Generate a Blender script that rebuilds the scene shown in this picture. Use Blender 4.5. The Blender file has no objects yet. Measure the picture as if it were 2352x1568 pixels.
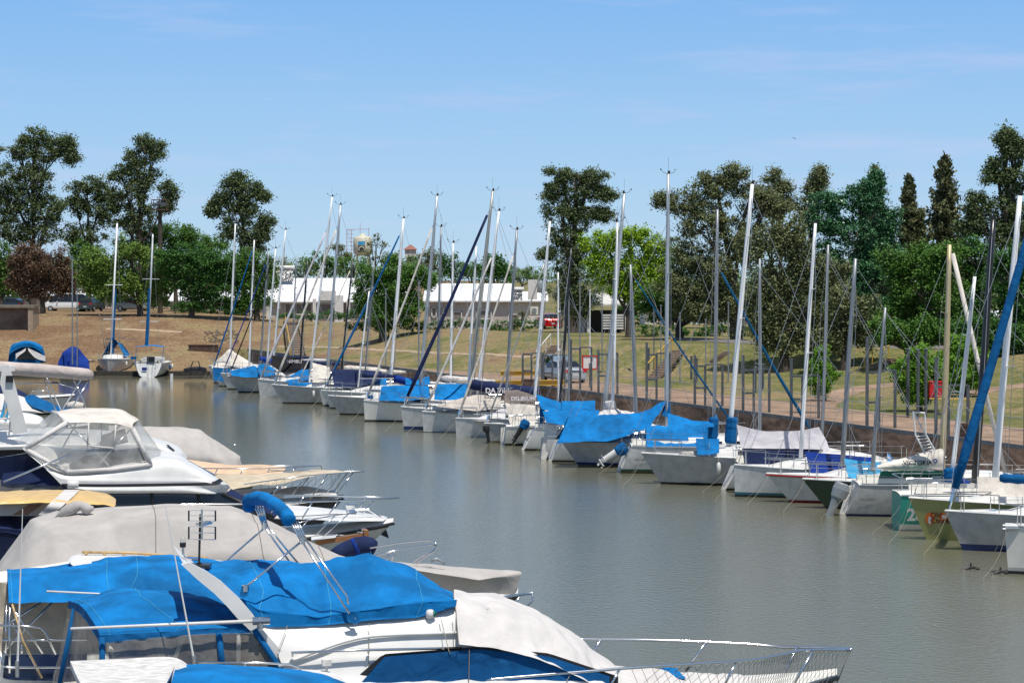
import bpy, math, random
import numpy as np
from mathutils import Vector, Matrix, noise

# ------------------------------------------------------------------ camera, sky, sun
random.seed(7); RNG = np.random.default_rng(7)
SC = bpy.context.scene; COL = SC.collection
F, VH, CH = 5200.0, 640.0, 9.0           # focal length and horizon in a 2352 px wide frame, eye height in metres
PITCH = math.atan((784 - VH) / F)
cam = bpy.data.objects.new('camera', bpy.data.cameras.new('camera')); COL.objects.link(cam)
cam.location = (0, 0, CH); cam.rotation_euler = (math.pi/2 - PITCH, 0, 0)
cam.data.sensor_width = 36; cam.data.lens = F/2352*36
cam.data.clip_start = 1; cam.data.clip_end = 6000
SC.camera = cam
SUN_EL, SUN_AZ = math.radians(68), math.radians(152)     # azimuth clockwise from +Y
W = bpy.data.worlds.new('World'); SC.world = W; W.use_nodes = True
nt = W.node_tree; N = nt.nodes; L = nt.links; N.clear()
wo = N.new('ShaderNodeOutputWorld'); bg = N.new('ShaderNodeBackground'); sky = N.new('ShaderNodeTexSky')
sky.sky_type = 'NISHITA'; sky.sun_disc = False; sky.sun_elevation = SUN_EL; sky.sun_rotation = SUN_AZ
sky.air_density = 1.0; sky.dust_density = 0.2; sky.ozone_density = 2.0; sky.altitude = 0
bg.inputs[1].default_value = 0.115
tc = N.new('ShaderNodeTexCoord'); mp = N.new('ShaderNodeMapping'); mp.inputs['Scale'].default_value = (4, 4, 34)
mp.inputs['Location'].default_value = (1.7, 0.4, 0.35)
ns = N.new('ShaderNodeTexNoise'); ns.inputs['Scale'].default_value = 1.6; ns.inputs['Detail'].default_value = 7; ns.inputs['Roughness'].default_value = .62
cr = N.new('ShaderNodeValToRGB'); cr.color_ramp.elements[0].position = .53; cr.color_ramp.elements[1].position = .82
cr.color_ramp.elements[1].color = (.55, .55, .55, 1)
mx = N.new('ShaderNodeMix'); mx.data_type = 'RGBA'; mx.inputs[7].default_value = (5.6, 5.7, 7.9, 1)
tint = N.new('ShaderNodeMix'); tint.data_type = 'RGBA'; tint.blend_type = 'MULTIPLY'; tint.inputs[0].default_value = 1; tint.inputs[7].default_value = (0.86, 0.93, 1.12, 1)
L.new(tc.outputs['Generated'], mp.inputs[0]); L.new(mp.outputs[0], ns.inputs['Vector']); L.new(ns.outputs[0], cr.inputs[0])
sxyz = N.new('ShaderNodeSeparateXYZ'); L.new(tc.outputs['Generated'], sxyz.inputs[0])
sr = N.new('ShaderNodeValToRGB'); se = sr.color_ramp.elements; se[0].position = 0; se[0].color = (.49, .74, .98, 1); se[1].position = 1; se[1].color = (.24, .31, .42, 1)
for p_, c_ in ((.125, (.225, .515, .955, 1)), (.4, (.27, .38, .56, 1))): e_ = se.new(p_); e_.color = c_
smul = N.new('ShaderNodeMix'); smul.data_type = 'RGBA'; smul.blend_type = 'MULTIPLY'; smul.inputs[0].default_value = 1; smul.inputs[7].default_value = (8, 8, 8, 1)
smx = N.new('ShaderNodeMix'); smx.data_type = 'RGBA'; smx.inputs[0].default_value = .8
L.new(sxyz.outputs[2], sr.inputs[0]); L.new(sr.outputs[0], smul.inputs[6]); L.new(smul.outputs[2], smx.inputs[7]); L.new(tint.outputs[2], smx.inputs[6])
L.new(sky.outputs[0], tint.inputs[6]); L.new(smx.outputs[2], mx.inputs[6]); L.new(cr.outputs[0], mx.inputs[0])
L.new(mx.outputs[2], bg.inputs[0]); L.new(bg.outputs[0], wo.inputs[0])
sl = bpy.data.lights.new('sun', 'SUN'); sl.energy = 4.8; sl.angle = math.radians(.53); sl.color = (1, .955, .87)
so = bpy.data.objects.new('sun', sl); COL.objects.link(so)
sd = Vector((math.sin(SUN_AZ)*math.cos(SUN_EL), math.cos(SUN_AZ)*math.cos(SUN_EL), math.sin(SUN_EL)))
so.rotation_euler = sd.to_track_quat('Z', 'Y').to_euler(); so.location = (0, 0, 60)
vs = SC.view_settings; vs.view_transform = 'Standard'; vs.look = 'None'; vs.gamma = 1; vs.use_curve_mapping = False; vs.exposure = 0
try: SC.cycles.max_bounces = 8; SC.cycles.transparent_max_bounces = 16
except Exception: pass

# ------------------------------------------------------------------ pixel rays
def ray(u, v):
    x, y = (u-1176)/F, (784-v)/F
    c, s = math.cos(PITCH), math.sin(PITCH)
    return Vector((x, c + y*s, -s + y*c))
def pz(u, v, z=0.0):
    r = ray(u, v); t = (z-CH)/r.z
    return Vector((r.x*t, r.y*t, z))
def pY(u, v, Y):
    r = ray(u, v); t = Y/r.y
    return Vector((r.x*t, Y, CH + r.z*t))

# ------------------------------------------------------------------ materials
MATS = {}
def mat(name, col, rough=.5, metal=0, var=0.0, vs=3.0, bump=0.0, bs=20.0, spec=.5, coat=0, col2=None, stretch=None, alpha=1, obj=True, bump2=False):
    if name in MATS: return MATS[name]
    m = bpy.data.materials.new(name); m.use_nodes = True; n = m.node_tree.nodes; l = m.node_tree.links
    b = n['Principled BSDF']; b.inputs['Base Color'].default_value = (*col, 1); b.inputs['Roughness'].default_value = rough
    b.inputs['Metallic'].default_value = metal; b.inputs['Specular IOR Level'].default_value = spec; b.inputs['Coat Weight'].default_value = coat
    b.inputs['Alpha'].default_value = alpha
    t = n.new('ShaderNodeTexCoord'); src = t.outputs['Object']
    if stretch:
        mpn = n.new('ShaderNodeMapping'); mpn.inputs['Scale'].default_value = stretch; l.new(src, mpn.inputs[0]); src = mpn.outputs[0]
    if var or col2:
        x = n.new('ShaderNodeTexNoise'); x.inputs['Scale'].default_value = vs; x.inputs['Detail'].default_value = 6; x.inputs['Roughness'].default_value = .6
        l.new(src, x.inputs['Vector'])
        r = n.new('ShaderNodeValToRGB'); r.color_ramp.elements[0].position = .36; r.color_ramp.elements[1].position = .66
        c2 = col2 or tuple(max(0, c*(1-var)) for c in col)
        r.color_ramp.elements[0].color = (*c2, 1); r.color_ramp.elements[1].color = (*(min(1, c*(1+var*.4)) for c in col), 1)
        l.new(x.outputs[0], r.inputs[0]); l.new(r.outputs[0], b.inputs['Base Color'])
    if bump:
        x = n.new('ShaderNodeTexNoise'); x.inputs['Scale'].default_value = bs; x.inputs['Detail'].default_value = 5
        l.new(src, x.inputs['Vector']); bn = n.new('ShaderNodeBump'); bn.inputs['Strength'].default_value = 1; bn.inputs['Distance'].default_value = bump
        if bump2: x.inputs['Distortion'].default_value = 1.6; x.inputs['Detail'].default_value = 2; x.inputs['Roughness'].default_value = .45
        l.new(x.outputs[0], bn.inputs['Height']); l.new(bn.outputs[0], b.inputs['Normal'])
    MATS[name] = m; return m
def fabric(name, col, var=.24): return mat(name, col, rough=.82, var=var, vs=1.3, bump=.058, bs=1.5, spec=.2, bump2=True)
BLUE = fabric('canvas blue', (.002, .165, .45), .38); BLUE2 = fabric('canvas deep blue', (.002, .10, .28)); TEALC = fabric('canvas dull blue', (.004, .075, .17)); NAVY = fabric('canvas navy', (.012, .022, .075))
ROYAL = fabric('canvas royal blue', (.006, .036, .24)); LBLUE = fabric('canvas pale blue', (.055, .33, .58)); BEIGE = fabric('canvas beige', (.50, .45, .40))
GREY = mat('canvas grey beige', (.44, .41, .385), rough=.85, var=.14, vs=1.2, bump=.03, bs=1.2, spec=.2, bump2=True); CREAM = fabric('canvas cream', (.66, .605, .54)); WHITEC = fabric('canvas white', (.60, .57, .55), .12)
TAN = fabric('canvas tan', (.52, .44, .33)); PEACH = fabric('canvas peach', (.66, .47, .32)); YEL = mat('vinyl yellow', (.70, .46, .16), rough=.35, var=.12, bump=.01, bs=6)
GREENC = fabric('canvas green', (.008, .13, .09)); BLACKC = fabric('canvas black', (.012, .012, .014)); TAUPE = fabric('canvas taupe', (.20, .165, .15))
LGREY = fabric('canvas pale grey', (.56, .53, .56), .08); OCHRE = fabric('canvas ochre', (.50, .26, .07))
WHITE = mat('gelcoat white', (.69, .675, .65), rough=.38, var=.10, vs=1.6, spec=.4)
WHITE2 = mat('gelcoat cream', (.74, .71, .64), rough=.32, var=.08, vs=2, coat=.2)
OLDW = mat('old white paint', (.74, .71, .68), rough=.6, var=.22, vs=9, stretch=(1, 4, 4))
HGREY = mat('gelcoat pale grey', (.43, .43, .42), rough=.3, var=.2, vs=2.5)
HLG = mat('hull white weathered', (.60, .60, .585), rough=.3, var=.2, vs=2.2)
DECK = mat('deck off white', (.68, .66, .61), rough=.6, var=.12, vs=5)
HNAVY = mat('gelcoat navy', (.010, .016, .045), rough=.15, coat=.5); HGREEN = mat('hull dark green', (.006, .045, .028), rough=.2, coat=.4)
HTEAL = mat('hull teal', (.03, .33, .25), rough=.35, var=.1); HOLIVE = mat('hull olive green', (.33, .33, .12), rough=.3, var=.08, coat=.2)
HOLD = mat('hull dull olive', (.16, .17, .11), rough=.5, var=.2)
DARK = mat('window dark', (.012, .014, .018), rough=.08, spec=.6); BLACK = mat('black', (.012, .012, .013), rough=.5)
ALU = mat('aluminium', (.48, .50, .52), rough=.42, metal=.45, var=.08, vs=3); ALUW = mat('white spar', (.80, .80, .80), rough=.3, coat=.3); ALUB = mat('black spar', (.014, .014, .016), rough=.3)
ALUG = mat('grey spar', (.27, .285, .30), rough=.45, metal=.45, var=.1); GOLD = mat('gold spar', (.50, .40, .22), rough=.45, metal=.3); GREYB = mat('beige grey spar', (.40, .39, .35), rough=.45, metal=.4)
STEEL = mat('stainless', (.66, .67, .68), rough=.18, metal=1); WIRE = mat('rigging wire', (.34, .35, .36), rough=.4, metal=.5)
ROPE = mat('rope', (.30, .27, .21), rough=.9); WOOD = mat('varnished wood', (.30, .13, .05), rough=.35, var=.3, vs=12, stretch=(.3, 3, 3)); TEAK = mat('pale teak', (.55, .37, .17), rough=.5, var=.25, vs=10)
BOOTK = mat('boot stripe black', (.015, .017, .02), rough=.4); BOOTN = mat('boot stripe navy', (.012, .03, .12), rough=.3); BOOTR = mat('boot stripe red', (.28, .02, .02), rough=.35); BOOTT = mat('boot stripe teal', (.02, .12, .16), rough=.35)
SCUM = mat('waterline growth', (.10, .085, .045), rough=.7, var=.3)
RED = mat('red paint', (.55, .015, .02), rough=.4); YELP = mat('yellow paint', (.58, .36, .05), rough=.4); OUTG = mat('outboard grey', (.22, .24, .25), rough=.3, coat=.3)
STEELD = mat('dark painted steel', (.075, .085, .095), rough=.55, var=.25, vs=4)
def clear_mat(name, tint, a):
    m = bpy.data.materials.new(name); m.use_nodes = True; n = m.node_tree.nodes; l = m.node_tree.links
    b = n['Principled BSDF']; b.inputs['Base Color'].default_value = (*tint, 1); b.inputs['Roughness'].default_value = .12
    tr = n.new('ShaderNodeBsdfTransparent'); tr.inputs[0].default_value = (.93, .93, .92, 1); mxs = n.new('ShaderNodeMixShader')
    x = n.new('ShaderNodeTexNoise'); x.inputs['Scale'].default_value = 2.2; x.inputs['Detail'].default_value = 5
    t = n.new('ShaderNodeTexCoord'); l.new(t.outputs['Object'], x.inputs['Vector'])
    mr = n.new('ShaderNodeMapRange'); mr.inputs[1].default_value = .3; mr.inputs[2].default_value = .7; mr.inputs[3].default_value = a*.6; mr.inputs[4].default_value = min(1, a*1.5)
    bn = n.new('ShaderNodeBump'); bn.inputs['Distance'].default_value = .05; l.new(x.outputs[0], bn.inputs['Height']); l.new(bn.outputs[0], b.inputs['Normal'])
    l.new(x.outputs[0], mr.inputs[0]); l.new(mr.outputs[0], mxs.inputs[0])
    l.new(tr.outputs[0], mxs.inputs[1]); l.new(b.outputs[0], mxs.inputs[2]); l.new(mxs.outputs[0], n['Material Output'].inputs[0]); return m
CLEAR = clear_mat('clear vinyl', (.62, .61, .58), .34); CLEARD = clear_mat('clear vinyl hazy', (.30, .28, .25), .45)
def leafmat(name, cols, rough=.6, transl=.25):
    m = bpy.data.materials.new(name); m.use_nodes = True; n = m.node_tree.nodes; l = m.node_tree.links
    b = n['Principled BSDF']; b.inputs['Roughness'].default_value = rough; b.inputs['Specular IOR Level'].default_value = .3
    g = n.new('ShaderNodeNewGeometry'); r = n.new('ShaderNodeValToRGB')
    for i, c in enumerate(cols):
        e = r.color_ramp.elements[i] if i < 2 else r.color_ramp.elements.new(1)
        e.position = i/(len(cols)-1)
    for e, c in zip(r.color_ramp.elements, cols): e.color = (*c, 1)
    tl = n.new('ShaderNodeBsdfTranslucent'); ms = n.new('ShaderNodeMixShader'); ms.inputs[0].default_value = transl
    l.new(g.outputs['Random Per Island'], r.inputs[0]); l.new(r.outputs[0], b.inputs['Base Color']); l.new(r.outputs[0], tl.inputs[0])
    l.new(b.outputs[0], ms.inputs[1]); l.new(tl.outputs[0], ms.inputs[2]); l.new(ms.outputs[0], n['Material Output'].inputs[0]); return m
LM = {'casuarina': leafmat('leaves casuarina', [(0.077, 0.112, 0.044), (0.118, 0.162, 0.065), (0.178, 0.221, 0.092)]),
      'green': leafmat('leaves green', [(0.054, 0.133, 0.021), (0.089, 0.200, 0.030), (0.152, 0.285, 0.052)]),
      'deep': leafmat('leaves deep green', [(0.034, 0.102, 0.019), (0.054, 0.149, 0.027), (0.097, 0.222, 0.046)]),
      'willow': leafmat('leaves willow', [(0.108, 0.185, 0.031), (0.169, 0.270, 0.047), (0.230, 0.343, 0.076)]),
      'lime': leafmat('leaves lime', [(0.181, 0.302, 0.019), (0.270, 0.432, 0.027), (0.367, 0.533, 0.043)]),
      'red': leafmat('leaves russet', [(.090, .070, .035), (.175, .105, .068), (.24, .155, .10)]),
      'brown': leafmat('leaves olive brown', [(.11, .135, .055), (.175, .20, .085), (.25, .265, .13)]),
      'glossy': leafmat('leaves glossy', [(0.036, 0.116, 0.048), (0.057, 0.169, 0.069), (0.148, 0.294, 0.141)], rough=.35, transl=.1),
      'conifer': leafmat('needles', [(0.066, 0.082, 0.036), (0.111, 0.126, 0.053), (0.214, 0.203, 0.088)]),
      'cypress': leafmat('leaves cypress', [(0.092, 0.205, 0.019), (0.149, 0.311, 0.027), (0.214, 0.400, 0.043)]),
      'far': leafmat('leaves far', [(0.086, 0.154, 0.054), (0.135, 0.223, 0.074), (0.192, 0.284, 0.102)])}
BARK = mat('bark', (.075, .058, .045), rough=.9, var=.4, vs=4, bump=.03, bs=8)

# ------------------------------------------------------------------ mesh building
class MB:
    def __init__(s): s.v = []; s.f = []; s.m = []
    def add(s, vs, fs, mi=0):
        o = len(s.v); s.v += [tuple(p) for p in vs]; s.f += [tuple(i+o for i in f) for f in fs]; s.m += [mi]*len(fs); return s
    def box(s, c, d, rz=0, mi=0, rot=None):
        hx, hy, hz = d[0]/2, d[1]/2, d[2]/2; M = rot or Matrix.Rotation(rz, 3, 'Z'); c = Vector(c)
        vs = [c + M @ Vector((x*hx, y*hy, z*hz)) for z in (-1, 1) for y in (-1, 1) for x in (-1, 1)]
        return s.add(vs, [(0, 2, 3, 1), (4, 5, 7, 6), (0, 1, 5, 4), (2, 6, 7, 3), (0, 4, 6, 2), (1, 3, 7, 5)], mi)
    def tube(s, pts, r, n=6, mi=0, cap=True):
        pts = [Vector(p) for p in pts]; k = len(pts)
        rs = r if isinstance(r, (list, tuple)) else [r]*k
        vs = []; up = None
        for i, p in enumerate(pts):
            d = (pts[min(i+1, k-1)] - pts[max(i-1, 0)]); d = d.normalized() if d.length > 1e-9 else Vector((0, 0, 1))
            a = Vector((0, 0, 1)) if abs(d.z) < .9 else Vector((1, 0, 0))
            if up is not None: a = up
            x = d.cross(a); x = x.normalized() if x.length > 1e-6 else d.orthogonal().normalized(); y = x.cross(d).normalized(); up = y
            for j in range(n):
                t = 2*math.pi*j/n; vs.append(p + (x*math.cos(t) + y*math.sin(t))*rs[i])
        fs = [(i*n+j, i*n+(j+1) % n, (i+1)*n+(j+1) % n, (i+1)*n+j) for i in range(k-1) for j in range(n)]
        if cap: fs += [tuple(range(n-1, -1, -1)), tuple((k-1)*n+j for j in range(n))]
        return s.add(vs, fs, mi)
    def lathe(s, c, prof, n=16, mi=0):
        c = Vector(c); k = len(prof)
        vs = [c + Vector((r*math.cos(2*math.pi*j/n), r*math.sin(2*math.pi*j/n), z)) for r, z in prof for j in range(n)]
        fs = [(i*n+j, i*n+(j+1) % n, (i+1)*n+(j+1) % n, (i+1)*n+j) for i in range(k-1) for j in range(n)]
        fs += [tuple(range(n-1, -1, -1)), tuple((k-1)*n+j for j in range(n))]
        return s.add(vs, fs, mi)
    def grid(s, rows, mi=0, matf=None):
        a, b = len(rows), len(rows[0]); o = len(s.v)
        for r in rows: s.v += [tuple(p) for p in r]
        for i in range(a-1):
            for j in range(b-1):
                s.f.append((o+i*b+j, o+i*b+j+1, o+(i+1)*b+j+1, o+(i+1)*b+j)); s.m.append(matf(i, j) if matf else mi)
        return s
    def prism(s, poly, d, mi=0):            # poly: list of 3-D points, d: extrusion vector
        k = len(poly); d = Vector(d); vs = [Vector(p) for p in poly] + [Vector(p)+d for p in poly]
        return s.add(vs, [tuple(range(k-1, -1, -1)), tuple(range(k, 2*k))] + [(i, (i+1) % k, (i+1) % k+k, i+k) for i in range(k)], mi)
    def build(s, name, mats, parent=None, smooth=False):
        if not isinstance(mats, (list, tuple)): mats = [mats]
        me = bpy.data.meshes.new(name); me.from_pydata(s.v, [], s.f)
        for m in mats: me.materials.append(m)
        if len(mats) > 1: me.polygons.foreach_set('material_index', s.m)
        if smooth: me.polygons.foreach_set('use_smooth', [True]*len(s.f))
        me.update(); o = bpy.data.objects.new(name, me); COL.objects.link(o)
        if parent: o.parent = parent
        return o
def tag(o, label=None, cat=None, group=None, kind=None):
    for k, x in (('label', label), ('category', cat), ('group', group), ('kind', kind)):
        if x: o[k] = x
    return o
def empty(name, loc=(0, 0, 0), rz=0):
    o = bpy.data.objects.new(name, None); COL.objects.link(o); o.location = loc; o.rotation_euler = (0, 0, rz); o.empty_display_size = .3; return o
def crs(P, n, lin=False):                   # resample a polyline to n points, Catmull-Rom or straight
    P = [Vector(p) for p in P]
    if len(P) == 1: return [P[0]]*n
    k = len(P)-1; out = []
    for i in range(n):
        t = i/(n-1)*k; a = min(int(t), k-1); f = t-a
        p1, p2 = P[a], P[a+1]
        if lin: out.append(p1.lerp(p2, f)); continue
        p0 = P[a-1] if a > 0 else p1*2-p2; p3 = P[a+2] if a+2 <= k else p2*2-p1
        out.append(.5*((2*p1) + (p2-p0)*f + (2*p0-5*p1+4*p2-p3)*f*f + (3*p1-p0-3*p2+p3)*f**3))
    return out
def surf(rows, n=40, m=5, wr=.02, fr=1.6, lin=False, linr=False, seed=0):   # control rows -> fine grid with soft folds
    R = [crs(r, n, lin) for r in rows]; M = (len(rows)-1)*m+1
    cols = [crs([R[i][j] for i in range(len(R))], M, linr) for j in range(n)]
    G = [[cols[j][i] for j in range(n)] for i in range(M)]
    if wr:
        A = np.array([[tuple(p) for p in r] for r in G]); dx = np.gradient(A, axis=1); dy = np.gradient(A, axis=0)
        nn = np.cross(dx, dy); nn /= (np.linalg.norm(nn, axis=2, keepdims=True)+1e-9)
        for i in range(M):
            for j in range(n):
                p = G[i][j]; q = Vector((p.x*fr+seed*3.1, p.y*fr*.6, p.z*fr*.45))
                h = noise.noise(q) + .5*noise.noise(q*2.3)
                h2 = 1-abs(noise.noise(q*1.4+Vector((9, 3, 1))))*2
                h2 += 1.1*(.5-abs(noise.noise(Vector((p.x*fr*1.5+seed, p.y*.35, p.z*.25+7))))*2.2)
                edge = .45 if i in (0, M-1) else 1
                G[i][j] = p + Vector(nn[i, j])*(wr*(h*.8+h2*.6)*edge)
    return G
class Fr:                                    # a vertical frame on the water: x along the hull, y across, z up
    def __init__(s, O, deg):
        s.O = Vector((O[0], O[1], 0)); s.a = math.radians(deg); s.e1 = Vector((math.cos(s.a), math.sin(s.a), 0)); s.e2 = Vector((-math.sin(s.a), math.cos(s.a), 0))
    def p(s, u, v, y=0.0):
        r = ray(u, v); c = Vector((0, 0, CH)); o = s.O + s.e2*y
        t = (o-c).dot(s.e2)/r.dot(s.e2); w = c + r*t - s.O
        return Vector((w.dot(s.e1), y, w.z))
    def row(s, pts, y=0): return [s.p(q[0], q[1], q[2] if len(q) > 2 else y) for q in pts]
    def root(s, name, label, cat, group=None):
        o = empty(name, s.O, s.a); tag(o, label, cat, group); return o
def cloth(fr, name, m, rows, parent, mirror=False, n=40, k=5, wr=.02, lin=False, linr=False, frq=1.6, seed=0, thick=0, seams=(), sm_=None):
    R = [fr.row(r[1], r[0]) for r in rows]
    if mirror: R = R + [[Vector((p.x, -p.y, p.z)) for p in r] for r in reversed(R)]
    G = surf(R, n, k, wr, frq, lin, linr, seed); o = MB().grid(G).build(name, m, parent, True)
    for t in seams:
        j = int(t*(n-1)); MB().tube([g[j]+Vector((0, -.004, .006)) for g in G], .007, 4).build('seam', sm_ or LBLUE, o)
    return o
def text(s, size, name, m, parent, loc, rx=math.pi/2, rz=0, ext=.004, shear=0, bold=0):
    c = bpy.data.curves.new(name, 'FONT'); c.body = s; c.size = size; c.extrude = ext; c.align_x = 'CENTER'; c.align_y = 'CENTER'; c.shear = shear; c.offset = bold; c.resolution_u = 3
    t = bpy.data.objects.new('tmp', c); COL.objects.link(t)
    me = bpy.data.meshes.new_from_object(t); bpy.data.objects.remove(t); bpy.data.curves.remove(c)
    me.materials.clear(); me.materials.append(m); o = bpy.data.objects.new(name, me); COL.objects.link(o)
    if parent: o.parent = parent
    o.location = loc; o.rotation_euler = (rx, 0, rz); return o

# ------------------------------------------------------------------ ground, water, quays
def Xq(Y): return 20.15 - .366*(Y-89.1)
def sm(t): t = max(0, min(1, t)); return t*t*(3-2*t)
def rw(Y): return 9.2 - 7.4*sm((Y-150)/26)
def hgt(X, Y):
    a = X-Xq(Y)
    T = 4.3 + .9*sm((-X-18)/18)
    at = min(36, max(13.5, 20 + (163-Y)*1.0)) if Y < 163 else max(14.5, 20-(Y-163)*.14)
    w_ = rw(Y); hr = 2.3 if a < w_ else 2.3 + .25*sm((a-w_)/8)*(at > 24) + (4.3-2.3-.25*(at > 24))*sm((a-(w_+.2 if at < 24 else at-13))/(at-(w_+.2 if at < 24 else at-13)))
    if a < 0: hr = -9
    hf = -9
    if Y > 210.4:
        hf = .25 + (T-.25)*sm((Y-211)/34)**.85
    h = max(hr, hf)
    if h > 2.6: h += .10*noise.noise(Vector((X*.25, Y*.25, 0))) + .05*noise.noise(Vector((X*.9, Y*.9, 3)))
    elif h > .2 and (a > w_+.4 or Y > 213): h += .05*noise.noise(Vector((X*.5, Y*.5, 0)))
    return h
def gmat():
    m = bpy.data.materials.new('grass and earth'); m.use_nodes = True; n = m.node_tree.nodes; l = m.node_tree.links; b = n['Principled BSDF']; b.inputs['Roughness'].default_value = .95; b.inputs['Specular IOR Level'].default_value = .1
    t = n.new('ShaderNodeTexCoord')
    def nz(s, d=6, st=(1, 1, 1)):
        mm = n.new('ShaderNodeMapping'); mm.inputs['Scale'].default_value = st; l.new(t.outputs['Object'], mm.inputs[0])
        x = n.new('ShaderNodeTexNoise'); x.inputs['Scale'].default_value = s; x.inputs['Detail'].default_value = d; x.inputs['Roughness'].default_value = .65; l.new(mm.outputs[0], x.inputs['Vector']); return x
    a = nz(.13, 8); c = nz(1.3); e = nz(3.5, 8)
    ge = n.new('ShaderNodeNewGeometry'); sp = n.new('ShaderNodeSeparateXYZ'); l.new(ge.outputs['Position'], sp.inputs[0])
    # greener toward the right hand park, drier on the far bank
    k = n.new('ShaderNodeMath'); k.operation = 'MULTIPLY_ADD'; k.inputs[1].default_value = .0033; k.inputs[2].default_value = .0; l.new(sp.outputs[0], k.inputs[0])
    k2 = n.new('ShaderNodeMath'); k2.operation = 'MULTIPLY_ADD'; k2.inputs[1].default_value = 0; k2.inputs[2].default_value = 0; l.new(sp.outputs[1], k2.inputs[0])
    s1 = n.new('ShaderNodeMath'); l.new(k.outputs[0], s1.inputs[0]); l.new(k2.outputs[0], s1.inputs[1])
    s2 = n.new('ShaderNodeMath'); l.new(s1.outputs[0], s2.inputs[0]); l.new(a.outputs[0], s2.inputs[1])
    s3 = n.new('ShaderNodeMath'); s3.operation = 'MULTIPLY_ADD'; s3.inputs[1].default_value = .35; l.new(c.outputs[0], s3.inputs[0]); l.new(s2.outputs[0], s3.inputs[2])
    r = n.new('ShaderNodeValToRGB'); E = r.color_ramp.elements; E[0].position = .46; E[0].color = (.22, .14, .085, 1); E[1].position = .86; E[1].color = (.115, .138, .050, 1)
    for p, cc in ((.555, (.29, .205, .125, 1)), (.64, (.30, .24, .13, 1)), (.74, (.19, .19, .075, 1))):
        q = E.new(p); q.color = cc
    l.new(s3.outputs[0], r.inputs[0])
    mx = n.new('ShaderNodeMix'); mx.data_type = 'RGBA'; mx.blend_type = 'MULTIPLY'; mx.inputs[0].default_value = .9
    r2 = n.new('ShaderNodeValToRGB'); r2.color_ramp.elements[0].position = .3; r2.color_ramp.elements[0].color = (.40, .37, .33, 1); r2.color_ramp.elements[1].position = .65; r2.color_ramp.elements[1].color = (1.1, 1.08, 1.05, 1)
    l.new(e.outputs[0], r2.inputs[0]); l.new(r.outputs[0], mx.inputs[6]); l.new(r2.outputs[0], mx.inputs[7]); l.new(mx.outputs[2], b.inputs['Base Color'])
    bn = n.new('ShaderNodeBump'); bn.inputs['Distance'].default_value = .12; l.new(e.outputs[0], bn.inputs['Height']); l.new(bn.outputs[0], b.inputs['Normal']); return m
GM = gmat()
Ys = list(np.arange(20, 110, 3)) + list(np.arange(110, 290, 1.0)) + list(np.linspace(292, 420, 20)) + [600, 1200, 4000]
As = [-3000, -700, -200] + list(np.arange(-80, 0, 2.0)) + [-.001, 0.0] + list(np.arange(.5, 40, 1.0)) + list(np.arange(40, 90, 2.5)) + [200, 700, 3000]
gb = MB(); na = len(As)
for Y in Ys:
    for a in As: X = a + Xq(min(Y, 290)); gb.v.append((X, Y, hgt(X, Y) if hgt(X, Y) > -1 else -1.6))
for i in range(len(Ys)-1):
    for j in range(na-1):
        if (Ys[i+1] <= 210.5 and As[j+1] <= 0): continue
        gb.f.append((i*na+j, i*na+j+1, (i+1)*na+j+1, (i+1)*na+j)); gb.m.append(0)
tag(gb.build('ground', GM, None, True), kind='structure')
# water
wm = bpy.data.materials.new('water'); wm.use_nodes = True; n = wm.node_tree.nodes; l = wm.node_tree.links; b = n['Principled BSDF']
b.inputs['Base Color'].default_value = (.145, .143, .100, 1); b.inputs['Roughness'].default_value = .04; b.inputs['IOR'].default_value = 1.33
t = n.new('ShaderNodeTexCoord')
def wn(scale, st, rot, detail=3):
    mm = n.new('ShaderNodeMapping'); mm.inputs['Scale'].default_value = st; mm.inputs['Rotation'].default_value = (0, 0, rot); l.new(t.outputs['Object'], mm.inputs[0])
    x = n.new('ShaderNodeTexNoise'); x.inputs['Scale'].default_value = scale; x.inputs['Detail'].default_value = detail; x.inputs['Roughness'].default_value = .55; l.new(mm.outputs[0], x.inputs['Vector']); return x
w1 = wn(5.5, (1, .8, 1), .5, 6); w2 = wn(1.1, (1, .6, 1), -.35, 4)
patch = wn(.035, (1, .5, 1), .15, 3)
pr = n.new('ShaderNodeMapRange'); pr.inputs[1].default_value = .35; pr.inputs[2].default_value = .65; pr.inputs[3].default_value = .55; pr.inputs[4].default_value = 1.25; l.new(patch.outputs[0], pr.inputs[0])
gy = n.new('ShaderNodeNewGeometry'); sy = n.new('ShaderNodeSeparateXYZ'); l.new(gy.outputs['Position'], sy.inputs[0])
cal = n.new('ShaderNodeMapRange'); cal.inputs[1].default_value = 45; cal.inputs[2].default_value = 185; cal.inputs[3].default_value = 1.9; cal.inputs[4].default_value = .2; l.new(sy.outputs[1], cal.inputs[0])
pm = n.new('ShaderNodeMath'); pm.operation = 'MULTIPLY'; l.new(pr.outputs[0], pm.inputs[0]); l.new(cal.outputs[0], pm.inputs[1])
b1 = n.new('ShaderNodeBump'); b1.inputs['Distance'].default_value = .019; l.new(w1.outputs[0], b1.inputs['Height']); l.new(pm.outputs[0], b1.inputs['Strength'])
b2 = n.new('ShaderNodeBump'); b2.inputs['Distance'].default_value = .026; b2.inputs['Strength'].default_value = .5; l.new(w2.outputs[0], b2.inputs['Height']); l.new(b1.outputs[0], b2.inputs['Normal']); l.new(b2.outputs[0], b.inputs['Normal'])
tag(MB().add([(-400, -60, 0), (80, -60, 0), (80, 214, 0), (-400, 214, 0)], [(0, 1, 2, 3)]).build('water', wm), kind='structure')
def pg(u, v):                                # where the ray through a pixel meets the ground
    r = ray(u, v); t = 60.0
    while t < 900:
        P = Vector((0, 0, CH)) + r*t
        h = hgt(P.x, P.y)
        if h > -2 and P.z < h: break
        t += .4
    P = Vector((0, 0, CH)) + r*t; return Vector((P.x, P.y, hgt(P.x, P.y)))
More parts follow.
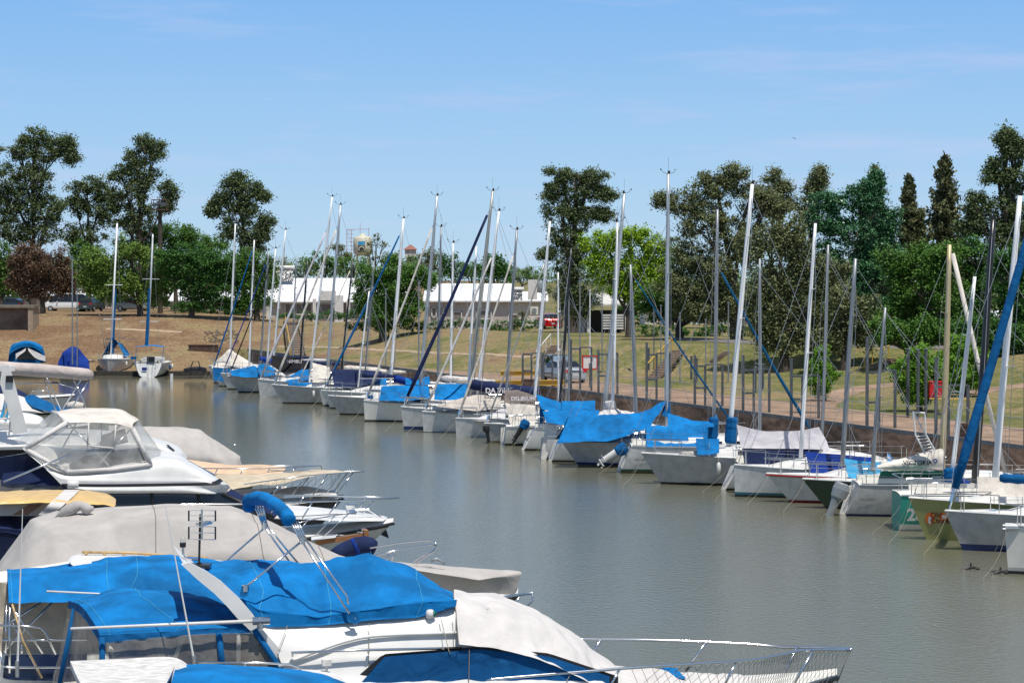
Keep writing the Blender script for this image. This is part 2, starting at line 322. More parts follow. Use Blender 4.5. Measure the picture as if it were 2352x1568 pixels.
def strip(name, pts, w, m, dz=.03, kind='structure', n=60, jit=.12, seed=1):
    P = crs([pg(*q) for q in pts], n); b = MB(); rows = []
    for i, p in enumerate(P):
        d = P[min(i+1, n-1)]-P[max(i-1, 0)]; d.z = 0; d.normalize(); q = Vector((-d.y, d.x, 0)); r = []
        for k in range(5):
            ww = (k/4-.5)*w*(1+jit*noise.noise(Vector((i*.3, k, seed))))
            c = p+q*ww; r.append(Vector((c.x, c.y, max(hgt(c.x, c.y), 0)+dz+(.03 if abs(k-2) < 2 else -.03))))
        rows.append(r)
    o = b.grid(rows).build(name, m, None, True)
    return tag(o, kind=kind)
DIRT = mat('reddish dirt', (.31, .215, .155), rough=.95, var=.32, vs=.5, bump=.03, bs=6, spec=.1)
DIRT2 = mat('pale dirt', (.40, .30, .21), rough=.95, var=.2, vs=1, spec=.1)
# quay road
rows = []
for Y in np.arange(20, 178, 1.5):
    e = rw(Y)-.2 + .35*noise.noise(Vector((0, Y*.25, 0)))
    rows.append([Vector((Xq(Y)+a, Y, 2.305+(.02 if 0 < k < 3 else 0)-(.06 if k == 3 else 0))) for k, a in enumerate((.1, e*.33, e*.72, e))])
tag(MB().grid(rows).build('quay_road', DIRT, None, True), kind='structure')
strip('footpath', [(1850, 950), (1900, 915), (1975, 893), (2060, 884), (2150, 880)], 2.2, DIRT, .04)
strip('footpath', [(2210, 905), (2290, 893), (2352, 886), (2420, 880)], 2.2, DIRT, .04)
strip('footpath', [(245, 757), (300, 757), (350, 760), (420, 763)], .6, DIRT2, .05)
strip('footpath', [(640, 797), (760, 800), (900, 806), (1020, 812), (1150, 818), (1230, 822)], .55, DIRT2, .05)
ASPH = mat('park road', (.16, .15, .14), rough=.9, var=.15)
strip('park_road', [(1540, 778), (1700, 786), (1850, 792), (2060, 797), (2200, 800), (2400, 806)], 4, ASPH, .05)
# quay wall with its capping beam and piles
def wmat():
    m = mat('stained concrete', (.33, .215, .15), rough=.9, col2=(.13, .08, .055), vs=1.1, bump=.03, bs=5, stretch=(1, 1, 3), spec=.2); return m
QW = wmat()
q = empty('quay_wall', (Xq(110), 110, 0)); tag(q, 'long brown stained quay wall behind the row of sailboats', 'wall')
def loc(o, root): o.location = -root.location; return o
b = MB(); rr = [[], [], [], []]
for Y in np.arange(20, 211.5, 1.5):
    x = Xq(Y)
    for k, (a, z) in enumerate(((.3, 2.30), (-.12, 2.30), (-.12, .75+.06*math.sin(Y*2)), (.3, .7))): rr[k].append(Vector((x+a, Y, z)))
b.grid(rr); loc(b.build('wall_face', QW, q), q)
b = MB()
for Y in np.arange(20, 211, 1.5): b.box((Xq(Y)-.10, Y, 2.38), (.16, 1.47, .16), math.atan(.366))
loc(b.build('capping_beam', STEELD, q), q)
b = MB()
for Y in np.arange(21, 211, 2.9):
    x = Xq(Y); b.tube([(x+.02, Y, -1), (x+.02, Y, .9)], .17, 8)
loc(b.build('pile', mat('pile', (.06, .045, .035), rough=.9, var=.4), q), q)['kind'] = 'stuff'
b = MB().grid([[Vector((Xq(Y)+.6, Y, z)) for Y in (20, 211.5)] for z in (-1, 2.2)]); loc(b.build('backing', mat('gap shade wall', (.02, .016, .013), rough=.8), q), q)  # near-black colour stands for the shade in the gap behind the piles
# far bank kerb
b = MB(); xs = np.arange(-75, -24.5, 2.2)
for x in xs: b.box((x, 210.6+.1*noise.noise(Vector((x, 0, 0))), .16), (2.17, .7, .5))
tag(b.build('bank_kerb', mat('kerb dark', (.05, .042, .035), rough=.9, var=.4), None), 'low dark kerb at the water edge of the far bank', 'kerb')
# left dock under the near boats' sterns
b = MB(); rr = [[], [], []]
for Y in np.arange(10, 213, 3): 
    x = -11.5-.344*(Y-38)
    for k, (a, z) in enumerate(((0, -1), (0, 1.3), (-60, 1.3))): rr[k].append(Vector((x+a, Y, z)))
tag(b.grid(rr).build('left_dock', mat('dock concrete', (.20, .18, .155), rough=.9, var=.3), None), kind='structure')

# ------------------------------------------------------------------ trees
def tree(name, label, kind, base, Y, blobs, leaf=.30, dens=1.0, clump=.95, group=None, trunk=.35, cat='tree', limbs=9, droop=0, seed=0, squash=.8, holes=1.0):
    rg = np.random.default_rng(seed+11); sc = Y/F
    B = pY(base[0], base[1], Y); gz = hgt(B.x, B.y); gz = gz if gz > -1 else 4.3
    root = empty(name, (B.x, B.y, gz)); tag(root, label, cat, group)
    vs = []; cl = []
    for (u, v, ru, rv) in blobs:
        c = np.array(pY(u, v, Y)); rx, rz = ru*sc, rv*sc; ry = rx*.9
        n = max(4, int(dens*7.5*(rx*ry*rz)**.85/(clump**2.4)))
        n = min(n, 260)
        p = rg.normal(size=(n, 3)); p /= np.linalg.norm(p, axis=1, keepdims=True); p *= rg.uniform(.35, 1, (n, 1))**.5
        cl.append(c + p*np.array([rx, ry, rz])*.93)
    C = np.concatenate(cl); C[:, 1] *= 1; R = clump*rg.uniform(.3, .92, len(C))
    leaf *= .66; per = max(12, int(36*dens*(.3/leaf)**1.35))
    idx = np.repeat(np.arange(len(C)), per); n = len(idx)
    d = rg.normal(size=(n, 3)); d /= np.linalg.norm(d, axis=1, keepdims=True)
    d *= (rg.uniform(0, 1, (n, 1))**.85)*1.35*R[idx][:, None]; d[:, 2] *= squash
    if droop: d[:, 2] -= droop*rg.uniform(0, 1, n)**2*R[idx]; d[:, :2] *= .72
    P = C[idx] + d - np.array([B.x, B.y, gz])
    a = rg.normal(size=(n, 3)); a[:, 2] *= .55; a /= np.linalg.norm(a, axis=1, keepdims=True)
    up_ = rg.normal(size=(n, 3))*.75+np.array([0, -.25, 1.0]); bb = np.cross(a, up_); bb /= np.linalg.norm(bb, axis=1, keepdims=True)
    s = leaf*rg.uniform(.55, 1.25, (n, 1)); w = s*.42
    V = np.stack([P-a*s*.5, P+bb*w, P+a*s*.5, P-bb*w], 1).reshape(-1, 3)
    me = bpy.data.meshes.new('crown'); me.vertices.add(n*4); me.vertices.foreach_set('co', V.astype(np.float32).ravel())
    me.loops.add(n*4); me.loops.foreach_set('vertex_index', np.arange(n*4, dtype=np.int32)); me.polygons.add(n)
    me.polygons.foreach_set('loop_start', np.arange(0, n*4, 4, dtype=np.int32)); me.polygons.foreach_set('loop_total', np.full(n, 4, np.int32))
    me.materials.append(LM[kind]); me.update(calc_edges=True)
    o = bpy.data.objects.new('crown', me); COL.objects.link(o); o.parent = root
    top = max(b_[1]*0+pY(b_[0], b_[1], Y).z for b_ in blobs); cx = sum(b_[0]*b_[2] for b_ in blobs)/sum(b_[2] for b_ in blobs)
    cxw = pY(cx, 600, Y).x - B.x; h = top-gz
    t = MB(); mid = Vector((cxw*.35+.2*trunk, .1, h*.42)); tp = Vector((cxw, 0, h*.9))
    t.tube(crs([(0, 0, -.4), (0.02, 0, .3), (cxw*.12, .05, h*.2), mid, tp], 10), [trunk*(1.25-.115*i) for i in range(10)], 7)
    bl = sorted(blobs, key=lambda q_: -q_[2]*q_[3])[:limbs]
    for i, (u, v, ru, rv) in enumerate(bl):
        e = pY(u, v, Y)-Vector((B.x, B.y, gz)); e.y += rg.uniform(-1, 1)*ru*sc*.5; f0 = min(.7, max(.15, e.z/h-.3)); s0 = Vector((cxw*f0*.6, 0, h*f0))
        t.tube(crs([s0, s0.lerp(e, .5)+Vector((0, 0, -.05*h)), e], 6), [trunk*.5*(1-.15*j) for j in range(6)], 5)
        for k in range(3):
            e2 = e+Vector(rg.normal(size=3))*ru*sc*.5; t.tube([s0.lerp(e, .6), e2], [trunk*.18, .03], 4)
    t.build('trunk', BARK, root, True)
    return root
def auto(blobs, seed, f=1.0):               # break each traced lobe into smaller uneven ones
    rg = random.Random(seed); out = []
    for (u, v, ru, rv) in blobs:
        for k in range(13):
            a = rg.uniform(0, 6.28); q = rg.uniform(.25, 1.08)
            out.append((u+math.cos(a)*ru*q, v+math.sin(a)*rv*q, ru*rg.uniform(.18, .46)*f, rv*rg.uniform(.16, .42)*f))
        out.append((u, v, ru*.8, rv*.8))
    return out
T = tree
T('casuarina_tree', 'tallest dark ragged tree at the left edge beside the russet tree', 'casuarina', (75, 705), 262, auto([(80, 318, 34, 24), (45, 345, 34, 28), (152, 328, 18, 16), (165, 358, 20, 14), (112, 352, 38, 28), (22, 412, 34, 42), (80, 410, 50, 40), (60, 470, 58, 40), (115, 482, 40, 33), (30, 530, 42, 36), (90, 540, 50, 34), (5, 470, 20, 40)], 1), seed=1, trunk=.45, leaf=.34)
T('casuarina_tree', 'shorter dull green ragged tree between two taller dark trees', 'casuarina', (205, 700), 268, auto([(200, 432, 36, 24), (172, 470, 32, 26), (222, 492, 34, 36), (200, 540, 48, 34), (235, 450, 20, 20)], 2), seed=2, leaf=.34)
T('casuarina_tree', 'dark ragged tree with sky gaps beside the floodlight tower', 'casuarina', (322, 700), 258, auto([(338, 334, 26, 20), (355, 350, 20, 20), (312, 370, 30, 22), (280, 402, 28, 20), (335, 405, 30, 26), (300, 440, 42, 26), (386, 440, 22, 20), (268, 470, 20, 20), (320, 485, 38, 26), (384, 472, 20, 16), (300, 520, 36, 22)], 3), seed=3, leaf=.34, dens=.9)
T('casuarina_tree', 'dark ragged tree standing alone above the far end of the sailboat row', 'casuarina', (560, 715), 250, auto([(537, 415, 26, 20), (511, 450, 26, 26), (560, 442, 38, 26), (600, 452, 16, 18), (496, 482, 18, 14), (555, 490, 44, 28), (608, 512, 18, 18), (548, 530, 42, 28), (602, 546, 24, 18), (570, 570, 30, 20)], 4), seed=4, leaf=.34)
T('jacaranda_tree', 'small green tree with mauve tips behind the russet tree', 'green', (190, 705), 262, auto([(185, 580, 34, 22), (215, 600, 24, 22)], 5), seed=5)
T('broadleaf_tree', 'dark green tree at the left frame edge beside the russet tree', 'green', (2, 705), 256, auto([(0, 600, 26, 40), (5, 650, 26, 34)], 6), seed=6, leaf=.34)
T('russet_tree', 'reddish brown rounded tree above the concrete retaining wall', 'red', (98, 706), 246, auto([(80, 590, 42, 28), (118, 612, 42, 32), (62, 630, 34, 34), (128, 650, 36, 28), (85, 655, 36, 28), (95, 610, 56, 44), (48, 600, 26, 28), (145, 620, 26, 34), (40, 650, 20, 24), (150, 655, 20, 24)], 7), seed=7, leaf=.30)
T('broadleaf_tree', 'green spreading tree crown below the floodlight platform', 'green', (405, 712), 262, auto([(400, 532, 48, 24), (345, 535, 40, 22), (450, 552, 40, 22), (380, 580, 60, 36), (470, 580, 50, 30), (320, 570, 50, 30)], 8), seed=8)
T('willow_tree', 'yellowish green drooping tree behind the two far sailboat masts', 'willow', (322, 735), 241, auto([(240, 598, 48, 36), (300, 575, 50, 32), (350, 602, 46, 42), (215, 642, 32, 30), (290, 640, 60, 34), (368, 655, 30, 38), (250, 660, 40, 30), (330, 668, 50, 24), (200, 610, 26, 30)], 9), seed=9, droop=1.0, leaf=.32)
T('acacia_tree', 'dense dark green layered tree right of the drooping tree', 'deep', (440, 728), 239, auto([(430, 592, 52, 32), (500, 602, 44, 32), (410, 642, 36, 36), (480, 650, 50, 42), (522, 642, 30, 38), (510, 690, 34, 28), (440, 690, 36, 28), (470, 620, 60, 40), (400, 600, 36, 40)], 10), seed=10, squash=.5)
T('broadleaf_tree', 'mid green tree beside the left end of the white roofed house', 'green', (590, 722), 240, auto([(585, 602, 32, 32), (612, 632, 22, 36), (570, 650, 30, 36), (600, 685, 22, 28), (560, 690, 30, 26), (545, 620, 30, 40)], 11), seed=11)
T('broadleaf_tree', 'big leafy green tree between the two white roofed houses', 'green', (878, 772), 200, auto([(850, 640, 42, 34), (902, 622, 48, 28), (950, 640, 38, 28), (840, 685, 30, 30), (898, 682, 48, 36), (868, 726, 46, 32), (930, 705, 34, 34), (905, 650, 50, 34), (850, 700, 36, 34), (985, 650, 14, 14)], 12), seed=12, leaf=.26, clump=.75)
T('eucalyptus_tree', 'thin open grey green tree in front of the cream water tank', 'brown', (862, 690), 330, [(866, 545, 10, 10), (852, 558, 9, 8), (880, 562, 8, 7), (845, 580, 12, 8), (862, 590, 14, 10), (885, 592, 10, 9), (850, 610, 14, 10), (870, 622, 12, 12)], seed=13, leaf=.38, dens=.8, trunk=.2)
FARL = [('rounded far tree top seen above the left end of the white roof', (690, 700), 400, [(690, 612, 40, 26)], 'far'), ('far tree top right of the tall cream furled sail over the white roof', (742, 700), 390, [(740, 604, 38, 22), (770, 615, 28, 20)], 'green'),
        ('small umbrella shaped far tree left of the water tank', (778, 660), 520, [(776, 572, 18, 10), (790, 590, 16, 10)], 'brown'), ('far green tree under the water tank', (810, 700), 380, [(815, 612, 34, 24)], 'green'),
        ('dull far tree between water tank and red roofed tower', (900, 690), 460, [(905, 596, 26, 16)], 'brown'), ('far tree at the foot of the red roofed tower', (945, 690), 470, [(945, 606, 26, 14)], 'far'),
        ('grey domed far tree right of the red roofed tower', (988, 690), 420, [(988, 588, 24, 18), (985, 610, 30, 18)], 'brown'), ('dark far tree beside the grey domed tree', (1035, 690), 390, [(1032, 604, 26, 20), (1052, 622, 30, 18)], 'deep'),
        ('low far tree between two dark trees above the roof', (1085, 690), 420, [(1080, 620, 30, 16)], 'far'), ('dark leafy tree standing above the solar heaters', (1135, 690), 300, [(1135, 604, 24, 20), (1120, 622, 26, 18), (1150, 626, 24, 20)], 'deep'),
        ('low pale far tree at the horizon left of the big pine', (1195, 690), 480, [(1190, 632, 34, 12), (1225, 636, 26, 12)], 'far'), ('far hazy tree row end behind the casuarina', (640, 690), 470, [(640, 616, 28, 26)], 'brown')]
for i, (lb, bs, Y, bl, k) in enumerate(FARL): T('distant_tree', lb, k, bs, Y, auto(bl, 40+i), seed=40+i, leaf=.5, clump=1.3, dens=.7, group='distant trees along the skyline', limbs=2)
rg = random.Random(90); bl_ = [(u, 626+rg.uniform(-10, 14), rg.uniform(24, 40), rg.uniform(12, 22)) for u in range(-60, 2420, 24)]
o = T('distant_wood', 'low band of far woodland along the horizon', 'far', (1200, 660), 430, bl_, leaf=.6, clump=1.6, dens=.9, limbs=1); cr_ = [c for c in o.children if c.name.startswith('crown')][0]; cr_.name = 'distant_wood_leaves'
for c in list(o.children):
    if c is not cr_: bpy.data.objects.remove(c)
cr_.parent = None; cr_.location = o.location; bpy.data.objects.remove(o); tag(cr_, 'low band of far woodland along the horizon', kind='stuff')
T('pine_tree', 'tall dark pine with sky gaps behind the silver car', 'casuarina', (1312, 772), 196, auto([(1290, 402, 34, 18), (1355, 405, 40, 22), (1272, 440, 30, 20), (1328, 440, 44, 24), (1395, 442, 24, 18), (1288, 490, 38, 26), (1345, 488, 34, 24), (1386, 490, 22, 14), (1298, 540, 40, 26), (1258, 582, 16, 10), (1330, 572, 44, 24), (1312, 622, 48, 32), (1302, 672, 40, 28), (1340, 680, 30, 30), (1310, 715, 36, 24)], 14), seed=14, leaf=.24, clump=.7, trunk=.55, dens=.9)
T('lime_tree', 'bright yellow green tree right of the tall dark pine', 'lime', (1445, 785), 182, auto([(1388, 562, 42, 28), (1450, 548, 48, 24), (1508, 574, 40, 34), (1380, 612, 34, 32), (1440, 620, 48, 42), (1498, 640, 44, 42), (1430, 670, 30, 22)], 15), seed=15, leaf=.25, clump=.75)
T('olive_tree', 'huge olive brown tree behind the tall grey mast', 'brown', (1690, 800), 172, auto([(1680, 402, 42, 26), (1640, 432, 44, 32), (1532, 462, 28, 16), (1582, 472, 40, 26), (1724, 450, 54, 38), (1620, 522, 76, 46), (1580, 592, 56, 46), (1700, 545, 60, 46), (1640, 620, 70, 50), (1610, 690, 66, 44), (1560, 660, 50, 50), (1690, 700, 60, 50), (1760, 480, 50, 40)], 16), seed=16, leaf=.25, clump=.75, dens=.9, trunk=.5)
T('willow_tree', 'dull olive drooping tree hanging over the bank slope', 'brown', (1800, 812), 152, auto([(1760, 560, 50, 46), (1820, 540, 46, 42), (1850, 600, 44, 50), (1770, 640, 60, 60), (1860, 690, 46, 60), (1790, 730, 60, 56), (1880, 640, 30, 60), (1740, 700, 40, 50), (1930, 660, 26, 60), (1780, 770, 50, 36), (1850, 770, 46, 36), (1900, 740, 34, 50)], 17), seed=17, leaf=.26, droop=1.3, clump=.85)
T('poplar_tree', 'slim feathery tree top behind the olive brown tree', 'brown', (1795, 780), 215, auto([(1788, 415, 26, 24), (1800, 450, 26, 30), (1775, 480, 30, 26)], 18), seed=18)
T('poplar_tree', 'slim feathery tree left of the glossy dark tree', 'brown', (1868, 780), 215, auto([(1884, 405, 12, 16), (1872, 435, 24, 24), (1860, 475, 28, 30)], 19), seed=19)
T('magnolia_tree', 'tall glossy dark green tree in the middle of the park', 'glossy', (1985, 800), 178, auto([(1998, 430, 16, 22), (2012, 415, 14, 20), (1915, 462, 46, 28), (1985, 462, 44, 32), (2035, 512, 30, 34), (1896, 512, 40, 32), (1966, 532, 66, 42), (2024, 572, 44, 42), (1976, 612, 60, 40), (1960, 670, 56, 46), (2010, 700, 50, 46), (1905, 600, 40, 46), (2040, 650, 44, 44), (1935, 730, 50, 44)], 20), seed=20, leaf=.27, clump=.75, trunk=.45)
rgb_ = random.Random(77)
for i, (u, v, w_, h_, Y, k) in enumerate([(30, 650, 60, 60, 285, 'deep'), (130, 650, 60, 56, 286, 'casuarina'), (235, 655, 56, 56, 284, 'deep'), (330, 660, 60, 50, 285, 'green'), (425, 655, 60, 56, 286, 'deep'), (520, 660, 52, 52, 284, 'green'), (600, 655, 44, 44, 285, 'casuarina'),
        (1450, 690, 60, 50, 222, 'deep'), (1540, 690, 60, 56, 214, 'green'), (1640, 690, 60, 56, 216, 'deep'), (1740, 690, 60, 60, 213, 'casuarina'), (1850, 690, 60, 66, 212, 'deep'), (1950, 690, 60, 66, 205, 'deep'), (2050, 690, 60, 70, 202, 'casuarina'), (2150, 680, 60, 76, 204, 'deep'), (2250, 680, 60, 80, 200, 'deep'), (2340, 680, 60, 86, 198, 'casuarina')]):
    pl_ = ['first', 'second', 'third', 'fourth', 'fifth', 'sixth', 'seventh'][i] + ' from the left of the shady trees behind the left bank cars' if i < 7 else ['first', 'second', 'third', 'fourth', 'fifth', 'sixth', 'seventh', 'eighth', 'ninth', 'last'][i-7] + ' from the left of the shady backdrop trees of the park'
    T('backdrop_tree', pl_, k, (u, 730 if i < 7 else 775), Y, auto([(u, v, w_, h_), (u+10, v-h_*.5, w_*.7, h_*.5)], 100+i), seed=100+i, leaf=.42, clump=1.1, dens=.8, group='shady backdrop trees', limbs=3)
T('willow_tree', 'drooping dull green tree between the glossy tree and the grey masts', 'brown', (1940, 816), 150, auto([(1930, 700, 50, 50), (1960, 750, 46, 36), (1900, 770, 40, 30), (1990, 720, 40, 44)], 70), seed=70, leaf=.26, droop=1.2, clump=.85)
T('broadleaf_tree', 'shade tree behind the long yellow handrail steps', 'green', (1560, 792), 176, auto([(1540, 690, 40, 36), (1590, 710, 44, 36), (1500, 700, 36, 30)], 71), seed=71, leaf=.25, clump=.75)
T('broadleaf_tree', 'low shade tree behind the large cypress', 'green', (2085, 820), 148, auto([(2040, 760, 36, 30), (2090, 770, 40, 30), (2150, 765, 40, 30)], 72), seed=72, leaf=.25, clump=.75)
T('broadleaf_tree', 'low shade tree behind the black mast', 'deep', (2250, 825), 146, auto([(2215, 765, 40, 30), (2270, 775, 40, 30), (2330, 780, 40, 30)], 73), seed=73, leaf=.25, clump=.75)
for lb_, k_, bs_, Y_, bl_ in (('dense tree just beyond the right frame edge behind the quay', 'deep', (2440, 815), 150, [(2400, 640, 50, 70), (2450, 580, 60, 60), (2460, 690, 70, 60), (2420, 750, 50, 36)]), ('broad tree beyond the right frame edge farther along the lawn', 'green', (2620, 820), 146, [(2560, 620, 60, 60), (2620, 560, 60, 50), (2660, 660, 80, 70), (2590, 720, 70, 40)]), ('ragged tree beyond the left frame edge on the bank', 'casuarina', (-90, 705), 258, [(-60, 400, 50, 50), (-100, 480, 60, 50), (-60, 560, 60, 50), (-110, 620, 60, 50)])):
    T('broadleaf_tree', lb_, k_, bs_, Y_, auto(bl_, int(abs(bs_[0]))), seed=int(abs(bs_[0])), leaf=.27, clump=.8)
def conifer(label, u, v0, v1, wd, Y, seed):
    rg = np.random.default_rng(seed); sc = Y/F; P0 = pY(u, v0, Y); P1 = pY(u, v1, Y); B = Vector((P0.x, P0.y, hgt(P0.x, P0.y)))
    root = empty('spruce_tree', B); tag(root, label, 'tree'); H = P0.z-B.z; zb = P1.z-B.z
    b = MB(); lv = MB(); nb = int(230*min(1.3, wd/60)+40)
    for i in range(nb):
        f = rg.uniform(0, 1)**.8; z = H-f*(H-zb); r = (.12+wd*sc*.62*f**.8)*rg.uniform(.35, 1.25); a = rg.uniform(0, 6.28)
        d = Vector((math.cos(a), math.sin(a), 0)); tip = Vector((0, 0, z))+d*r+Vector((0, 0, -.1*r+(.25*r if rg.uniform() > .6 else 0)))
        b.tube([(0, 0, z), tip], [.04, .012], 4)
        for k in range(int(14+r*16)):
            t = rg.uniform(.15, 1)**.7; c = Vector((0, 0, z)).lerp(tip, t)+Vector(rg.normal(size=3))*.13; s = rg.uniform(.12, .26)
            x = Vector(rg.normal(size=3)).normalized(); y = x.cross(Vector(rg.normal(size=3))).normalized()
            lv.add([c-x*s, c+y*s*.45, c+x*s, c-y*s*.45], [(0, 1, 2, 3)])
    b.tube([(0, 0, -.3), (0, 0, H*.6), (0, 0, H)], [.28, .14, .03], 6); b.build('trunk', BARK, root); lv.build('crown', LM['conifer'], root)
conifer('dark spruce tip rising above the glossy dark tree', 2008, 384, 600, 80, 192, 9)
conifer('slim dark spruce between the glossy tree and the tall spruce', 2088, 405, 600, 62, 190, 1)
conifer('smallest spruce tip just left of the tall spruce', 2114, 480, 600, 34, 190, 2)
conifer('tallest spruce with tiered branches behind the wooden mast', 2170, 350, 640, 98, 180, 3)
T('casuarina_tree', 'dark tall ragged tree in the upper right corner', 'casuarina', (2330, 800), 168, auto([(2308, 318, 24, 20), (2335, 340, 36, 30), (2290, 398, 26, 30), (2335, 410, 42, 36), (2240, 478, 24, 30), (2292, 488, 48, 36), (2345, 510, 34, 40), (2232, 520, 28, 26), (2300, 550, 50, 30)], 21), seed=21, leaf=.26, clump=.75, trunk=.5)
T('broadleaf_tree', 'mid green bushy tree right of the glossy dark tree', 'green', (2080, 815), 158, auto([(2060, 612, 42, 36), (2112, 600, 46, 36), (2080, 680, 56, 46), (2050, 730, 36, 40), (2120, 730, 40, 40)], 22), seed=22, leaf=.25, clump=.75)
T('broadleaf_tree', 'green tree directly behind the gold coloured wooden mast', 'green', (2175, 815), 156, auto([(2172, 592, 46, 32), (2160, 680, 56, 46), (2200, 740, 46, 46), (2140, 620, 30, 30)], 23), seed=23, leaf=.25, clump=.75)
T('russet_green_tree', 'green tree with rusty tips behind the black mast', 'deep', (2250, 815), 158, auto([(2245, 588, 50, 34), (2245, 680, 54, 52), (2260, 750, 40, 40)], 24), seed=24, leaf=.25, clump=.75)
T('broadleaf_tree', 'deep green dense tree at the right frame edge', 'deep', (2330, 820), 150, auto([(2320, 602, 50, 40), (2330, 692, 50, 56), (2310, 760, 50, 46)], 25), seed=25, leaf=.25, clump=.75)
T('cypress_tree', 'small bright green cypress on the lawn beside the tall white mast', 'cypress', (1893, 914), 123, [(1888, 808, 12, 16), (1886, 832, 20, 16), (1895, 850, 26, 14), (1882, 868, 30, 14), (1900, 880, 28, 12), (1875, 850, 16, 12), (1890, 896, 22, 8), (1922, 862, 14, 8), (1862, 876, 14, 8)], seed=26, leaf=.15, clump=.42, trunk=.11, dens=1.5, limbs=6, squash=.8)
T('cypress_tree', 'larger bright green cypress on the lawn behind the red bin', 'cypress', (2112, 938), 114, [(2110, 808, 22, 16), (2095, 830, 34, 16), (2130, 845, 38, 16), (2080, 860, 30, 14), (2110, 872, 46, 16), (2090, 890, 30, 14), (2130, 895, 36, 14), (2105, 915, 36, 12), (2062, 850, 20, 10), (2150, 870, 20, 14)], seed=27, leaf=.17, clump=.46, trunk=.14, dens=1.4, limbs=6, squash=.8)
T('cypress_tree', 'light green cypress shrub between the gold and the black masts', 'cypress', (2215, 918), 124, [(2200, 790, 34, 24), (2190, 830, 44, 22), (2235, 822, 36, 24), (2215, 862, 46, 20), (2190, 885, 34, 14), (2240, 880, 30, 16)], seed=28, leaf=.17, clump=.46, trunk=.14, dens=1.4, limbs=6, squash=.8)
P = pY(1200, 748, 210); P.z = hgt(P.x, P.y); pr_ = empty('palm_tree', P); tag(pr_, 'small palm with drooping fronds in front of the gable end', 'palm'); b = MB(); b.tube([(0, 0, -.3), (0, 0, 1.4)], [.16, .13], 7); b.build('trunk', BARK, pr_)
b = MB(); rg = random.Random(4)
for k in range(34):
    a = rg.uniform(0, 6.28); e_ = rg.uniform(-.5, 1.1); L1 = rg.uniform(.8, 1.15); pts = [Vector((0, 0, 1.4))+Vector((math.cos(a)*math.cos(e_)*L1*t, math.sin(a)*math.cos(e_)*L1*t, (math.sin(e_)*t-.55*t*t)*L1)) for t in (0, .35, .7, 1)]
    for x, y in zip(pts[:-1], pts[1:]):
        d = (y-x).normalized(); n_ = d.cross(Vector((0, 0, 1))).normalized()
        for m_ in range(4): c = x.lerp(y, m_/4); [b.add([c, c+n_*s_*.2+d*.12-Vector((0, 0, .06)), c+d*.05], [(0, 1, 2)]) for s_ in (-1, 1)]
b.build('crown', LM['conifer'], pr_)
def hedge(label, pts, hpx, Y, seed, kind='deep'):
    rg = random.Random(seed); bl = []
    for (u0, u1, v) in pts:
        u = u0
        while u < u1: bl.append((u, v-rg.uniform(0, .35)*hpx, rg.uniform(8, 15), hpx*rg.uniform(.4, .62))); u += 10
    T('hedge', label, kind, ((pts[0][0]+pts[-1][1])/2, pts[0][2]+hpx*.5), Y, bl, leaf=.18, clump=.4, dens=.55, trunk=.05, limbs=4, cat='hedge', seed=seed)
hedge('dark clipped hedge in front of the left white roofed house', [(640, 820, 728)], 20, 236, 60)
hedge('dark bushes and shade plants under the left bank trees', [(400, 600, 716)], 26, 249, 65)
hedge('row of dark bushes in front of the gabled house', [(985, 1240, 750)], 20, 204, 61)
hedge('dark undergrowth beneath the big leafy green tree', [(800, 985, 752)], 30, 202, 62)
hedge('dark bushes under the trees at the far right park edge', [(1780, 2352, 786)], 34, 160, 63)
hedge('low dark bushes behind the park road in the middle', [(1470, 1780, 766)], 30, 186, 64)

# ------------------------------------------------------------------ buildings
WALLP = mat('pinkish wall', (.50, .43, .40), rough=.9, var=.08, vs=.8); WALLW = mat('white wall', (.66, .63, .60), rough=.85, var=.1); ROOFW = mat('white sheet roof', (.80, .80, .82), rough=.45, bump=.03, bs=1.5, stretch=(14, .3, .3))
SHUT = mat('grey shutter', (.20, .17, .16), rough=.7, var=.2, vs=6, stretch=(1, 1, 8)); FOIL = mat('black foil panel', (.05, .055, .065), rough=.22, bump=.12, bs=3, spec=.8); TILE = mat('red roof', (.30, .12, .085), rough=.8, var=.2)
def wbox(b, u0, v0, u1, v1, Y, depth, mi=0):    # a box whose near face spans two pixels at distance Y
    A = pY(u0, v0, Y); B_ = pY(u1, v1, Y); b.box(((A.x+B_.x)/2, Y+depth/2, (A.z+B_.z)/2), (abs(B_.x-A.x), depth, abs(A.z-B_.z)), 0, mi); return b
def house(name, label, Y, u0, u1, vtop, veave, vbase, dep, wm_, gable=False, cat='house'):
    A = pY(u0, vbase, Y); B_ = pY(u1, vbase, Y); root = empty(name, ((A.x+B_.x)/2, Y, A.z)); tag(root, label, cat); o = root.location
    z1 = pY(u0, veave, Y).z; rise = pY(u0, vtop, Y+dep/2).z - z1; x0, x1 = A.x, B_.x
    b = MB(); prof = [(Y, A.z-1), (Y+dep, A.z-1), (Y+dep, z1), (Y+dep/2, z1+rise-.08), (Y, z1)]
    b.prism([Vector((x0, y, z)) for y, z in prof], (x1-x0, 0, 0)); loc(b.build('wall', wm_, root), root)
    b = MB(); e = .5
    for s in (0, 1):
        ya, yb = (Y-e, Y+dep/2) if s == 0 else (Y+dep+e, Y+dep/2); za = z1-.12
        P = [Vector((x0-.4, ya, za)), Vector((x1+.4, ya, za)), Vector((x1+.4, yb, z1+rise)), Vector((x0-.4, yb, z1+rise))]; b.prism(P, (0, 0, .12))
    loc(b.build('roof', ROOFW, root), root); return root
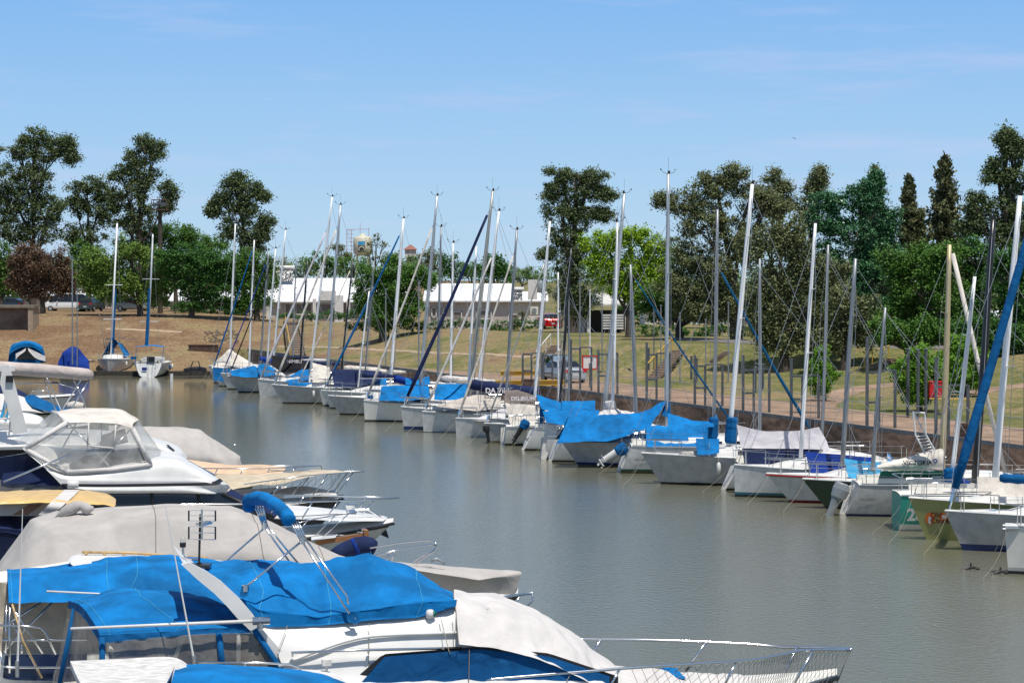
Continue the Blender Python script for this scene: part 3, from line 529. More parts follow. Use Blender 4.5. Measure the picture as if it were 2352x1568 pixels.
def opening(root, name, u0, v0, u1, v1, Y, m=SHUT, frame=True):
    b = MB(); wbox(b, u0, v0, u1, v1, Y-.06, .05); o = loc(b.build(name, m, root), root)
    if frame:
        b = MB(); A = pY(u0, v0, Y); B_ = pY(u1, v1, Y)
        for (a, c) in (((A.x, A.z), (B_.x, A.z)), ((A.x, B_.z), (B_.x, B_.z)), ((A.x, A.z), (A.x, B_.z)), ((B_.x, A.z), (B_.x, B_.z))): b.box(((a[0]+c[0])/2, Y-.1, (a[1]+c[1])/2), (abs(a[0]-c[0])+.1, .08, abs(a[1]-c[1])+.1))
        f = b.build('frame', WALLW, o)
    return o
def loc2(f): return f
h = house('white_roofed_house', 'long low house with bright white roof left of the big leafy tree', 246, 612, 930, 641, 692, 742, 12, WALLP)
for u in (615, 722, 775, 800): b = MB(); wbox(b, u-4, 686, u+4, 742, 245.3, .5); loc(b.build('porch_column', WALLW, h), h)
b = MB(); wbox(b, 733, 668, 770, 690, 245.2, 1.5); loc(b.build('parapet', WALLW, h), h); b = MB(); wbox(b, 768, 678, 788, 744, 244.8, .7); loc(b.build('porch_column', WALLW, h), h)
for u0, u1 in ((655, 716), (730, 762)): opening(h, 'shutter', u0, 697, u1, 722, 246)
opening(h, 'window', 806, 700, 838, 722, 246)
h = house('gabled_house', 'pinkish gabled house with bright white roof right of the leafy tree', 214, 982, 1166, 654, 690, 752, 9, WALLP)
for u0, u1, v0, v1 in ((992, 1002, 706, 728), (1008, 1018, 704, 736), (1094, 1128, 712, 732), (1040, 1060, 716, 736)): opening(h, 'window', u0, v0, u1, v1, 214)
h = house('side_house', 'narrow white roofed building behind the small palm', 226, 1160, 1250, 672, 690, 752, 7, WALLW)
opening(h, 'window', 1168, 722, 1190, 740, 226)
h = house('pale_house', 'pale wall house half hidden behind the dark green layered tree', 268, 395, 616, 668, 690, 735, 10, WALLW)
opening(h, 'window', 470, 698, 520, 712, 268); opening(h, 'window', 548, 698, 575, 712, 268)
h = house('left_house', 'long white building behind the cars at the far left', 292, -60, 400, 664, 678, 712, 9, WALLW)
for u in (20, 150, 210, 262, 310, 360): opening(h, 'window', u, 688, u+26, 706, 292)
h = house('park_house', 'white low building behind the trees right of the lime coloured tree', 232, 1480, 1800, 690, 706, 770, 9, WALLW)
for u in (1510, 1560, 1620, 1690, 1740): opening(h, 'window', u, 724, u+26, 750, 232)
h = house('far_park_house', 'pale building glimpsed under the trees at far right', 220, 1900, 2400, 716, 728, 790, 9, WALLW)
for u in (1960, 2030, 2120, 2210, 2290): opening(h, 'window', u, 744, u+30, 770, 220)
# boat shed
s0 = empty('boat_shed', pY(1390, 770, 200)); tag(s0, 'open fronted shed with worn white roof behind the mooring frames', 'shed')
b = MB(); A = pY(1322, 702, 196); B_ = pY(1448, 702, 196); b.prism([A, B_, B_+Vector((0, 6, .9)), A+Vector((0, 6, .9))], (0, 0, .15)); loc(b.build('roof', mat('worn white roof', (.62, .60, .56), rough=.8, var=.35, vs=2), s0), s0)
for u in (1326, 1352, 1440): b = MB(); wbox(b, u-4, 705, u+4, 775, 196.2, .4); loc(b.build('post', WALLW, s0), s0)
b = MB(); wbox(b, 1322, 704, 1345, 775, 198, 3); loc(b.build('side_wall', WALLW, s0), s0)
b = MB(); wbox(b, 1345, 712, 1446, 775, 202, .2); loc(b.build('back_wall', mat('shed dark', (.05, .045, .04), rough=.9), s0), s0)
b = MB()
for i in range(6): wbox(b, 1385, 722+i*6, 1432, 725.5+i*6, 195.6, .06)
loc(b.build('louvre_panel', OLDW, s0), s0)
def solar(label, u0, u1, v0, v1, Y):
    r = empty('solar_water_heater', pY((u0+u1)/2, v1, Y)); tag(r, label, 'solar heater')
    b = MB(); A, B_, C, D = pY(u0, v1, Y), pY(u1, v1, Y), pY(u1, v0+4, Y+1.2), pY(u0, v0+4, Y+1.2); b.prism([A, B_, C, D], (0, .05, .08)); loc(b.build('panel', FOIL, r), r)
    b = MB(); P = pY(u0-3, v0+3, Y+1.1); Q = pY(u1+3, v0+3, Y+1.1); b.tube([P, Q], .22, 10); loc(b.build('tank', WHITE, r, True), r)
solar('black solar heater with white tank above the left house roof', 634, 674, 611, 646, 250)
solar('left solar heater with white tank on the gabled house', 1046, 1102, 656, 674, 220)
solar('middle solar heater with white tank on the gabled house', 1108, 1156, 658, 678, 220.5)
solar('right silvery solar heater beside the gable end', 1160, 1200, 661, 690, 220)
r = empty('water_cistern', pY(1225, 690, 222)); tag(r, 'white box and dark cylinder cistern on a roof stand', 'cistern')
b = MB(); wbox(b, 1213, 642, 1234, 688, 222, 1.2); loc(b.build('box', WALLW, r), r); P = pY(1240, 672, 222.5); b = MB().lathe((P.x, P.y, P.z), [(.3, 0), (.33, .05), (.33, 1.0), (.25, 1.08)], 14); loc(b.build('cylinder', OUTG, r, True), r)
r = empty('air_conditioner', pY(1225, 720, 221)); tag(r, 'white wall mounted air conditioner under the cistern', 'air conditioner')
b = MB(); wbox(b, 1218, 704, 1236, 722, 221, .5); loc(b.build('casing', WHITE2, r), r); P = pY(1227, 713, 220.95); b = MB().tube([P, P+Vector((0, -.04, 0))], .24, 16); loc(b.build('fan_grille', OUTG, r), r)
# water tank on its tower
Y = 560; P = pY(833, 580, Y); r = empty('water_tank', (P.x, Y, 4.3)); tag(r, 'cream cylindrical water tank with blue panel on a tower', 'water tank'); sc = Y/F; R = 21.5*sc; z0 = P.z-4.3; z1 = pY(833, 548, Y).z-4.3; z2 = pY(833, 541, Y).z-4.3
CT = mat('cream tank', (.55, .53, .42), rough=.6, var=.1)
MB().lathe((0, 0, 0), [(R*.7, z0-.8), (R, z0), (R, z1), (R*.85, z1+.45), (R*.3, z2), (R*.3, z2+.5)], 28).build('tank', CT, r, True)
[MB().tube([(x*R*.6, y*R*.6, -1), (x*R*.6, y*R*.6, z0)], .25, 6).build('tower_leg', CT, r) for x in (-1, 1) for y in (-1, 1)]
def wrap(b, a0, a1, za, zb, rr, n=8): b.grid([[Vector((rr*math.sin(a0+(a1-a0)*i/n), -rr*math.cos(a0+(a1-a0)*i/n), z)) for i in range(n+1)] for z in (za, zb)])
b = MB(); wrap(b, -.42, .32, z1-.7, z1-1.6, R+.03); b.build('blue_panel', LBLUE, r)
b = MB(); wrap(b, -.42, .32, z1-1.75, z1-3.4, R+.03); o = b.build('dark_emblem', mat('emblem dark', (.05, .05, .035), rough=.7), r)
b = MB(); b.tube([(-.1+.65*math.cos(t), -R-.06, z1-2.7+.65*math.sin(t)) for t in np.linspace(-.4, 3.54, 14)], .13, 5); b.build('emblem_ring', CT, r)
b = MB()
for x in (-R-1.6, -R-.5): b.tube([(x, 0, -1), (x, 0, z2+1.4)], .06, 4)
for i in range(11): b.tube([(-R-1.7, 0, z2+1.3-i*.95), (-R+.2, 0, z2+1.3-i*.95)], .045, 4)
b.tube([(-R-1.7, 0, z2+1.5), (R-.8, 0, z2+1.6)], .05, 4); b.tube([(R-.8, 0, z1), (R-.8, 0, z2+2)], .05, 4); b.tube([(-.6, 0, z2), (-.6, 0, z2+3)], .04, 4); b.build('ladder', mat('ladder red', (.36, .12, .09), rough=.7), r)
Y = 600; P = pY(943, 600, Y); r = empty('water_tower', (P.x, Y, 4.3)); tag(r, 'distant square water tower with red pyramid roof', 'tower'); w = 12.5*Y/F; zb = pY(943, 591, Y).z-4.3; zt = pY(943, 573, Y).z-4.3; za = pY(943, 561, Y).z-4.3
TW = mat('tower wall', (.42, .38, .36), rough=.9, var=.15); b = MB(); b.box((0, 0, zb/2-1), (w*1.5, w*1.5, zb+2)); b.build('stem', mat('tower stem', (.26, .24, .24), rough=.9), r); b = MB(); b.box((0, 0, (zb+zt)/2), (w*2, w*2, zt-zb)); b.build('tank_room', TW, r)
b = MB(); b.box((0, 0, zb+.35), (w*2.1, w*2.1, .7)); b.build('band', WALLW, r)
e = w*1.28; MB().add([(-e, -e, zt), (e, -e, zt), (e, e, zt), (-e, e, zt), (0, 0, za)], [(0, 1, 4), (1, 2, 4), (2, 3, 4), (3, 0, 4), (3, 2, 1, 0)]).build('roof', TILE, r)
# floodlight tower
Y = 250; P = pg(368, 730); P = Vector((pY(368, 640, Y).x, Y, hgt(pY(368, 640, Y).x, Y))); r = empty('floodlight_tower', P); tag(r, 'brown lattice platform tower rising behind the second far mast', 'light tower')
zt = pY(370, 482, Y).z-P.z; b = MB(); b.tube([(0, 0, 0), (0, 0, zt)], [.30, .22], 8); b.build('pole', BARK, r)
RU = mat('rusty steel', (.10, .055, .04), rough=.8, var=.4); b = MB(); b.box((0, 0, zt), (1.7, 1.5, .12))
for x in (-.8, .8):
    for y in (-.7, .7): b.tube([(x, y, zt), (x, y, zt+1.1)], .04, 4)
for z in (.55, 1.1):
    for y in (-.7, .7): b.tube([(-.8, y, zt+z), (.8, y, zt+z)], .035, 4)
    for x in (-.8, .8): b.tube([(x, -.7, zt+z), (x, .7, zt+z)], .035, 4)
b.build('platform', RU, r)
for x, z in ((-.45, .55), (.05, .75), (.5, .6)):
    b = MB(); b.box((x, -.75, zt+z), (.45, .25, .4)); b.build('floodlight', STEELD, r)
# left retaining wall
Y0 = 232; r = empty('retaining_wall', pY(35, 775, Y0)); tag(r, 'weathered concrete retaining wall on the slope at far left', 'wall'); CW = mat('weathered concrete', (.26, .20, .16), rough=.9, col2=(.11, .07, .05), vs=.5, bump=.04, bs=3)
b = MB(); wbox(b, -120, 706, 66, 779, Y0, .5); loc(b.build('wall_face', CW, r), r); b = MB(); wbox(b, 64, 706, 76, 781, Y0-.9, 3); loc(b.build('end_pier', mat('pier concrete', (.36, .27, .19), rough=.9, var=.2), r), r)
b = MB(); wbox(b, -120, 701, 78, 707, Y0-1.0, 3.2); loc(b.build('coping', mat('coping', (.20, .17, .13), rough=.9, var=.3), r), r)
b = MB(); wbox(b, -120, 775, 82, 784, Y0-1.6, 1.6); loc(b.build('footing', RU, r), r)
# stone wall
r = empty('stone_wall', pY(1140, 785, 203)); tag(r, 'low grey dry stone wall along the bank top by the gabled house', 'wall')
b = MB(); rg = random.Random(3)
for k in range(4):
    u = 1044+rg.uniform(0, 4)
    while u < 1246: w = rg.uniform(5, 11); z = 764+k*5.2; wbox(b, u, z, u+w-.6, z+4.8, 203+rg.uniform(-.12, .05), .6); u += w
b2 = wbox(b, 1044, 766, 1248, 788, 203.2, .5); loc(b.build('stone_course', mat('stone', (.20, .19, .18), rough=.95, var=.4, vs=2), r), r)
# ------------------------------------------------------------------ quay furniture
def frame(i, label, u, v, h1, h2, wpx, post=True):
    # u,v: foot of the tall near post on the quay edge
    P = pz(u, v, 2.3); P = Vector((Xq(P.y)+.15, P.y, 2.3)); r = empty('mooring_gantry', P, math.radians(0)); tag(r, label, 'mooring gantry', 'dark steel mooring gantries along the quay')
    s = P.y/F; w2 = wpx*s; g = .55
    b = MB(); b.box((0, -.02, h1/2-.9), (.13, .13, h1+1.8)); b.build('tall_post', STEELD, r)
    b = MB(); b.box((g, .1, h2/2), (.12, .12, h2)); b.build('post', STEELD, r)
    for z_ in (.97, .45): b = MB(); b.box((g/2, .04, h2*z_), (g, .1, .1)); b.build('rung', STEELD, r)
    if post:
        b = MB(); b.box((g+w2, .2, h2/2), (.12, .12, h2)); b.build('post', STEELD, r)
        b = MB(); b.box((g+w2/2, .15, h2), (w2, .08, .08)); b.build('crossbar', STEELD, r)
FRM = [('dark steel mooring gantry left of the yellow beams', 1118, 884, 1.9, 2.0, 24), ('dark steel mooring gantry standing at the yellow beams', 1188, 890, 2.1, 2.0, 28), ('dark steel mooring gantry in front of the silver car', 1266, 898, 3.1, 2.6, 26),
       ('dark steel mooring gantry beside the small red framed sign', 1350, 906, 2.6, 2.4, 22), ('dark steel mooring gantry just left of the tall grey mast', 1447, 920, 3.2, 2.6, 30), ('dark steel mooring gantry just right of the tall grey mast', 1556, 934, 2.7, 2.2, 40),
       ('dark steel mooring gantry behind the big white mast', 1678, 948, 2.9, 2.2, 36), ('dark steel mooring gantry left of the small cypress', 1804, 962, 2.9, 2.1, 38), ('tall dark steel mooring gantry right of the small cypress', 1957, 984, 4.1, 2.6, 38),
       ('dark steel mooring gantry in front of the red bin', 2136, 1004, 3.4, 2.2, 46), ('dark steel mooring gantry at the right frame edge', 2330, 1030, 4.2, 3.2, 50)]
for i, q_ in enumerate(FRM): frame(i, *q_)
# yellow beams
for lb, u0, u1, v in (('lower long yellow steel beam lying behind the mooring frames', 1138, 1296, 880), ('upper short yellow steel beam stacked on the long one', 1150, 1230, 871)):
    A = pz(u0, v, 2.6); B_ = A+Vector(((u1-u0)*A.y/F, .6, 0)); zz = 2.62 if v == 880 else 2.98
    A.z = B_.z = zz; d = B_-A; M = Matrix.Rotation(math.atan2(d.y, d.x), 3, 'Z'); b = MB()
    r = empty('yellow_beam', A); tag(r, lb, 'beam', 'yellow beams on the quay')
    for z in (-.14, .14): b.box((d.x/2, d.y/2, z), (d.length, .3, .05), rot=M)
    b.box((d.x/2, d.y/2, 0), (d.length, .06, .28), rot=M); b.build('beam', YELP, r)
b = MB()
P = pz(1220, 888, 2.3)
for x in (-1.5, 1.4): b.box((P.x+x, P.y, 2.39), (.35, .7, .18))
tag(b.build('bearer_block', WOOD), 'two timber blocks under the yellow beams', 'timber')
# red framed sign
P = pz(1355, 890, 2.3); r = empty('sign_board', P); tag(r, 'small red framed white notice board beside the silver car', 'sign'); b = MB(); b.box((0, 0, .75), (.1, .1, 1.5)); b.build('post', STEELD, r)
b = MB()
for x, z, w_, h_ in ((0, 1.95, .95, .08), (0, 1.15, .95, .08), (-.45, 1.55, .08, .8), (.45, 1.55, .08, .8)): b.box((x, 0, z), (w_, .08, h_))
b.build('frame', RED, r); b = MB(); b.box((0, .01, 1.55), (.8, .03, .7)); b.build('board', OLDW, r)
# red bin on posts
P = pz(2150, 948, 2.3); r = empty('red_box', P); tag(r, 'red box on a post beneath the large cypress', 'box'); b = MB(); b.box((0, 0, .35), (.12, .12, .7)); b.build('post', STEELD, r)
b = MB(); b.box((0, 0, 1.15), (.72, .4, .78)); b.box((0, 0, 1.57), (.78, .46, .06)); b.build('box', RED, r); b = MB(); b.box((-.2, -.22, .85), (.2, .03, .12)); b.build('hatch', mat('dark red', (.2, .01, .012)), r)
# brown crate on the quay
P = pz(2214, 1006, 2.3); r = empty('wooden_crate', P); tag(r, 'dark brown crate on the quay edge left of the black mast', 'crate'); b = MB()
for z in (.08, .24, .40, .56): b.box((0, 0, z), (.6, .5, .14))
b.build('slat', mat('crate brown', (.06, .035, .025), rough=.8, var=.4), r); b = MB()
for x in (-.27, .27):
    for y in (-.23, .23): b.box((x, y, .32), (.07, .07, .66))
b.build('corner_post', WOOD, r)
P = pz(1213, 893, 2.3); b = MB(); b.box((P.x, P.y, 2.6), (.8, .5, .5)); b.box((P.x, P.y, 2.88), (.86, .56, .06)); tag(b.build('bollard_box', RU), 'rusty brown box on the quay left of the silver car', 'box')
# yellow gate pipe
P = pz(2228, 965, 2.3); b = MB(); b.tube([(P.x, P.y, 2.3), (P.x, P.y, 3.3), (P.x-2, P.y-.4, 3.35)], .03, 6); tag(b.build('yellow_barrier', YELP), 'thin yellow pipe barrier on the lawn edge right of the red box', 'barrier')
# wire along the quay
b = MB()
for h_ in (1.1, .62):
    pts = []
    for i, Y in enumerate(np.arange(84, 150, 1.0)): pts.append((Xq(Y)+2.0, Y, 2.3+h_-.12*abs(math.sin(i*.22))))
    b.tube(pts, .016, 4)
tag(b.build('quay_wire', WIRE), 'slack wire fence strung along the quay road', 'wire fence')
# steps
def steps(label, u0, v0, u1, v1, w, rail=None, n=12, m=None):
    A, B_ = pg(u0, v0), pg(u1, v1); d = B_-A; r = empty('steps', A); tag(r, label, 'steps'); h = math.atan2(d.y, d.x); M = Matrix.Rotation(h, 3, 'Z'); b = MB()
    for i in range(n): c = d*((i+.5)/n); b.box((c.x, c.y, c.z+.06), (d.length/n*.85, w, .18), rot=M)
    b.build('tread', m or mat('step concrete', (.24, .17, .12), rough=.9, var=.3), r)
    b = MB()
    for s in ((-1, 1) if w > 1 else ()):
        o = M @ Vector((0, s*(w/2+.08), 0)); b.prism([o, o+d, o+d+Vector((0, 0, .25)), o+Vector((0, 0, .25))], M @ Vector((0, .1*s, 0)))
    if w > 1: b.build('side_wall', mat('step side', (.16, .12, .085), rough=.9, var=.3), r)
    if rail:
        b = MB(); o = M @ Vector((0, w/2+.1, 0)); P = [o+d*t+Vector((0, 0, .95)) for t in (0, .33, .66, 1)]; b.tube(P, .045, 5)
        for p_ in P: b.tube([p_, p_-Vector((0, 0, .95))], .035, 5)
        b.build('handrail', rail, r)
steps('brown steps climbing the bank behind the first far sailboat', 260, 800, 246, 728, 1.3, None, 16)
steps('brown steps with yellow handrail climbing the bank left of the black mast', 684, 822, 668, 740, 1.1, YELP, 16)
steps('pale steps with white handrail on the bank left of the pine', 1246, 836, 1278, 796, .7, WHITE, 10, CW)
steps('steps with long yellow handrail on the slope right of the silver car', 1500, 872, 1560, 808, .8, YELP, 12)
steps('short steps with yellow handrail on the lawn between grey masts', 1994, 850, 2050, 830, .7, YELP, 8)
steps('grey concrete ramp on the slope left of the big white mast', 1636, 838, 1672, 812, .5, None, 9, CW)
# rubble and retaining timber on far bank
rg = random.Random(5); b = MB()
for i in range(90):
    u = rg.uniform(470, 545); v = rg.uniform(760, 790); p = pg(u, v); s_ = rg.uniform(.12, .32); b.box(p+Vector((0, 0, s_*.3)), (s_, s_*.8, s_*.6), rg.uniform(0, 3))
tag(b.build('rubble', mat('rubble stone', (.26, .19, .13), rough=.95, var=.3)), kind='stuff', label='scattered pale rubble on the far bank')
A = pg(434, 806); B_ = pg(500, 810); d = B_-A; b = MB(); b.box((A+B_)/2+Vector((0, 0, .3)), (d.length, .3, .6), math.atan2(d.y, d.x)); b.box((A+B_)/2+Vector((0, 0, .63)), (d.length+.2, .4, .07), math.atan2(d.y, d.x)); tag(b.build('timber_bulkhead', RU), 'low brown timber bulkhead on the far bank below the rubble', 'bulkhead')
# mid-slope bollards and thin poles
POLES = [(166, 590, 799, .07, 'tall thin grey pole left of the pair above the navy covered boat', ALUG), (177, 663, 803, .06, 'shorter thin grey pole of the pair above the navy covered boat', ALUG), (1332, 640, 842, .06, 'thin grey pole right behind the black mast', ALUG),
         (1355, 668, 856, .05, 'thin white pole left of the small red framed sign', ALUW), (1383, 663, 852, .055, 'thin grey pole right of the red framed sign', ALUG), (1502, 712, 862, .05, 'thin grey pole on the slope left of the tall grey mast', ALUG),
         (1518, 703, 864, .05, 'thin pale pole touching the tall grey mast', ALUG), (1562, 720, 880, .05, 'thin pole on the slope right of the tall grey mast', ALUG), (1673, 696, 878, .05, 'thin pale pole left of the big white mast', ALUG), (886, 665, 850, .06, 'thin grey pole in front of the leafy tree left side', ALUG), (962, 651, 870, .07, 'grey pole in front of the leafy tree right side', ALUG),
         (1621, 735, 885, .05, 'thin pole on the slope midway between grey masts', ALUG)]
for u, v0, v1, r_, lb, m_ in POLES:
    P = pg(u, v1) if v1 > 840 else pY(u, v1, 206); t = pY(u, v0, P.y); b = MB(); b.tube([P-Vector((0, 0, 1.5)), t], [r_, r_*.8], 6); r = empty('steel_pole', P); tag(r, lb, 'pole', 'thin steel poles around the basin'); loc(b.build('pole', m_, r), r)
    b = MB(); b.tube([t, t+Vector((0, 0, .08))], r_*1.5, 6); loc(b.build('cap', m_, r), r)
rg = random.Random(8)
SP = [(1455, 848, 'leftmost'), (1490, 852, 'second'), (1588, 872, 'third'), (1600, 878, 'fourth'), (1735, 902, 'fifth'), (1752, 895, 'sixth'), (2085, 960, 'seventh'), (2108, 962, 'eighth'), (2126, 960, 'ninth')]
for u, v, w_ in SP:
    P = pg(u, v); hh = 1.5 if u < 1800 else 3.3; r = empty('steel_stub_post', P); tag(r, f'{w_} short grey steel post from the left on the slope behind the quay', 'post', 'short steel posts behind the quay')
    b = MB(); b.tube([(0, 0, -.2), (0, 0, hh)], .075, 8); b.build('post', STEELD, r); b = MB(); b.tube([(0, 0, hh), (0, 0, hh+.05)], .1, 8); b.build('cap', ALUG, r)
# ------------------------------------------------------------------ cars
TYRE = mat('tyre', (.02, .02, .02), rough=.8); LAMP = mat('tail lamp', (.5, .01, .01), rough=.2); HEADL = mat('head lamp', (.8, .8, .8), rough=.1); PLATE = mat('number plate', (.5, .5, .5), rough=.5)
def car(label, P, deg, col, kind='sedan', name='parked_car'):
    r = empty(name, P, math.radians(deg)); tag(r, label, 'van' if kind == 'van' else 'car'); M = mat('paint %s' % str(col), col, rough=.25, metal=.35 if col[0] > .3 and col[0] < .7 else 0, coat=.6)
    S = {'sedan': [(0, .40, .80, .82), (.10, .26, .93, .97), (.75, .24, .96, 1.02), (1.3, .22, .96, 1.38), (2.2, .22, .94, 1.45), (2.8, .22, .92, 1.38), (3.4, .22, .90, 1.0), (4.05, .28, .78, .82), (4.2, .38, .66, .70)],
         'hatch': [(0, .40, .90, .95), (.08, .26, .98, 1.30), (.45, .24, 1.0, 1.50), (1.3, .22, 1.0, 1.58), (2.2, .22, .98, 1.58), (2.7, .22, .96, 1.45), (3.3, .22, .94, 1.05), (3.95, .28, .82, .86), (4.1, .38, .70, .74)],
         'van': [(0, .42, 1.0, 1.1), (.06, .3, 1.05, 1.9), (.3, .28, 1.05, 2.05), (2, .26, 1.05, 2.08), (3.4, .26, 1.05, 2.0), (3.9, .26, 1.03, 1.75), (4.3, .26, 1.0, 1.2), (4.8, .3, .9, .95), (4.95, .4, .7, .75)]}[kind]
    w = .86 if kind != 'van' else .95; rings = []
    for x, zb, zl, zt in S:
        t = min(1, (zt-zl)/.35); wt = w*(.98-.2*t); e = .93 if x in (S[0][0], S[-1][0]) else 1
        h = [(w*.85*e, zb), (w*e, zb+.16), (w*e*1.01, (zb+zl)/2), (w*.97*e, zl), (wt*e, zt-.05*t-.01), (wt*.8*e, zt), (0, zt+.015)]
        rings.append([Vector((x-2.1, y, z)) for y, z in h]+[Vector((x-2.1, -y, z)) for y, z in reversed(h[:-1])])
    body, gl = MB(), MB(); n = len(rings); m = len(rings[0])
    for i in range(n-1):
        for j in range(m-1):
            q_ = [rings[i][j], rings[i][j+1], rings[i+1][j+1], rings[i+1][j]]; ht = (S[i][3]-S[i][2] > .2, S[i+1][3]-S[i+1][2] > .2)
            side = j in (3, m-5); top = j in (4, 5, m-7, m-6); slope = abs(S[i][3]-S[i+1][3]) > .22
            g = (side and all(ht)) or (side and any(ht) and slope) or (top and slope and any(ht))
            if side and g and i % 2 == 1 and kind != 'van': pass
            (gl if g else body).add(q_, [(0, 1, 2, 3)])
    for k_, ring in ((0, rings[0]), (1, rings[-1])): body.add(ring, [tuple(range(m))])
    for i in range(n-1): body.add([rings[i][0], rings[i][-1], rings[i+1][-1], rings[i+1][0]], [(0, 1, 2, 3)])
    body.build('body', M, r); gl.build('window', DARK, r); L_ = S[-1][0]
    for x in (.75, L_-.85):
        for s in (-1, 1):
            b = MB(); b.tube([(x-2.1, s*(w-.2), .32), (x-2.1, s*(w+.01), .32)], .32, 18); wh = b.build('wheel', TYRE, r); b = MB(); b.tube([(x-2.1, s*(w), .32), (x-2.1, s*(w+.02), .32)], .19, 12); b.build('rim', ALU, wh)
    for s in (-1, 1):
        b = MB(); b.box((.02-2.1, s*w*.76, S[1][2]-.12), (.10, .26, .2)); b.build('tail_light', LAMP, r); b = MB(); b.box((L_-.06-2.1, s*w*.68, S[-1][2]-.02), (.10, .3, .13)); b.build('headlight', HEADL, r)
        b = MB(); b.box((L_*.66-2.1, s*(w+.08), S[3][2]+.05), (.12, .16, .12)); b.build('mirror', M, r)
    b = MB(); b.box((-.01-2.1, 0, .55), (.04, .42, .13)); b.build('number_plate', PLATE, r)
    b = MB(); b.box((.0-2.1, 0, .38), (.12, w*1.9, .18)); b.build('bumper', M, r)
def carat(label, u, v, Y, deg, col, kind='sedan', name='parked_car'):
    P = pY(u, v, Y); P.z = max(hgt(P.x, P.y), 2.3); car(label, P, deg, col, kind, name)
P = pz(1308, 880, 2.3); P.y += 1.8; P.x -= .4; car('silver sedan parked on the quay with its tail toward the water', P, 112, (.42, .45, .50))
P = pz(1283, 874, 2.3); P.y += 4.5; car('grey blue car parked just beyond the silver sedan', P, 100, (.16, .22, .28), 'hatch')
carat('white van parked under the russet tree', 160, 700, 262, 175, (.75, .76, .76), 'van', 'parked_van'); carat('dark car at the left frame edge on the bank', 10, 700, 262, 170, (.02, .03, .05), 'hatch')
carat('dark hatchback between the white van and the silver hatchback', 210, 705, 262, 80, (.02, .03, .02), 'hatch'); carat('silver hatchback parked under the drooping green tree', 303, 708, 262, 172, (.40, .42, .43), 'hatch')
carat('bright red car behind the stone wall left of the pine', 1262, 760, 214, 100, (.5, .01, .02), 'sedan'); carat('dark blue pickup parked behind the grey mast at right', 1960, 800, 168, 100, (.012, .018, .03), 'van', 'parked_van')

# ------------------------------------------------------------------ sailboats
def outboard(fr_root, x, y, z, col, cowl, tilt, dirx, s=1.0):
    o = MB(); R = Matrix.Rotation(tilt, 3, 'Y'); c = Vector((x, y, z)); T_ = lambda p: c + R @ (Vector(p)*s)
    R2 = R @ Matrix.Identity(3)
    def pr(sec, m_, nm, par):
        b = MB(); rows = []
        for (zz, a, bb, xo) in sec: rows.append([T_((xo+a*math.cos(t)*dirx, bb*math.sin(t), zz)) for t in np.linspace(0, 2*math.pi, 13)])
        b.grid(rows); b.v; k = len(b.v); b.f.append(tuple(range(12))); b.m.append(0); b.f.append(tuple(k-13+j for j in range(12))); b.m.append(0); return b.build(nm, m_, par, False)
    e = pr([(.02, .14, .11, 0), (.08, .23, .15, .04), (.34, .27, .16, .05), (.50, .22, .13, .03), (.54, .15, .09, .02)], cowl, 'outboard_motor', fr_root)
    pr([(.06, .15, .11, 0), (-.15, .13, .09, 0), (-.60, .11, .07, 0), (-.66, .11, .06, 0)], col, 'leg', e)
    b = MB(); b.box(T_((.05*dirx, 0, -.56)), (.34*s, .16*s, .02), rot=R); b.tube([T_((-.12, 0, -.74)), T_((.22, 0, -.74))], [.05*s, .03*s], 8)
    b.add([T_((0, .01, -.66)), T_((.1, .01, -.66)), T_((.08, .01, -.95)), T_((-.02, .01, -.9))], [(0, 1, 2, 3)])
    for k in range(3):
        a = k*2.094; b.add([T_((.22, 0, -.74)), T_((.24, .1*math.cos(a)-.03*math.sin(a), -.74+.1*math.sin(a)+.03*math.cos(a))), T_((.2, .13*math.cos(a+.4), -.74+.13*math.sin(a+.4)))], [(0, 1, 2)])
    b.build('propeller', col, e)
    return e
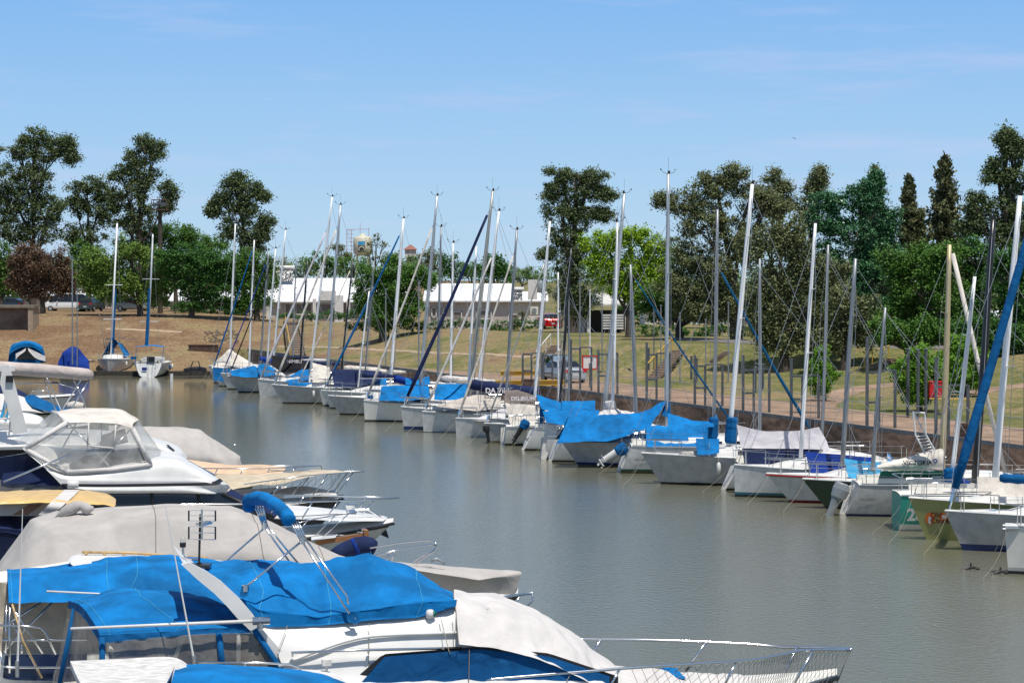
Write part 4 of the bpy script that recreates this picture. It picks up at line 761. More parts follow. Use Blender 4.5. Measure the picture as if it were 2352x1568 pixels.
def sailboat(label, wl, stern=False, L=8.0, B=2.6, fb=1.25, fs=1.0, ov=.7, tr=.35, hull=HLG, boot=BOOTK, stripe=None, mast=None, mr=.085, mm=ALU, stay=None, cabin=True, deg=0, text_=None, spread=(.45, .72), flip=1, vane=True, net=False, ladder=True, boom=True, wf=None, pw=None, low=.10, ropes=True, rail=True):
    P = pz(*wl, 0)
    ang = (0 if stern else 180)+deg; f = Fr((P.x, P.y), ang); cs = -1 if stern else 1       # cs: side of the hull that faces the camera
    xo = L if stern else 0                                                               # bow waterline x
    f.cs = cs; f.B = B; f.L = L; f.xo = xo; f.zd = lambda x: fs+(fb-fs)*max(0, min(1, 1+(x-xo)/L))**1.8
    rt = f.root('sailboat', label, 'sailboat', 'sailboats moored along the quay'); f.rt = rt
    wf = wf or (.74 if stern else .84); pw = pw or (.6 if stern else .75); f.wf = wf; f.pw = pw
    NS = 26; Z = [-.35, -.05, low, low+.10, .35, .6, .85, 1.0]; rings = []
    def wd(s): return B/2*(1-max(0, (1-s/.58))**2.1)*(1 if s < .58 else 1-.28*((s-.58)/.42)**1.6)
    def ww(s): return B/2*wf*(1-max(0, (1-s/.62))**1.45)*(1 if s < .62 else 1-.34*((s-.62)/.38)**1.4)
    for i in range(NS+1):
        s = (i/NS)**1.15; x0 = xo-s*L; zd = f.zd(x0); row = []
        for k, q_ in enumerate(Z):
            z = q_ if k < 4 else low+.10+(zd-low-.10)*q_; t = max(0, z/zd)
            y = ww(s)+(wd(s)-ww(s))*t**pw if z >= 0 else ww(s)*(1+z*1.2)
            x = x0+ov*t*(1-s)**3-(ov*.5*(z < 0)*(1-s)**2*(-z))+tr*t*s**9
            row.append(Vector((x, y, z)))
        rings.append([Vector((p.x, -p.y, p.z)) for p in reversed(row)]+row)
    K = len(Z); f.ov = ov
    b = MB(); mf = lambda i, j: (1 if min(j, 2*K-2-j) >= 0 and (min(j, 2*K-2-j) >= K-3 and min(j, 2*K-2-j) < K) else (2 if min(j, 2*K-2-j) == K-4 and stripe else 0))
    b.grid(rings, matf=mf); e = rings[-1]; b.add(e, [tuple(range(len(e)))]); b.build('hull', [hull, boot, stripe or hull], rt, True)
    R0 = [r_[-1] for r_ in rings]; f.sheer = R0
    b = MB(); rows = []
    for p in R0: rows.append([Vector((p.x-.02, p.y*q_*.985, p.z-.012+.07*(1-q_*q_))) for q_ in (-1, -.6, 0, .6, 1)])
    b.grid(rows).build('deck', DECK, rt, True)
    b = MB()
    for s in (-1, 1): b.tube([Vector((p.x, p.y*s, p.z+.01)) for p in R0], .028, 5)
    b.build('toe_rail', ALU if hull != HOLIVE else WHITE, rt)
    bowp = rings[0][-1]; dk = lambda x: f.zd(x)+.03
    def hb(x): s = max(0, min(1, (xo-x)/L)); return wd(s)
    f.hb = hb; f.dk = dk
    if cabin:
        xa, xb = xo-.15*L, xo-.64*L; b = MB(); rows = []
        for i in range(9):
            t = i/8; x = xa+(xb-xa)*t; h = .46*min(1, t*2.4)**.8*(1-.12*t); w = hb(x)*.66
            rows.append([Vector((x, y*w, dk(x)-.03+zz*h)) for y, zz in ((-1.06, 0), (-.98, .75), (-.8, .97), (0, 1.1), (.8, .97), (.98, .75), (1.06, 0))])
        b.grid(rows); b.add(rows[-1], [tuple(range(7))]); cb = b.build('cabin', WHITE, rt, True)
        for s in (-1, 1):
            for t0, t1 in ((.42, .58), (.64, .84)):
                b = MB(); P_ = []
                for t, zz in ((t0, .3), (t1, .28), (t1, .62), (t0, .62)):
                    x = xa+(xb-xa)*t; h = .46*min(1, t*2.4)**.8*(1-.12*t); w = hb(x)*.66; P_.append(Vector((x, s*(w*(1.06-.1*zz)+.012), dk(x)-.03+zz*h)))
                b.prism(P_, (0, .008*s, 0)); b.build('window', DARK, cb)
        b = MB(); x = xo-.33*L; b.box((x-.1, 0, dk(x)+.30), (.5, .5, .05)); b.build('hatch', DARK, cb)
        b = MB(); xc = xb; rows = []
        for x in (xb, xo-.93*L):
            w = hb(x)*.62; z = dk(x); rows.append([Vector((x, y*w, z+zz)) for y, zz in ((-1.15, .02), (-1.05, .22), (-.9, .22), (-.85, -.25), (.85, -.25), (.9, .22), (1.05, .22), (1.15, .02))])
        b.grid(rows); b.build('cockpit', WHITE2, rt)
    for k in (9, 14, 19):
        if (k+int(abs(P.x)*3)) % 3: p_ = R0[k]; b = MB(); zc = p_.z-.45; yy = cs*(p_.y+.10); b.lathe((p_.x, yy, zc-.25), [(.03, 0), (.09, .05), (.10, .25), (.09, .42), (.03, .5)], 8); b.tube([(p_.x, yy, zc+.25), (p_.x, cs*p_.y, p_.z+.1)], .01, 3); b.build('fender', (WHITE, BLUE2, WHITE2)[k % 3], rt, True)
    # pulpit, stanchions, lifelines
    if rail:
        b = MB(); H = .62
        pts = [Vector((p.x, p.y*.93, p.z+H)) for p in R0[:6]]; tip = Vector((bowp.x+.08, 0, bowp.z+H)); arc = list(reversed([Vector((p.x, -p.y, p.z)) for p in pts]))+[tip]+pts
        b.tube(crs(arc, 22), .018, 5)
        for s in (-1, 1):
            for k in (2, 5): p = R0[k]; b.tube([(p.x, s*p.y*.93, p.z), (p.x, s*p.y*.93, p.z+H)], .016, 5)
        b.build('pulpit', STEEL, rt)
        b = MB()
        for s in (-1, 1):
            for k in range(8, NS, 4): p = R0[k]; b.tube([(p.x, s*p.y*.95, p.z), (p.x, s*p.y*.95, p.z+.6)], .013, 4)
            for h_ in (.34, .6): b.tube([(p.x, s*p.y*.95, p.z+h_) for p in R0[5:NS]], .007, 3)
        b.build('lifeline', STEEL, rt)
        b = MB(); pts = [Vector((p.x, p.y*.93, p.z+H)) for p in R0[-4:]]; arc = list(pts)+[Vector((R0[-1].x, 0, R0[-1].z+H))]+list(reversed([Vector((p.x, -p.y, p.z)) for p in pts])); b.tube(crs(arc, 14), .018, 5)
        for s in (-1, 1): p = R0[-2]; b.tube([(p.x, s*p.y*.93, p.z), (p.x, s*p.y*.93, p.z+H)], .016, 5)
        b.build('stern_rail', STEEL, rt)
    if mast:
        ut, vt, ub, vb = mast; T0 = f.p(ut, vt, 0); B0 = f.p(ub, vb, 0); d = (T0-B0)/max(.01, T0.z-B0.z); zd = f.zd(B0.x)+(.35 if cabin else 0); B1 = B0+d*(zd-B0.z); H = T0.z-B1.z
        if not (xo-L*.85 < B1.x < xo-.1): print('MAST?', label, round(B1.x, 2))
        pts = crs([B1, B1.lerp(T0, .5)+Vector((.02, 0, 0)), T0], 8); b = MB(); mr *= .9; b.tube(pts, [mr*(1 if i < 5 else 1-.1*(i-4)) for i in range(8)], 8); ms = b.build('mast', mm, rt, True); f.mb, f.mt = B1, T0
        ch = [(B1.x-.2, s*hb(B1.x)*.92, dk(B1.x)) for s in (-1, 1)]; SPM = []
        for fr_ in spread:
            c = B1.lerp(T0, fr_); l_ = hb(B1.x)*(.62 if fr_ < .6 else .45); tips = [c+Vector((-.12, s*l_, .05)) for s in (-1, 1)]; SPM.append(tips); MB().tube([tips[0], c, tips[1]], [.018, .03, .018], 5).build('spreader', mm, ms)
        b = MB(); tp = B1.lerp(T0, .97)
        for k, s in enumerate((-1, 1)): b.tube([ch[k]]+[t_[k] for t_ in SPM]+[tp], .011, 3); b.tube([ch[k], B1.lerp(T0, spread[0]-.02)], .007, 3)
        b.tube([tp, (R0[-1].x, 0, R0[-1].z)], .011, 3)
        fs_ = stay[0] if stay else .93; hd = B1.lerp(T0, fs_); bt = Vector((bowp.x-.15, 0, bowp.z+.03))
        if not stay or stay[1] == 0: b.tube([hd, bt], .012, 3)
        b.build('rigging', WIRE, ms)
        if stay and stay[1] > 0:
            b = MB(); a = bt.lerp(hd, .05); q_ = bt.lerp(hd, .955); mid = a.lerp(q_, .5)+Vector((0, 0, -.12)); b.tube(crs([a, mid, q_], 12), [stay[1]*(.75 if i == 0 else 1.05-.035*i) for i in range(12)], 7)
            sl_ = b.build('furled_sail', stay[2], rt, True); MB().tube([q_, hd], .012, 4).build('halyard', WIRE, sl_); b = MB(); b.tube([bt, a], .03, 5); b.tube([bt.lerp(hd, .02), bt.lerp(hd, .045)], .09, 8); b.build('furler', STEEL, sl_)
        if boom and not ropes and P.y > 128 and B1.x-.42*L > xo-L*.97:
            a = B1.lerp(T0, .09)+Vector((-.1, 0, 0)); e = Vector((a.x-.36*L, 0, a.z+.05)); b = MB(); b.tube([a, e], .05, 6); bo = b.build('boom', mm, rt, True); cc = (BLUE2, CREAM, NAVY, BLUE, WHITEC)[int(abs(P.x*7+P.y*3)) % 5]
            b = MB(); b.tube(crs([a+Vector((-.1, 0, .22)), a.lerp(e, .5)+Vector((0, 0, .13)), e+Vector((.1, 0, .08))], 9), [.12, .20, .18, .17, .15, .14, .12, .11, .06], 8); b.build('stowed_sail', cc, bo, True)
        if vane:
            b = MB(); t = T0; b.tube([t, t+Vector((-.05, 0, .16))], .06, 5); b.tube([t, t+Vector((-.3, 0, .1)), t+Vector((-.32, 0, .22))], .010, 4); b.tube([t+Vector((-.42, 0, .24)), t+Vector((-.26, 0, .2))], .010, 4)
            b.tube([t, t+Vector((.28, 0, .1)), t+Vector((.3, 0, .2))], .010, 4); b.add([t+Vector((.3, 0, .2)), t+Vector((.4, 0, .3)), t+Vector((.38, 0, .18))], [(0, 1, 2)]); b.tube([t, t+Vector((0, .1, .8))], .006, 3); b.build('wind_vane', BLACK, ms)
    if ropes:
        b = MB()
        if not stern:
            for s in (-.35, .5): b.tube(crs([(bowp.x-.1, s*.3, bowp.z), (bowp.x+.35, s*1.0, .45), (bowp.x+1.1, s*2.4, -.2)], 6), .007, 4)
        else: b.tube(crs([(.25, .9*cs, fs), (-.3, 1.0*cs, .5), (-1.3, 1.3*cs, -.2)], 6), .007, 4)
        b.build('mooring_line', ROPE, rt)
    if stern and ladder:
        b = MB(); y = cs*.05; b.prism([Vector((tr+.02, y, fs*.95)), Vector((tr-.3, y, fs*.9)), Vector((-.24, y, -.3)), Vector((-.03, y, -.3))], (0, .06, 0)); b.build('rudder', hull if hull != HGREY else OLDW, rt)
        b = MB()
        for s in (.35, .65): b.tube([(tr-.05, -s*cs*-1, fs), (-.06, -s*cs*-1, .15)], .014, 4)
        for k in range(4): t = k/4+.1; b.tube([(tr*(1-t)-.07, .35*cs, fs*(1-t)+.1), (tr*(1-t)-.07, .65*cs, fs*(1-t)+.1)], .014, 4)
        b.build('boarding_ladder', STEEL, rt)
    return f
def tent(f, m, ridge, edge, hw=None, name='boat_cover', ry=0, mirror=True, wr=.03, seed=1, flap=None, n=28, drop=0):
    hw = hw if hw is not None else f.B/2*.9; R = [f.row(ridge, ry)]; k = len(ridge)
    E = f.row(edge, f.cs*hw); rows = [crs(R[0], 9, True), None, crs(E, 9, True)]
    rows[1] = [a.lerp(b_, .5)+Vector((0, 0, -.07)) for a, b_ in zip(rows[0], rows[2])]
    if mirror: rows = [[Vector((p.x, -p.y, p.z)) for p in r_] for r_ in reversed(rows[1:])]+rows
    return MB().grid(surf(rows, n, 4, wr, 1.8, seed=seed)).build(name, m, f.rt, True)
def roll(f, m, a, b_, r, name='sail_cover', y=0, n=14, seed=0, tie=True):
    A, B_ = f.p(*a, y), f.p(*b_, y); P = crs([A, A.lerp(B_, .5)+Vector((0, 0, -.03)), B_], n); return MB().tube(P, [r*(1+.22*noise.noise(Vector((i*.9, seed, 0)))) * (.75 if i in (0, n-1) else 1) for i in range(n)], 9).build(name, m, f.rt, True)
def onhull(f, u, v, off=.012):
    y = f.cs*.8
    for _ in range(12):
        p = f.p(u, v, y); t = max(0, min(1, p.z/f.zd(p.x))); s = max(0, min(1, (f.xo-p.x)/f.L))
        for _k in range(6): s = max(0, min(1, (f.xo+f.ov*t*(1-s)**3-p.x)/f.L))
        a = f.B/2*f.wf*(1-max(0, (1-s/.62))**1.45)*(1 if s < .62 else 1-.34*((s-.62)/.38)**1.4); d_ = f.B/2*(1-max(0, (1-s/.58))**2.1)*(1 if s < .58 else 1-.28*((s-.58)/.42)**1.6); y = f.cs*(a+(d_-a)*t**f.pw+off)
    return f.p(u, v, y)
EM = mat('emblem orange', (.70, .16, .03), rough=.4); EMR = mat('lettering dark red', (.16, .012, .01), rough=.4)
def hulltext(f, s, u, v, size, m, off=.014, name='hull_lettering', bold=.003, slant=0):
    a, c = onhull(f, u, v, off), onhull(f, u+12, v, off); d = c-a; w = onhull(f, u, v+10, off)-a; rz = math.atan2(d.y, d.x)+slant
    n_ = d.cross(-w).normalized(); tilt = math.atan2((-w).normalized().z, Vector((w.x, w.y, 0)).length/(w.length+1e-6)+1e-6)
    o = text(s, size, name, m, f.rt, a, bold=bold); X = d.normalized(); Y = (-w-(-w).dot(X)*X).normalized(); o.rotation_euler = Matrix((X, Y, X.cross(Y))).transposed().to_euler(); return o
def hulldisc(f, u, v, ru, rv, m, off, name='hull_emblem', n=20):
    P_ = [onhull(f, u+ru*math.cos(2*math.pi*i/n), v+rv*math.sin(2*math.pi*i/n), off) for i in range(n)]; c = onhull(f, u, v, off); MB().add(P_+[c], [(i, (i+1) % n, n) for i in range(n)]).build(name, m, f.rt)
S = sailboat
LB = 'moored sailboat'
f = S('farthest sailboat of the quay row with beige boom tent and tall white mast', (492, 880), L=8, fb=1.5, ov=.5, mast=(540.5, 514, 528, 828), mm=ALUW, mr=.09); tent(f, CREAM, [(486, 838), (527, 801), (586, 838)], [(486, 850), (530, 842), (588, 850)])
f = S('white sailboat with blue cloth hanging over its bow at the far row end', (505, 887), L=8, fb=1.5, ov=.7, mast=(584, 551, 573, 815), mm=ALUW, stay=(.96, .07, BLUE2)); tent(f, BLUE2, [(489, 843), (532, 846)], [(491, 873), (532, 878)], ry=.9, mirror=False, hw=1.25)
f = S('white sailboat with thin blue furled headsail behind the blue draped bow', (524, 894), L=8, fb=1.3, ov=.6, mast=(617, 575, 598, 832), mm=ALUG, stay=(.93, .05, ROYAL)); roll(f, ROYAL, (596, 822), (640, 832), .2)
f = S('grey hulled sailboat with low blue cover and thin black furled headsail', (548, 901), L=8.2, fb=1.3, ov=.9, hull=HGREY, mast=(633, 571, 614, 825), mm=ALUW, stay=(.96, .05, BLACKC)); tent(f, BLUE, [(530, 850), (560, 845), (586, 838), (600, 858)], [(532, 862), (560, 866), (598, 866)]); tent(f, BLUE, [(592, 838), (612, 834), (632, 848)], [(594, 858), (612, 864), (634, 860)])
f = S('sailboat with slim white mast hidden behind the low blue covered boat', (578, 898), L=8, mast=(656, 528, 629, 818), mm=ALUW, ropes=False, stay=(.5, 0, 0))
f = S('sailboat with thin grey mast behind the black covered boat', (598, 897), L=8, mast=(680.5, 587, 672, 825), mm=ALUG, mr=.06, ropes=False, vane=False)
f = S('sailboat with black mast and black sail cover', (618, 908), L=8.4, fb=1.3, mast=(706.5, 597.6, 690, 828), mm=ALUB, mr=.09, ropes=False, vane=False)
c = tent(f, BLACKC, [(627, 816), (676, 819), (712, 832)], [(622, 838), (658, 862), (712, 846)], hw=.9); p0 = f.p(676, 830, f.cs*.75); text('NIMBU', .38, 'sail_cover_lettering', LGREY, f.rt, (p0.x, p0.y+.12, p0.z), rx=math.radians(70), rz=math.pi)
f = S('white plumb bowed sailboat with long cream furled headsail beside the black covered boat', (597, 912), L=8.6, fb=1.35, ov=.15, hull=HLG, boot=HLG, mast=(763, 452, 711, 868), mm=ALUW, mr=.095, stay=(.84, .10, LGREY)); tent(f, BLUE, [(652, 871), (693, 848), (709, 849)], [(650, 876), (680, 878), (710, 872)])
f = S('cream grey sailboat with raked bow and blue bundle on its foredeck', (650, 926), L=8.8, fb=1.35, ov=.8, hull=HGREY, mast=(782, 471, 750, 877), mm=ALU, mr=.11, stay=(.90, .09, CREAM)); roll(f, BLUE, (662, 884), (727, 884), .22, 'folded_cover', y=.3); tent(f, CREAM, [(718, 832), (758, 842)], [(718, 878), (757, 878)], hw=.8)
f = S('sailboat with slim grey mast half hidden under the navy tent', (742, 932), L=8, fb=1.3, ov=.3, mast=(859, 599, 836, 890), mm=ALUG, mr=.07, ropes=False, vane=False)
f = S('sailboat with black mast and thin cream furled headsail', (700, 922), L=8, mast=(811, 596, 785, 842), mm=ALUB, mr=.075, stay=(.95, .05, CREAM), ropes=False, vane=False)
f = S('sailboat with short white mast left of the big double mast', (760, 938), L=8, mast=(848, 669, 822, 893), mm=ALUW, mr=.07, ropes=False, vane=False)
f = S('white sailboat with thick tall white mast and bright blue furled headsail', (760, 934), L=8.6, fb=1.3, ov=.55, hull=HLG, mast=(927, 502, 897, 876), mm=ALUW, mr=.13, stay=(.94, .09, BLUE2), deg=2)
tent(f, NAVY, [(761, 848), (820, 848), (876, 852)], [(768, 888), (820, 890), (876, 872)]); tent(f, BLUE, [(829, 868), (860, 867), (888, 867)], [(836, 890), (860, 897), (890, 897)])
f = S('dark grey hulled sailboat with raked bow beside a tilted blue outboard', (781, 952), L=8, fb=1.25, ov=.8, hull=HGREY, mast=None, cabin=True); outboard(f.rt, -2.2, f.cs*1.5, .9, BLACK, BLUE2, .3, 1, .9)
f = S('white plumb bowed sailboat with long blue tent and white furled headsail', (838, 967), L=8.8, fb=1.3, ov=.08, hull=WHITE2, mast=(1004, 450, 963, 910), mm=ALU, mr=.11, stay=(.88, .085, CREAM)); tent(f, BLUE, [(876, 886), (930, 884), (985, 885)], [(870, 919), (930, 921), (986, 914)])
f = S('sailboat with slim grey mast between the two bright blue tents', (862, 962), L=8.5, mast=(1013, 521, 1006, 872), mm=ALUG, mr=.085, ropes=False); roll(f, ROYAL, (905, 868), (960, 880), .25); tent(f, BLUE, [(930, 866), (960, 872), (985, 862)], [(932, 882), (960, 884), (988, 882)])
f = S('sailboat with white mast and blue stays right of the slim grey mast', (876, 962), L=8.5, mast=(1041, 558, 1035, 876), mm=ALUW, mr=.09, ropes=False); roll(f, WHITE, (985, 879), (1070, 881), .1, 'boom')
f = S('white sailboat with thick navy furled headsail and navy waterline', (928, 986), L=8.8, fb=1.35, ov=.2, hull=HLG, boot=BOOTN, mast=(1132, 439, 1083, 866), mm=GREYB, mr=.12, stay=(.93, .12, NAVY), low=.2); tent(f, BLUE, [(1000, 882), (1035, 880), (1072, 881)], [(997, 918), (1035, 918), (1074, 915)])
f = S('sailboat with white mast behind the thick navy furled headsail', (950, 984), L=8.4, mast=(1094, 566, 1078, 858), mm=ALUW, mr=.085, ropes=False, vane=False)
f = S('white sailboat with broad beige foredeck awning and white furled headsail', (973, 992), L=9, fb=1.2, ov=.1, hull=HLG, boot=BOOTK, mast=(1146, 485, 1101, 872), mm=ALUW, mr=.1, stay=(.80, .085, WHITEC), low=.03)
tent(f, BEIGE, [(1002, 930), (1050, 917), (1096, 903), (1150, 908)], [(1003, 933), (1045, 938), (1095, 944), (1150, 938)])
roll(f, NAVY, (1078, 882), (1240, 902), .33); p0 = f.p(1150, 897, f.cs*.36); text('DA VINCI', .42, 'sail_cover_lettering', LGREY, f.rt, (p0.x, p0.y, p0.z), rx=math.radians(78), rz=math.pi+.06, bold=.012)
f = S('white sailboat with second white furled headsail under the beige awning', (1048, 1003), L=8, fb=1.05, ov=.05, hull=HLG, boot=HLG, mast=(1187, 528, 1164, 892), mm=ALUG, mr=.095, stay=(.90, .07, CREAM), low=.02); tent(f, LGREY, [(1088, 962), (1130, 948), (1160, 933), (1174, 958)], [(1088, 966), (1130, 966), (1160, 966), (1174, 968)])
f = S('small grey hulled sailboat with taupe sail cover lettered in white', (1124, 1016), L=7.2, fb=1.05, ov=.3, hull=HGREY, boot=SCUM, mast=(1263, 508, 1229, 905), mm=ALUW, mr=.1, stay=(.82, .055, GREYB))
tent(f, TAUPE, [(1160, 896), (1190, 895), (1230, 908)], [(1158, 924), (1190, 930), (1230, 930)], hw=.42); tent(f, CREAM, [(1160, 921), (1195, 925), (1230, 928)], [(1172, 975), (1200, 976), (1230, 972)], hw=.95, ry=.3)
p0 = f.p(1201, 915, f.cs*.40); text('DELIRIUM', .30, 'sail_cover_lettering', LGREY, f.rt, (p0.x, p0.y+.04, p0.z), rx=math.radians(75), rz=math.pi+.1, bold=.006); outboard(f.rt, .1, f.cs*.9, .62, BLACK, BLACK, .15, 1, .75)
f = S('sailboat with thin white mast beyond the sail cover lettered in white', (1150, 1012), L=8, mast=(1282, 625, 1283, 840), mm=ALUW, mr=.06, ropes=False, vane=False)
f = S('white stern-out sailboat with tilted black outboard under a blue hood', (1159, 1020), stern=True, L=8, fb=1.15, fs=1.0, tr=.1, hull=WHITE2, mast=(1312, 570, 1286, 915), mm=ALUB, mr=.085, vane=False, stay=(.95, 0, 0)); outboard(f.rt, .9, f.cs*1.35, .95, BLACK, BLUE2, .55, -1, 1.0)
f = S('white stern-out sailboat with reversed transom and tall grey mast', (1203, 1032), stern=True, L=8.6, fb=1.2, fs=1.15, tr=.6, hull=WHITE, mast=(1434, 445, 1392, 908), mm=ALU, mr=.12); tent(f, BLUE, [(1231, 905), (1280, 920), (1322, 943)], [(1245, 940), (1280, 946), (1322, 950)])
p0 = f.p(1222, 1010, f.cs*.5); text('MCN', .26, 'hull_lettering', BLACK, f.rt, (.25, f.cs*.6, .55), rx=math.radians(60), rz=-math.pi/2+.6); roll(f, BLUE2, (1246, 915), (1244, 1010), .14, 'mast_cover'); tent(f, BLUE, [(1290, 920), (1330, 920), (1367, 919)], [(1291, 944), (1330, 943), (1367, 942)])
f = S('sailboat with thin grey mast right of the black mast', (1172, 1018), L=8.2, deg=0, mast=(1306, 672, 1306, 915), mm=ALUG, mr=.06, ropes=False, stern=True, vane=False)
f = S('stern-out sailboat with big hanging rudder and white bagged sail', (1250, 1052), stern=True, L=8.6, fb=1.2, fs=1.15, tr=.15, hull=WHITE, mast=(1418, 510, 1407, 930), mm=ALUW, mr=.08); tent(f, WHITEC, [(1372, 948), (1402, 934), (1458, 949)], [(1370, 956), (1402, 960), (1458, 957)]); roll(f, WHITEC, (1404, 942), (1400, 920), .28, 'sail_bag')
tent(f, BLUE, [(1246, 943), (1310, 942), (1376, 941)], [(1256, 970), (1310, 978), (1380, 975)]); b = MB(); A = f.p(1254, 968, f.cs*.8); b.prism([f.p(1254, 968, f.cs*.8), f.p(1280, 972, f.cs*.8), f.p(1276, 1016, f.cs*.8), f.p(1266, 1018, f.cs*.8), f.p(1254, 1056, f.cs*.8), f.p(1242, 1054, f.cs*.8)], (0, .07*-f.cs, 0)); b.build('rudder', OLDW, f.rt)
f = S('stern-out sailboat with folding ladder and dark waterline beside the big rudder', (1266, 1058), stern=True, L=8.8, fb=1.25, fs=1.15, tr=.45, hull=HLG, mast=(1448, 607, 1461, 948), mm=ALUG, mr=.1, vane=False, stay=(.95, .055, TEALC))
f = S('long grey sailboat under the largest bright blue tent with the tallest grey mast', (1329, 1070), L=9.2, B=3.0, fb=1.2, fs=1.1, ov=.85, hull=HGREY, boot=SCUM, stripe=BOOTN, mast=(1535, 400, 1531.5, 914), mm=ALU, mr=.11, stay=(.82, 0, 0), vane=True, spread=(.35, .62))
tent(f, BLUE, [(1306, 955), (1390, 951), (1476, 946), (1534, 916)], [(1278, 1018), (1340, 1013), (1405, 1012), (1490, 982)], n=44, wr=.05); tent(f, BLUE2, [(1525, 930), (1536, 915), (1541, 930)], [(1520, 952), (1536, 960), (1541, 985)], hw=.25)
f = S('white stern-out sailboat with white tilted outboard under a blue cloth', (1422, 1083), stern=True, L=8.8, B=2.9, fb=1.2, fs=1.25, tr=.55, hull=HLG, boot=SCUM, stripe=mat('green stripe', (.02, .10, .06)), mast=(1648, 481, 1640, 955), mm=ALUG, mr=.1, stay=(.76, .085, TEALC), vane=True)
tent(f, BLUE, [(1484, 976), (1560, 978), (1630, 973), (1644, 950)], [(1484, 1026), (1540, 1030), (1600, 1026), (1650, 1000)], n=40, wr=.05); outboard(f.rt, -.2, f.cs*.55, .95, WHITE, BLUE2, 1.0, -1, 1.1); hulltext(f, 'REY 035128', 1474, 1056, .13, OUTG, .012)
f = S('cream decked grey sailboat with raked bow under the big white mast', (1519, 1111), L=9.2, B=3.0, fb=1.35, fs=1.15, ov=.9, hull=HGREY, boot=BOOTK, mast=(1728, 423, 1675, 1010), mm=ALUW, mr=.125, stay=(.97, 0, 0), spread=(.49, .80)); f.zz = 1
tent(f, BLUE, [(1534, 948), (1590, 965), (1640, 968)], [(1534, 978), (1590, 982), (1640, 980)], hw=.5, ry=-.6, mirror=False); tent(f, BLUE, [(1598, 1006), (1625, 1007), (1652, 1007)], [(1602, 1044), (1625, 1043), (1652, 1040)], hw=1.2, ry=.7, mirror=False); roll(f, BLUE2, (1683, 958), (1678, 1018), .28, 'mast_cover'); roll(f, GREY, (1560, 1044), (1605, 1042), .16, 'sail_bag', y=.5)
tent(f, OCHRE, [(1676, 1042), (1692, 1038)], [(1670, 1058), (1700, 1060)], hw=1.1, ry=.5, mirror=False)
f = S('sailboat with grey mast behind the big white mast', (1600, 1108), L=8.6, mast=(1745, 594, 1745, 986), mm=ALUG, mr=.085, ropes=False, vane=False, stern=True); roll(f, BLUE2, (1640, 958), (1636, 1010), .22, 'mast_cover')
f = S('stern-out sailboat with boarding ladder on a scooped white transom', (1662, 1122), stern=True, L=8.6, B=2.8, fb=1.2, fs=1.1, tr=.6, hull=HLG, mast=(1902, 562, 1887, 1030), mm=ALUG, mr=.085, vane=False)
f = S('white sailboat with grey over navy cockpit tent and slim white mast', (1688, 1140), L=9, B=2.9, fb=1.3, fs=1.1, ov=.03, hull=HLG, boot=BOOTK, stripe=BOOTT, mast=(1873, 513, 1838, 1068), mm=ALUW, mr=.095, stay=(.95, 0, 0), low=.1)
tent(f, LGREY, [(1692, 975), (1750, 990), (1835, 989), (1882, 980)], [(1703, 1029), (1790, 1030), (1835, 1030), (1884, 1032)], hw=-1.1, ry=-1.35, mirror=False, wr=.03, n=40)
tent(f, NAVY, [(1704, 1027), (1790, 1028), (1884, 1030)], [(1714, 1078), (1775, 1090), (1870, 1085)], hw=-.8, ry=-1.15, mirror=False, n=40); tent(f, LGREY, [(1882, 982), (1896, 1008)], [(1884, 1030), (1912, 1040)], hw=-1.1, ry=-1.35, mirror=False)
f = S('white sailboat with red gunwale and red waterline under a royal blue tent', (1816, 1153), L=8.6, B=2.7, fb=1.15, fs=1.0, ov=1.0, hull=HLG, boot=BOOTR, mast=(1965, 594, 1934, 1085), mm=ALUG, mr=.11, stay=(.95, 0, 0), vane=False)
tent(f, ROYAL, [(1850, 1037), (1940, 1044), (2005, 1050)], [(1864, 1090), (1930, 1104), (1992, 1100)], wr=.05, hw=-.6, ry=-1.15, mirror=False); b = MB(); [b.tube([Vector((p.x, p.y*s, p.z-.04)) for p in f.sheer], .045, 6) for s in (-1, 1)]; b.build('rubbing_strake', BOOTR, f.rt)
f = S('dark green hulled sailboat under a pale blue tent', (1898, 1167), L=8.4, B=2.6, fb=1.15, fs=1.0, ov=.95, hull=HGREEN, boot=BOOTK, mast=(2033.5, 706, 2002, 1100), mm=ALUG, mr=.085, stay=(.95, 0, 0), vane=False)
tent(f, LBLUE, [(1939, 1052), (1980, 1058), (2025, 1061)], [(1949, 1095), (2000, 1109), (2025, 1090)], wr=.05, hw=-.5, ry=-1.1, mirror=False)
f = S('grey stern-out sailboat with large grey outboard and lettered beige sail cover', (1936, 1180), stern=True, L=9, B=2.9, fb=1.2, fs=1.2, tr=.5, hull=HGREY, boot=BOOTN, mast=(2181, 562, 2163, 1100), mm=GOLD, mr=.13, stay=(.9, 0, 0), vane=False, spread=(.33, .7))
tent(f, GREENC, [(2023, 1082), (2100, 1081), (2186, 1083)], [(2004, 1130), (2070, 1124), (2186, 1124)], wr=.05, n=36, hw=-.6, ry=-1.2, mirror=False); MB().grid(surf([f.row([(2014, 1068), (2060, 1055), (2110, 1042), (2166, 1028)], f.cs*.08), f.row([(2015, 1072), (2060, 1066), (2110, 1058), (2168, 1050)], f.cs*.28), f.row([(2016, 1076), (2060, 1077), (2110, 1077), (2168, 1075)], f.cs*.22), f.row([(2016, 1077), (2060, 1079), (2110, 1079), (2168, 1077)], -f.cs*.2), f.row([(2014, 1068), (2060, 1055), (2110, 1042), (2166, 1028)], f.cs*.07)], 30, 4, .03)).build('sail_cover', CREAM, f.rt, True)
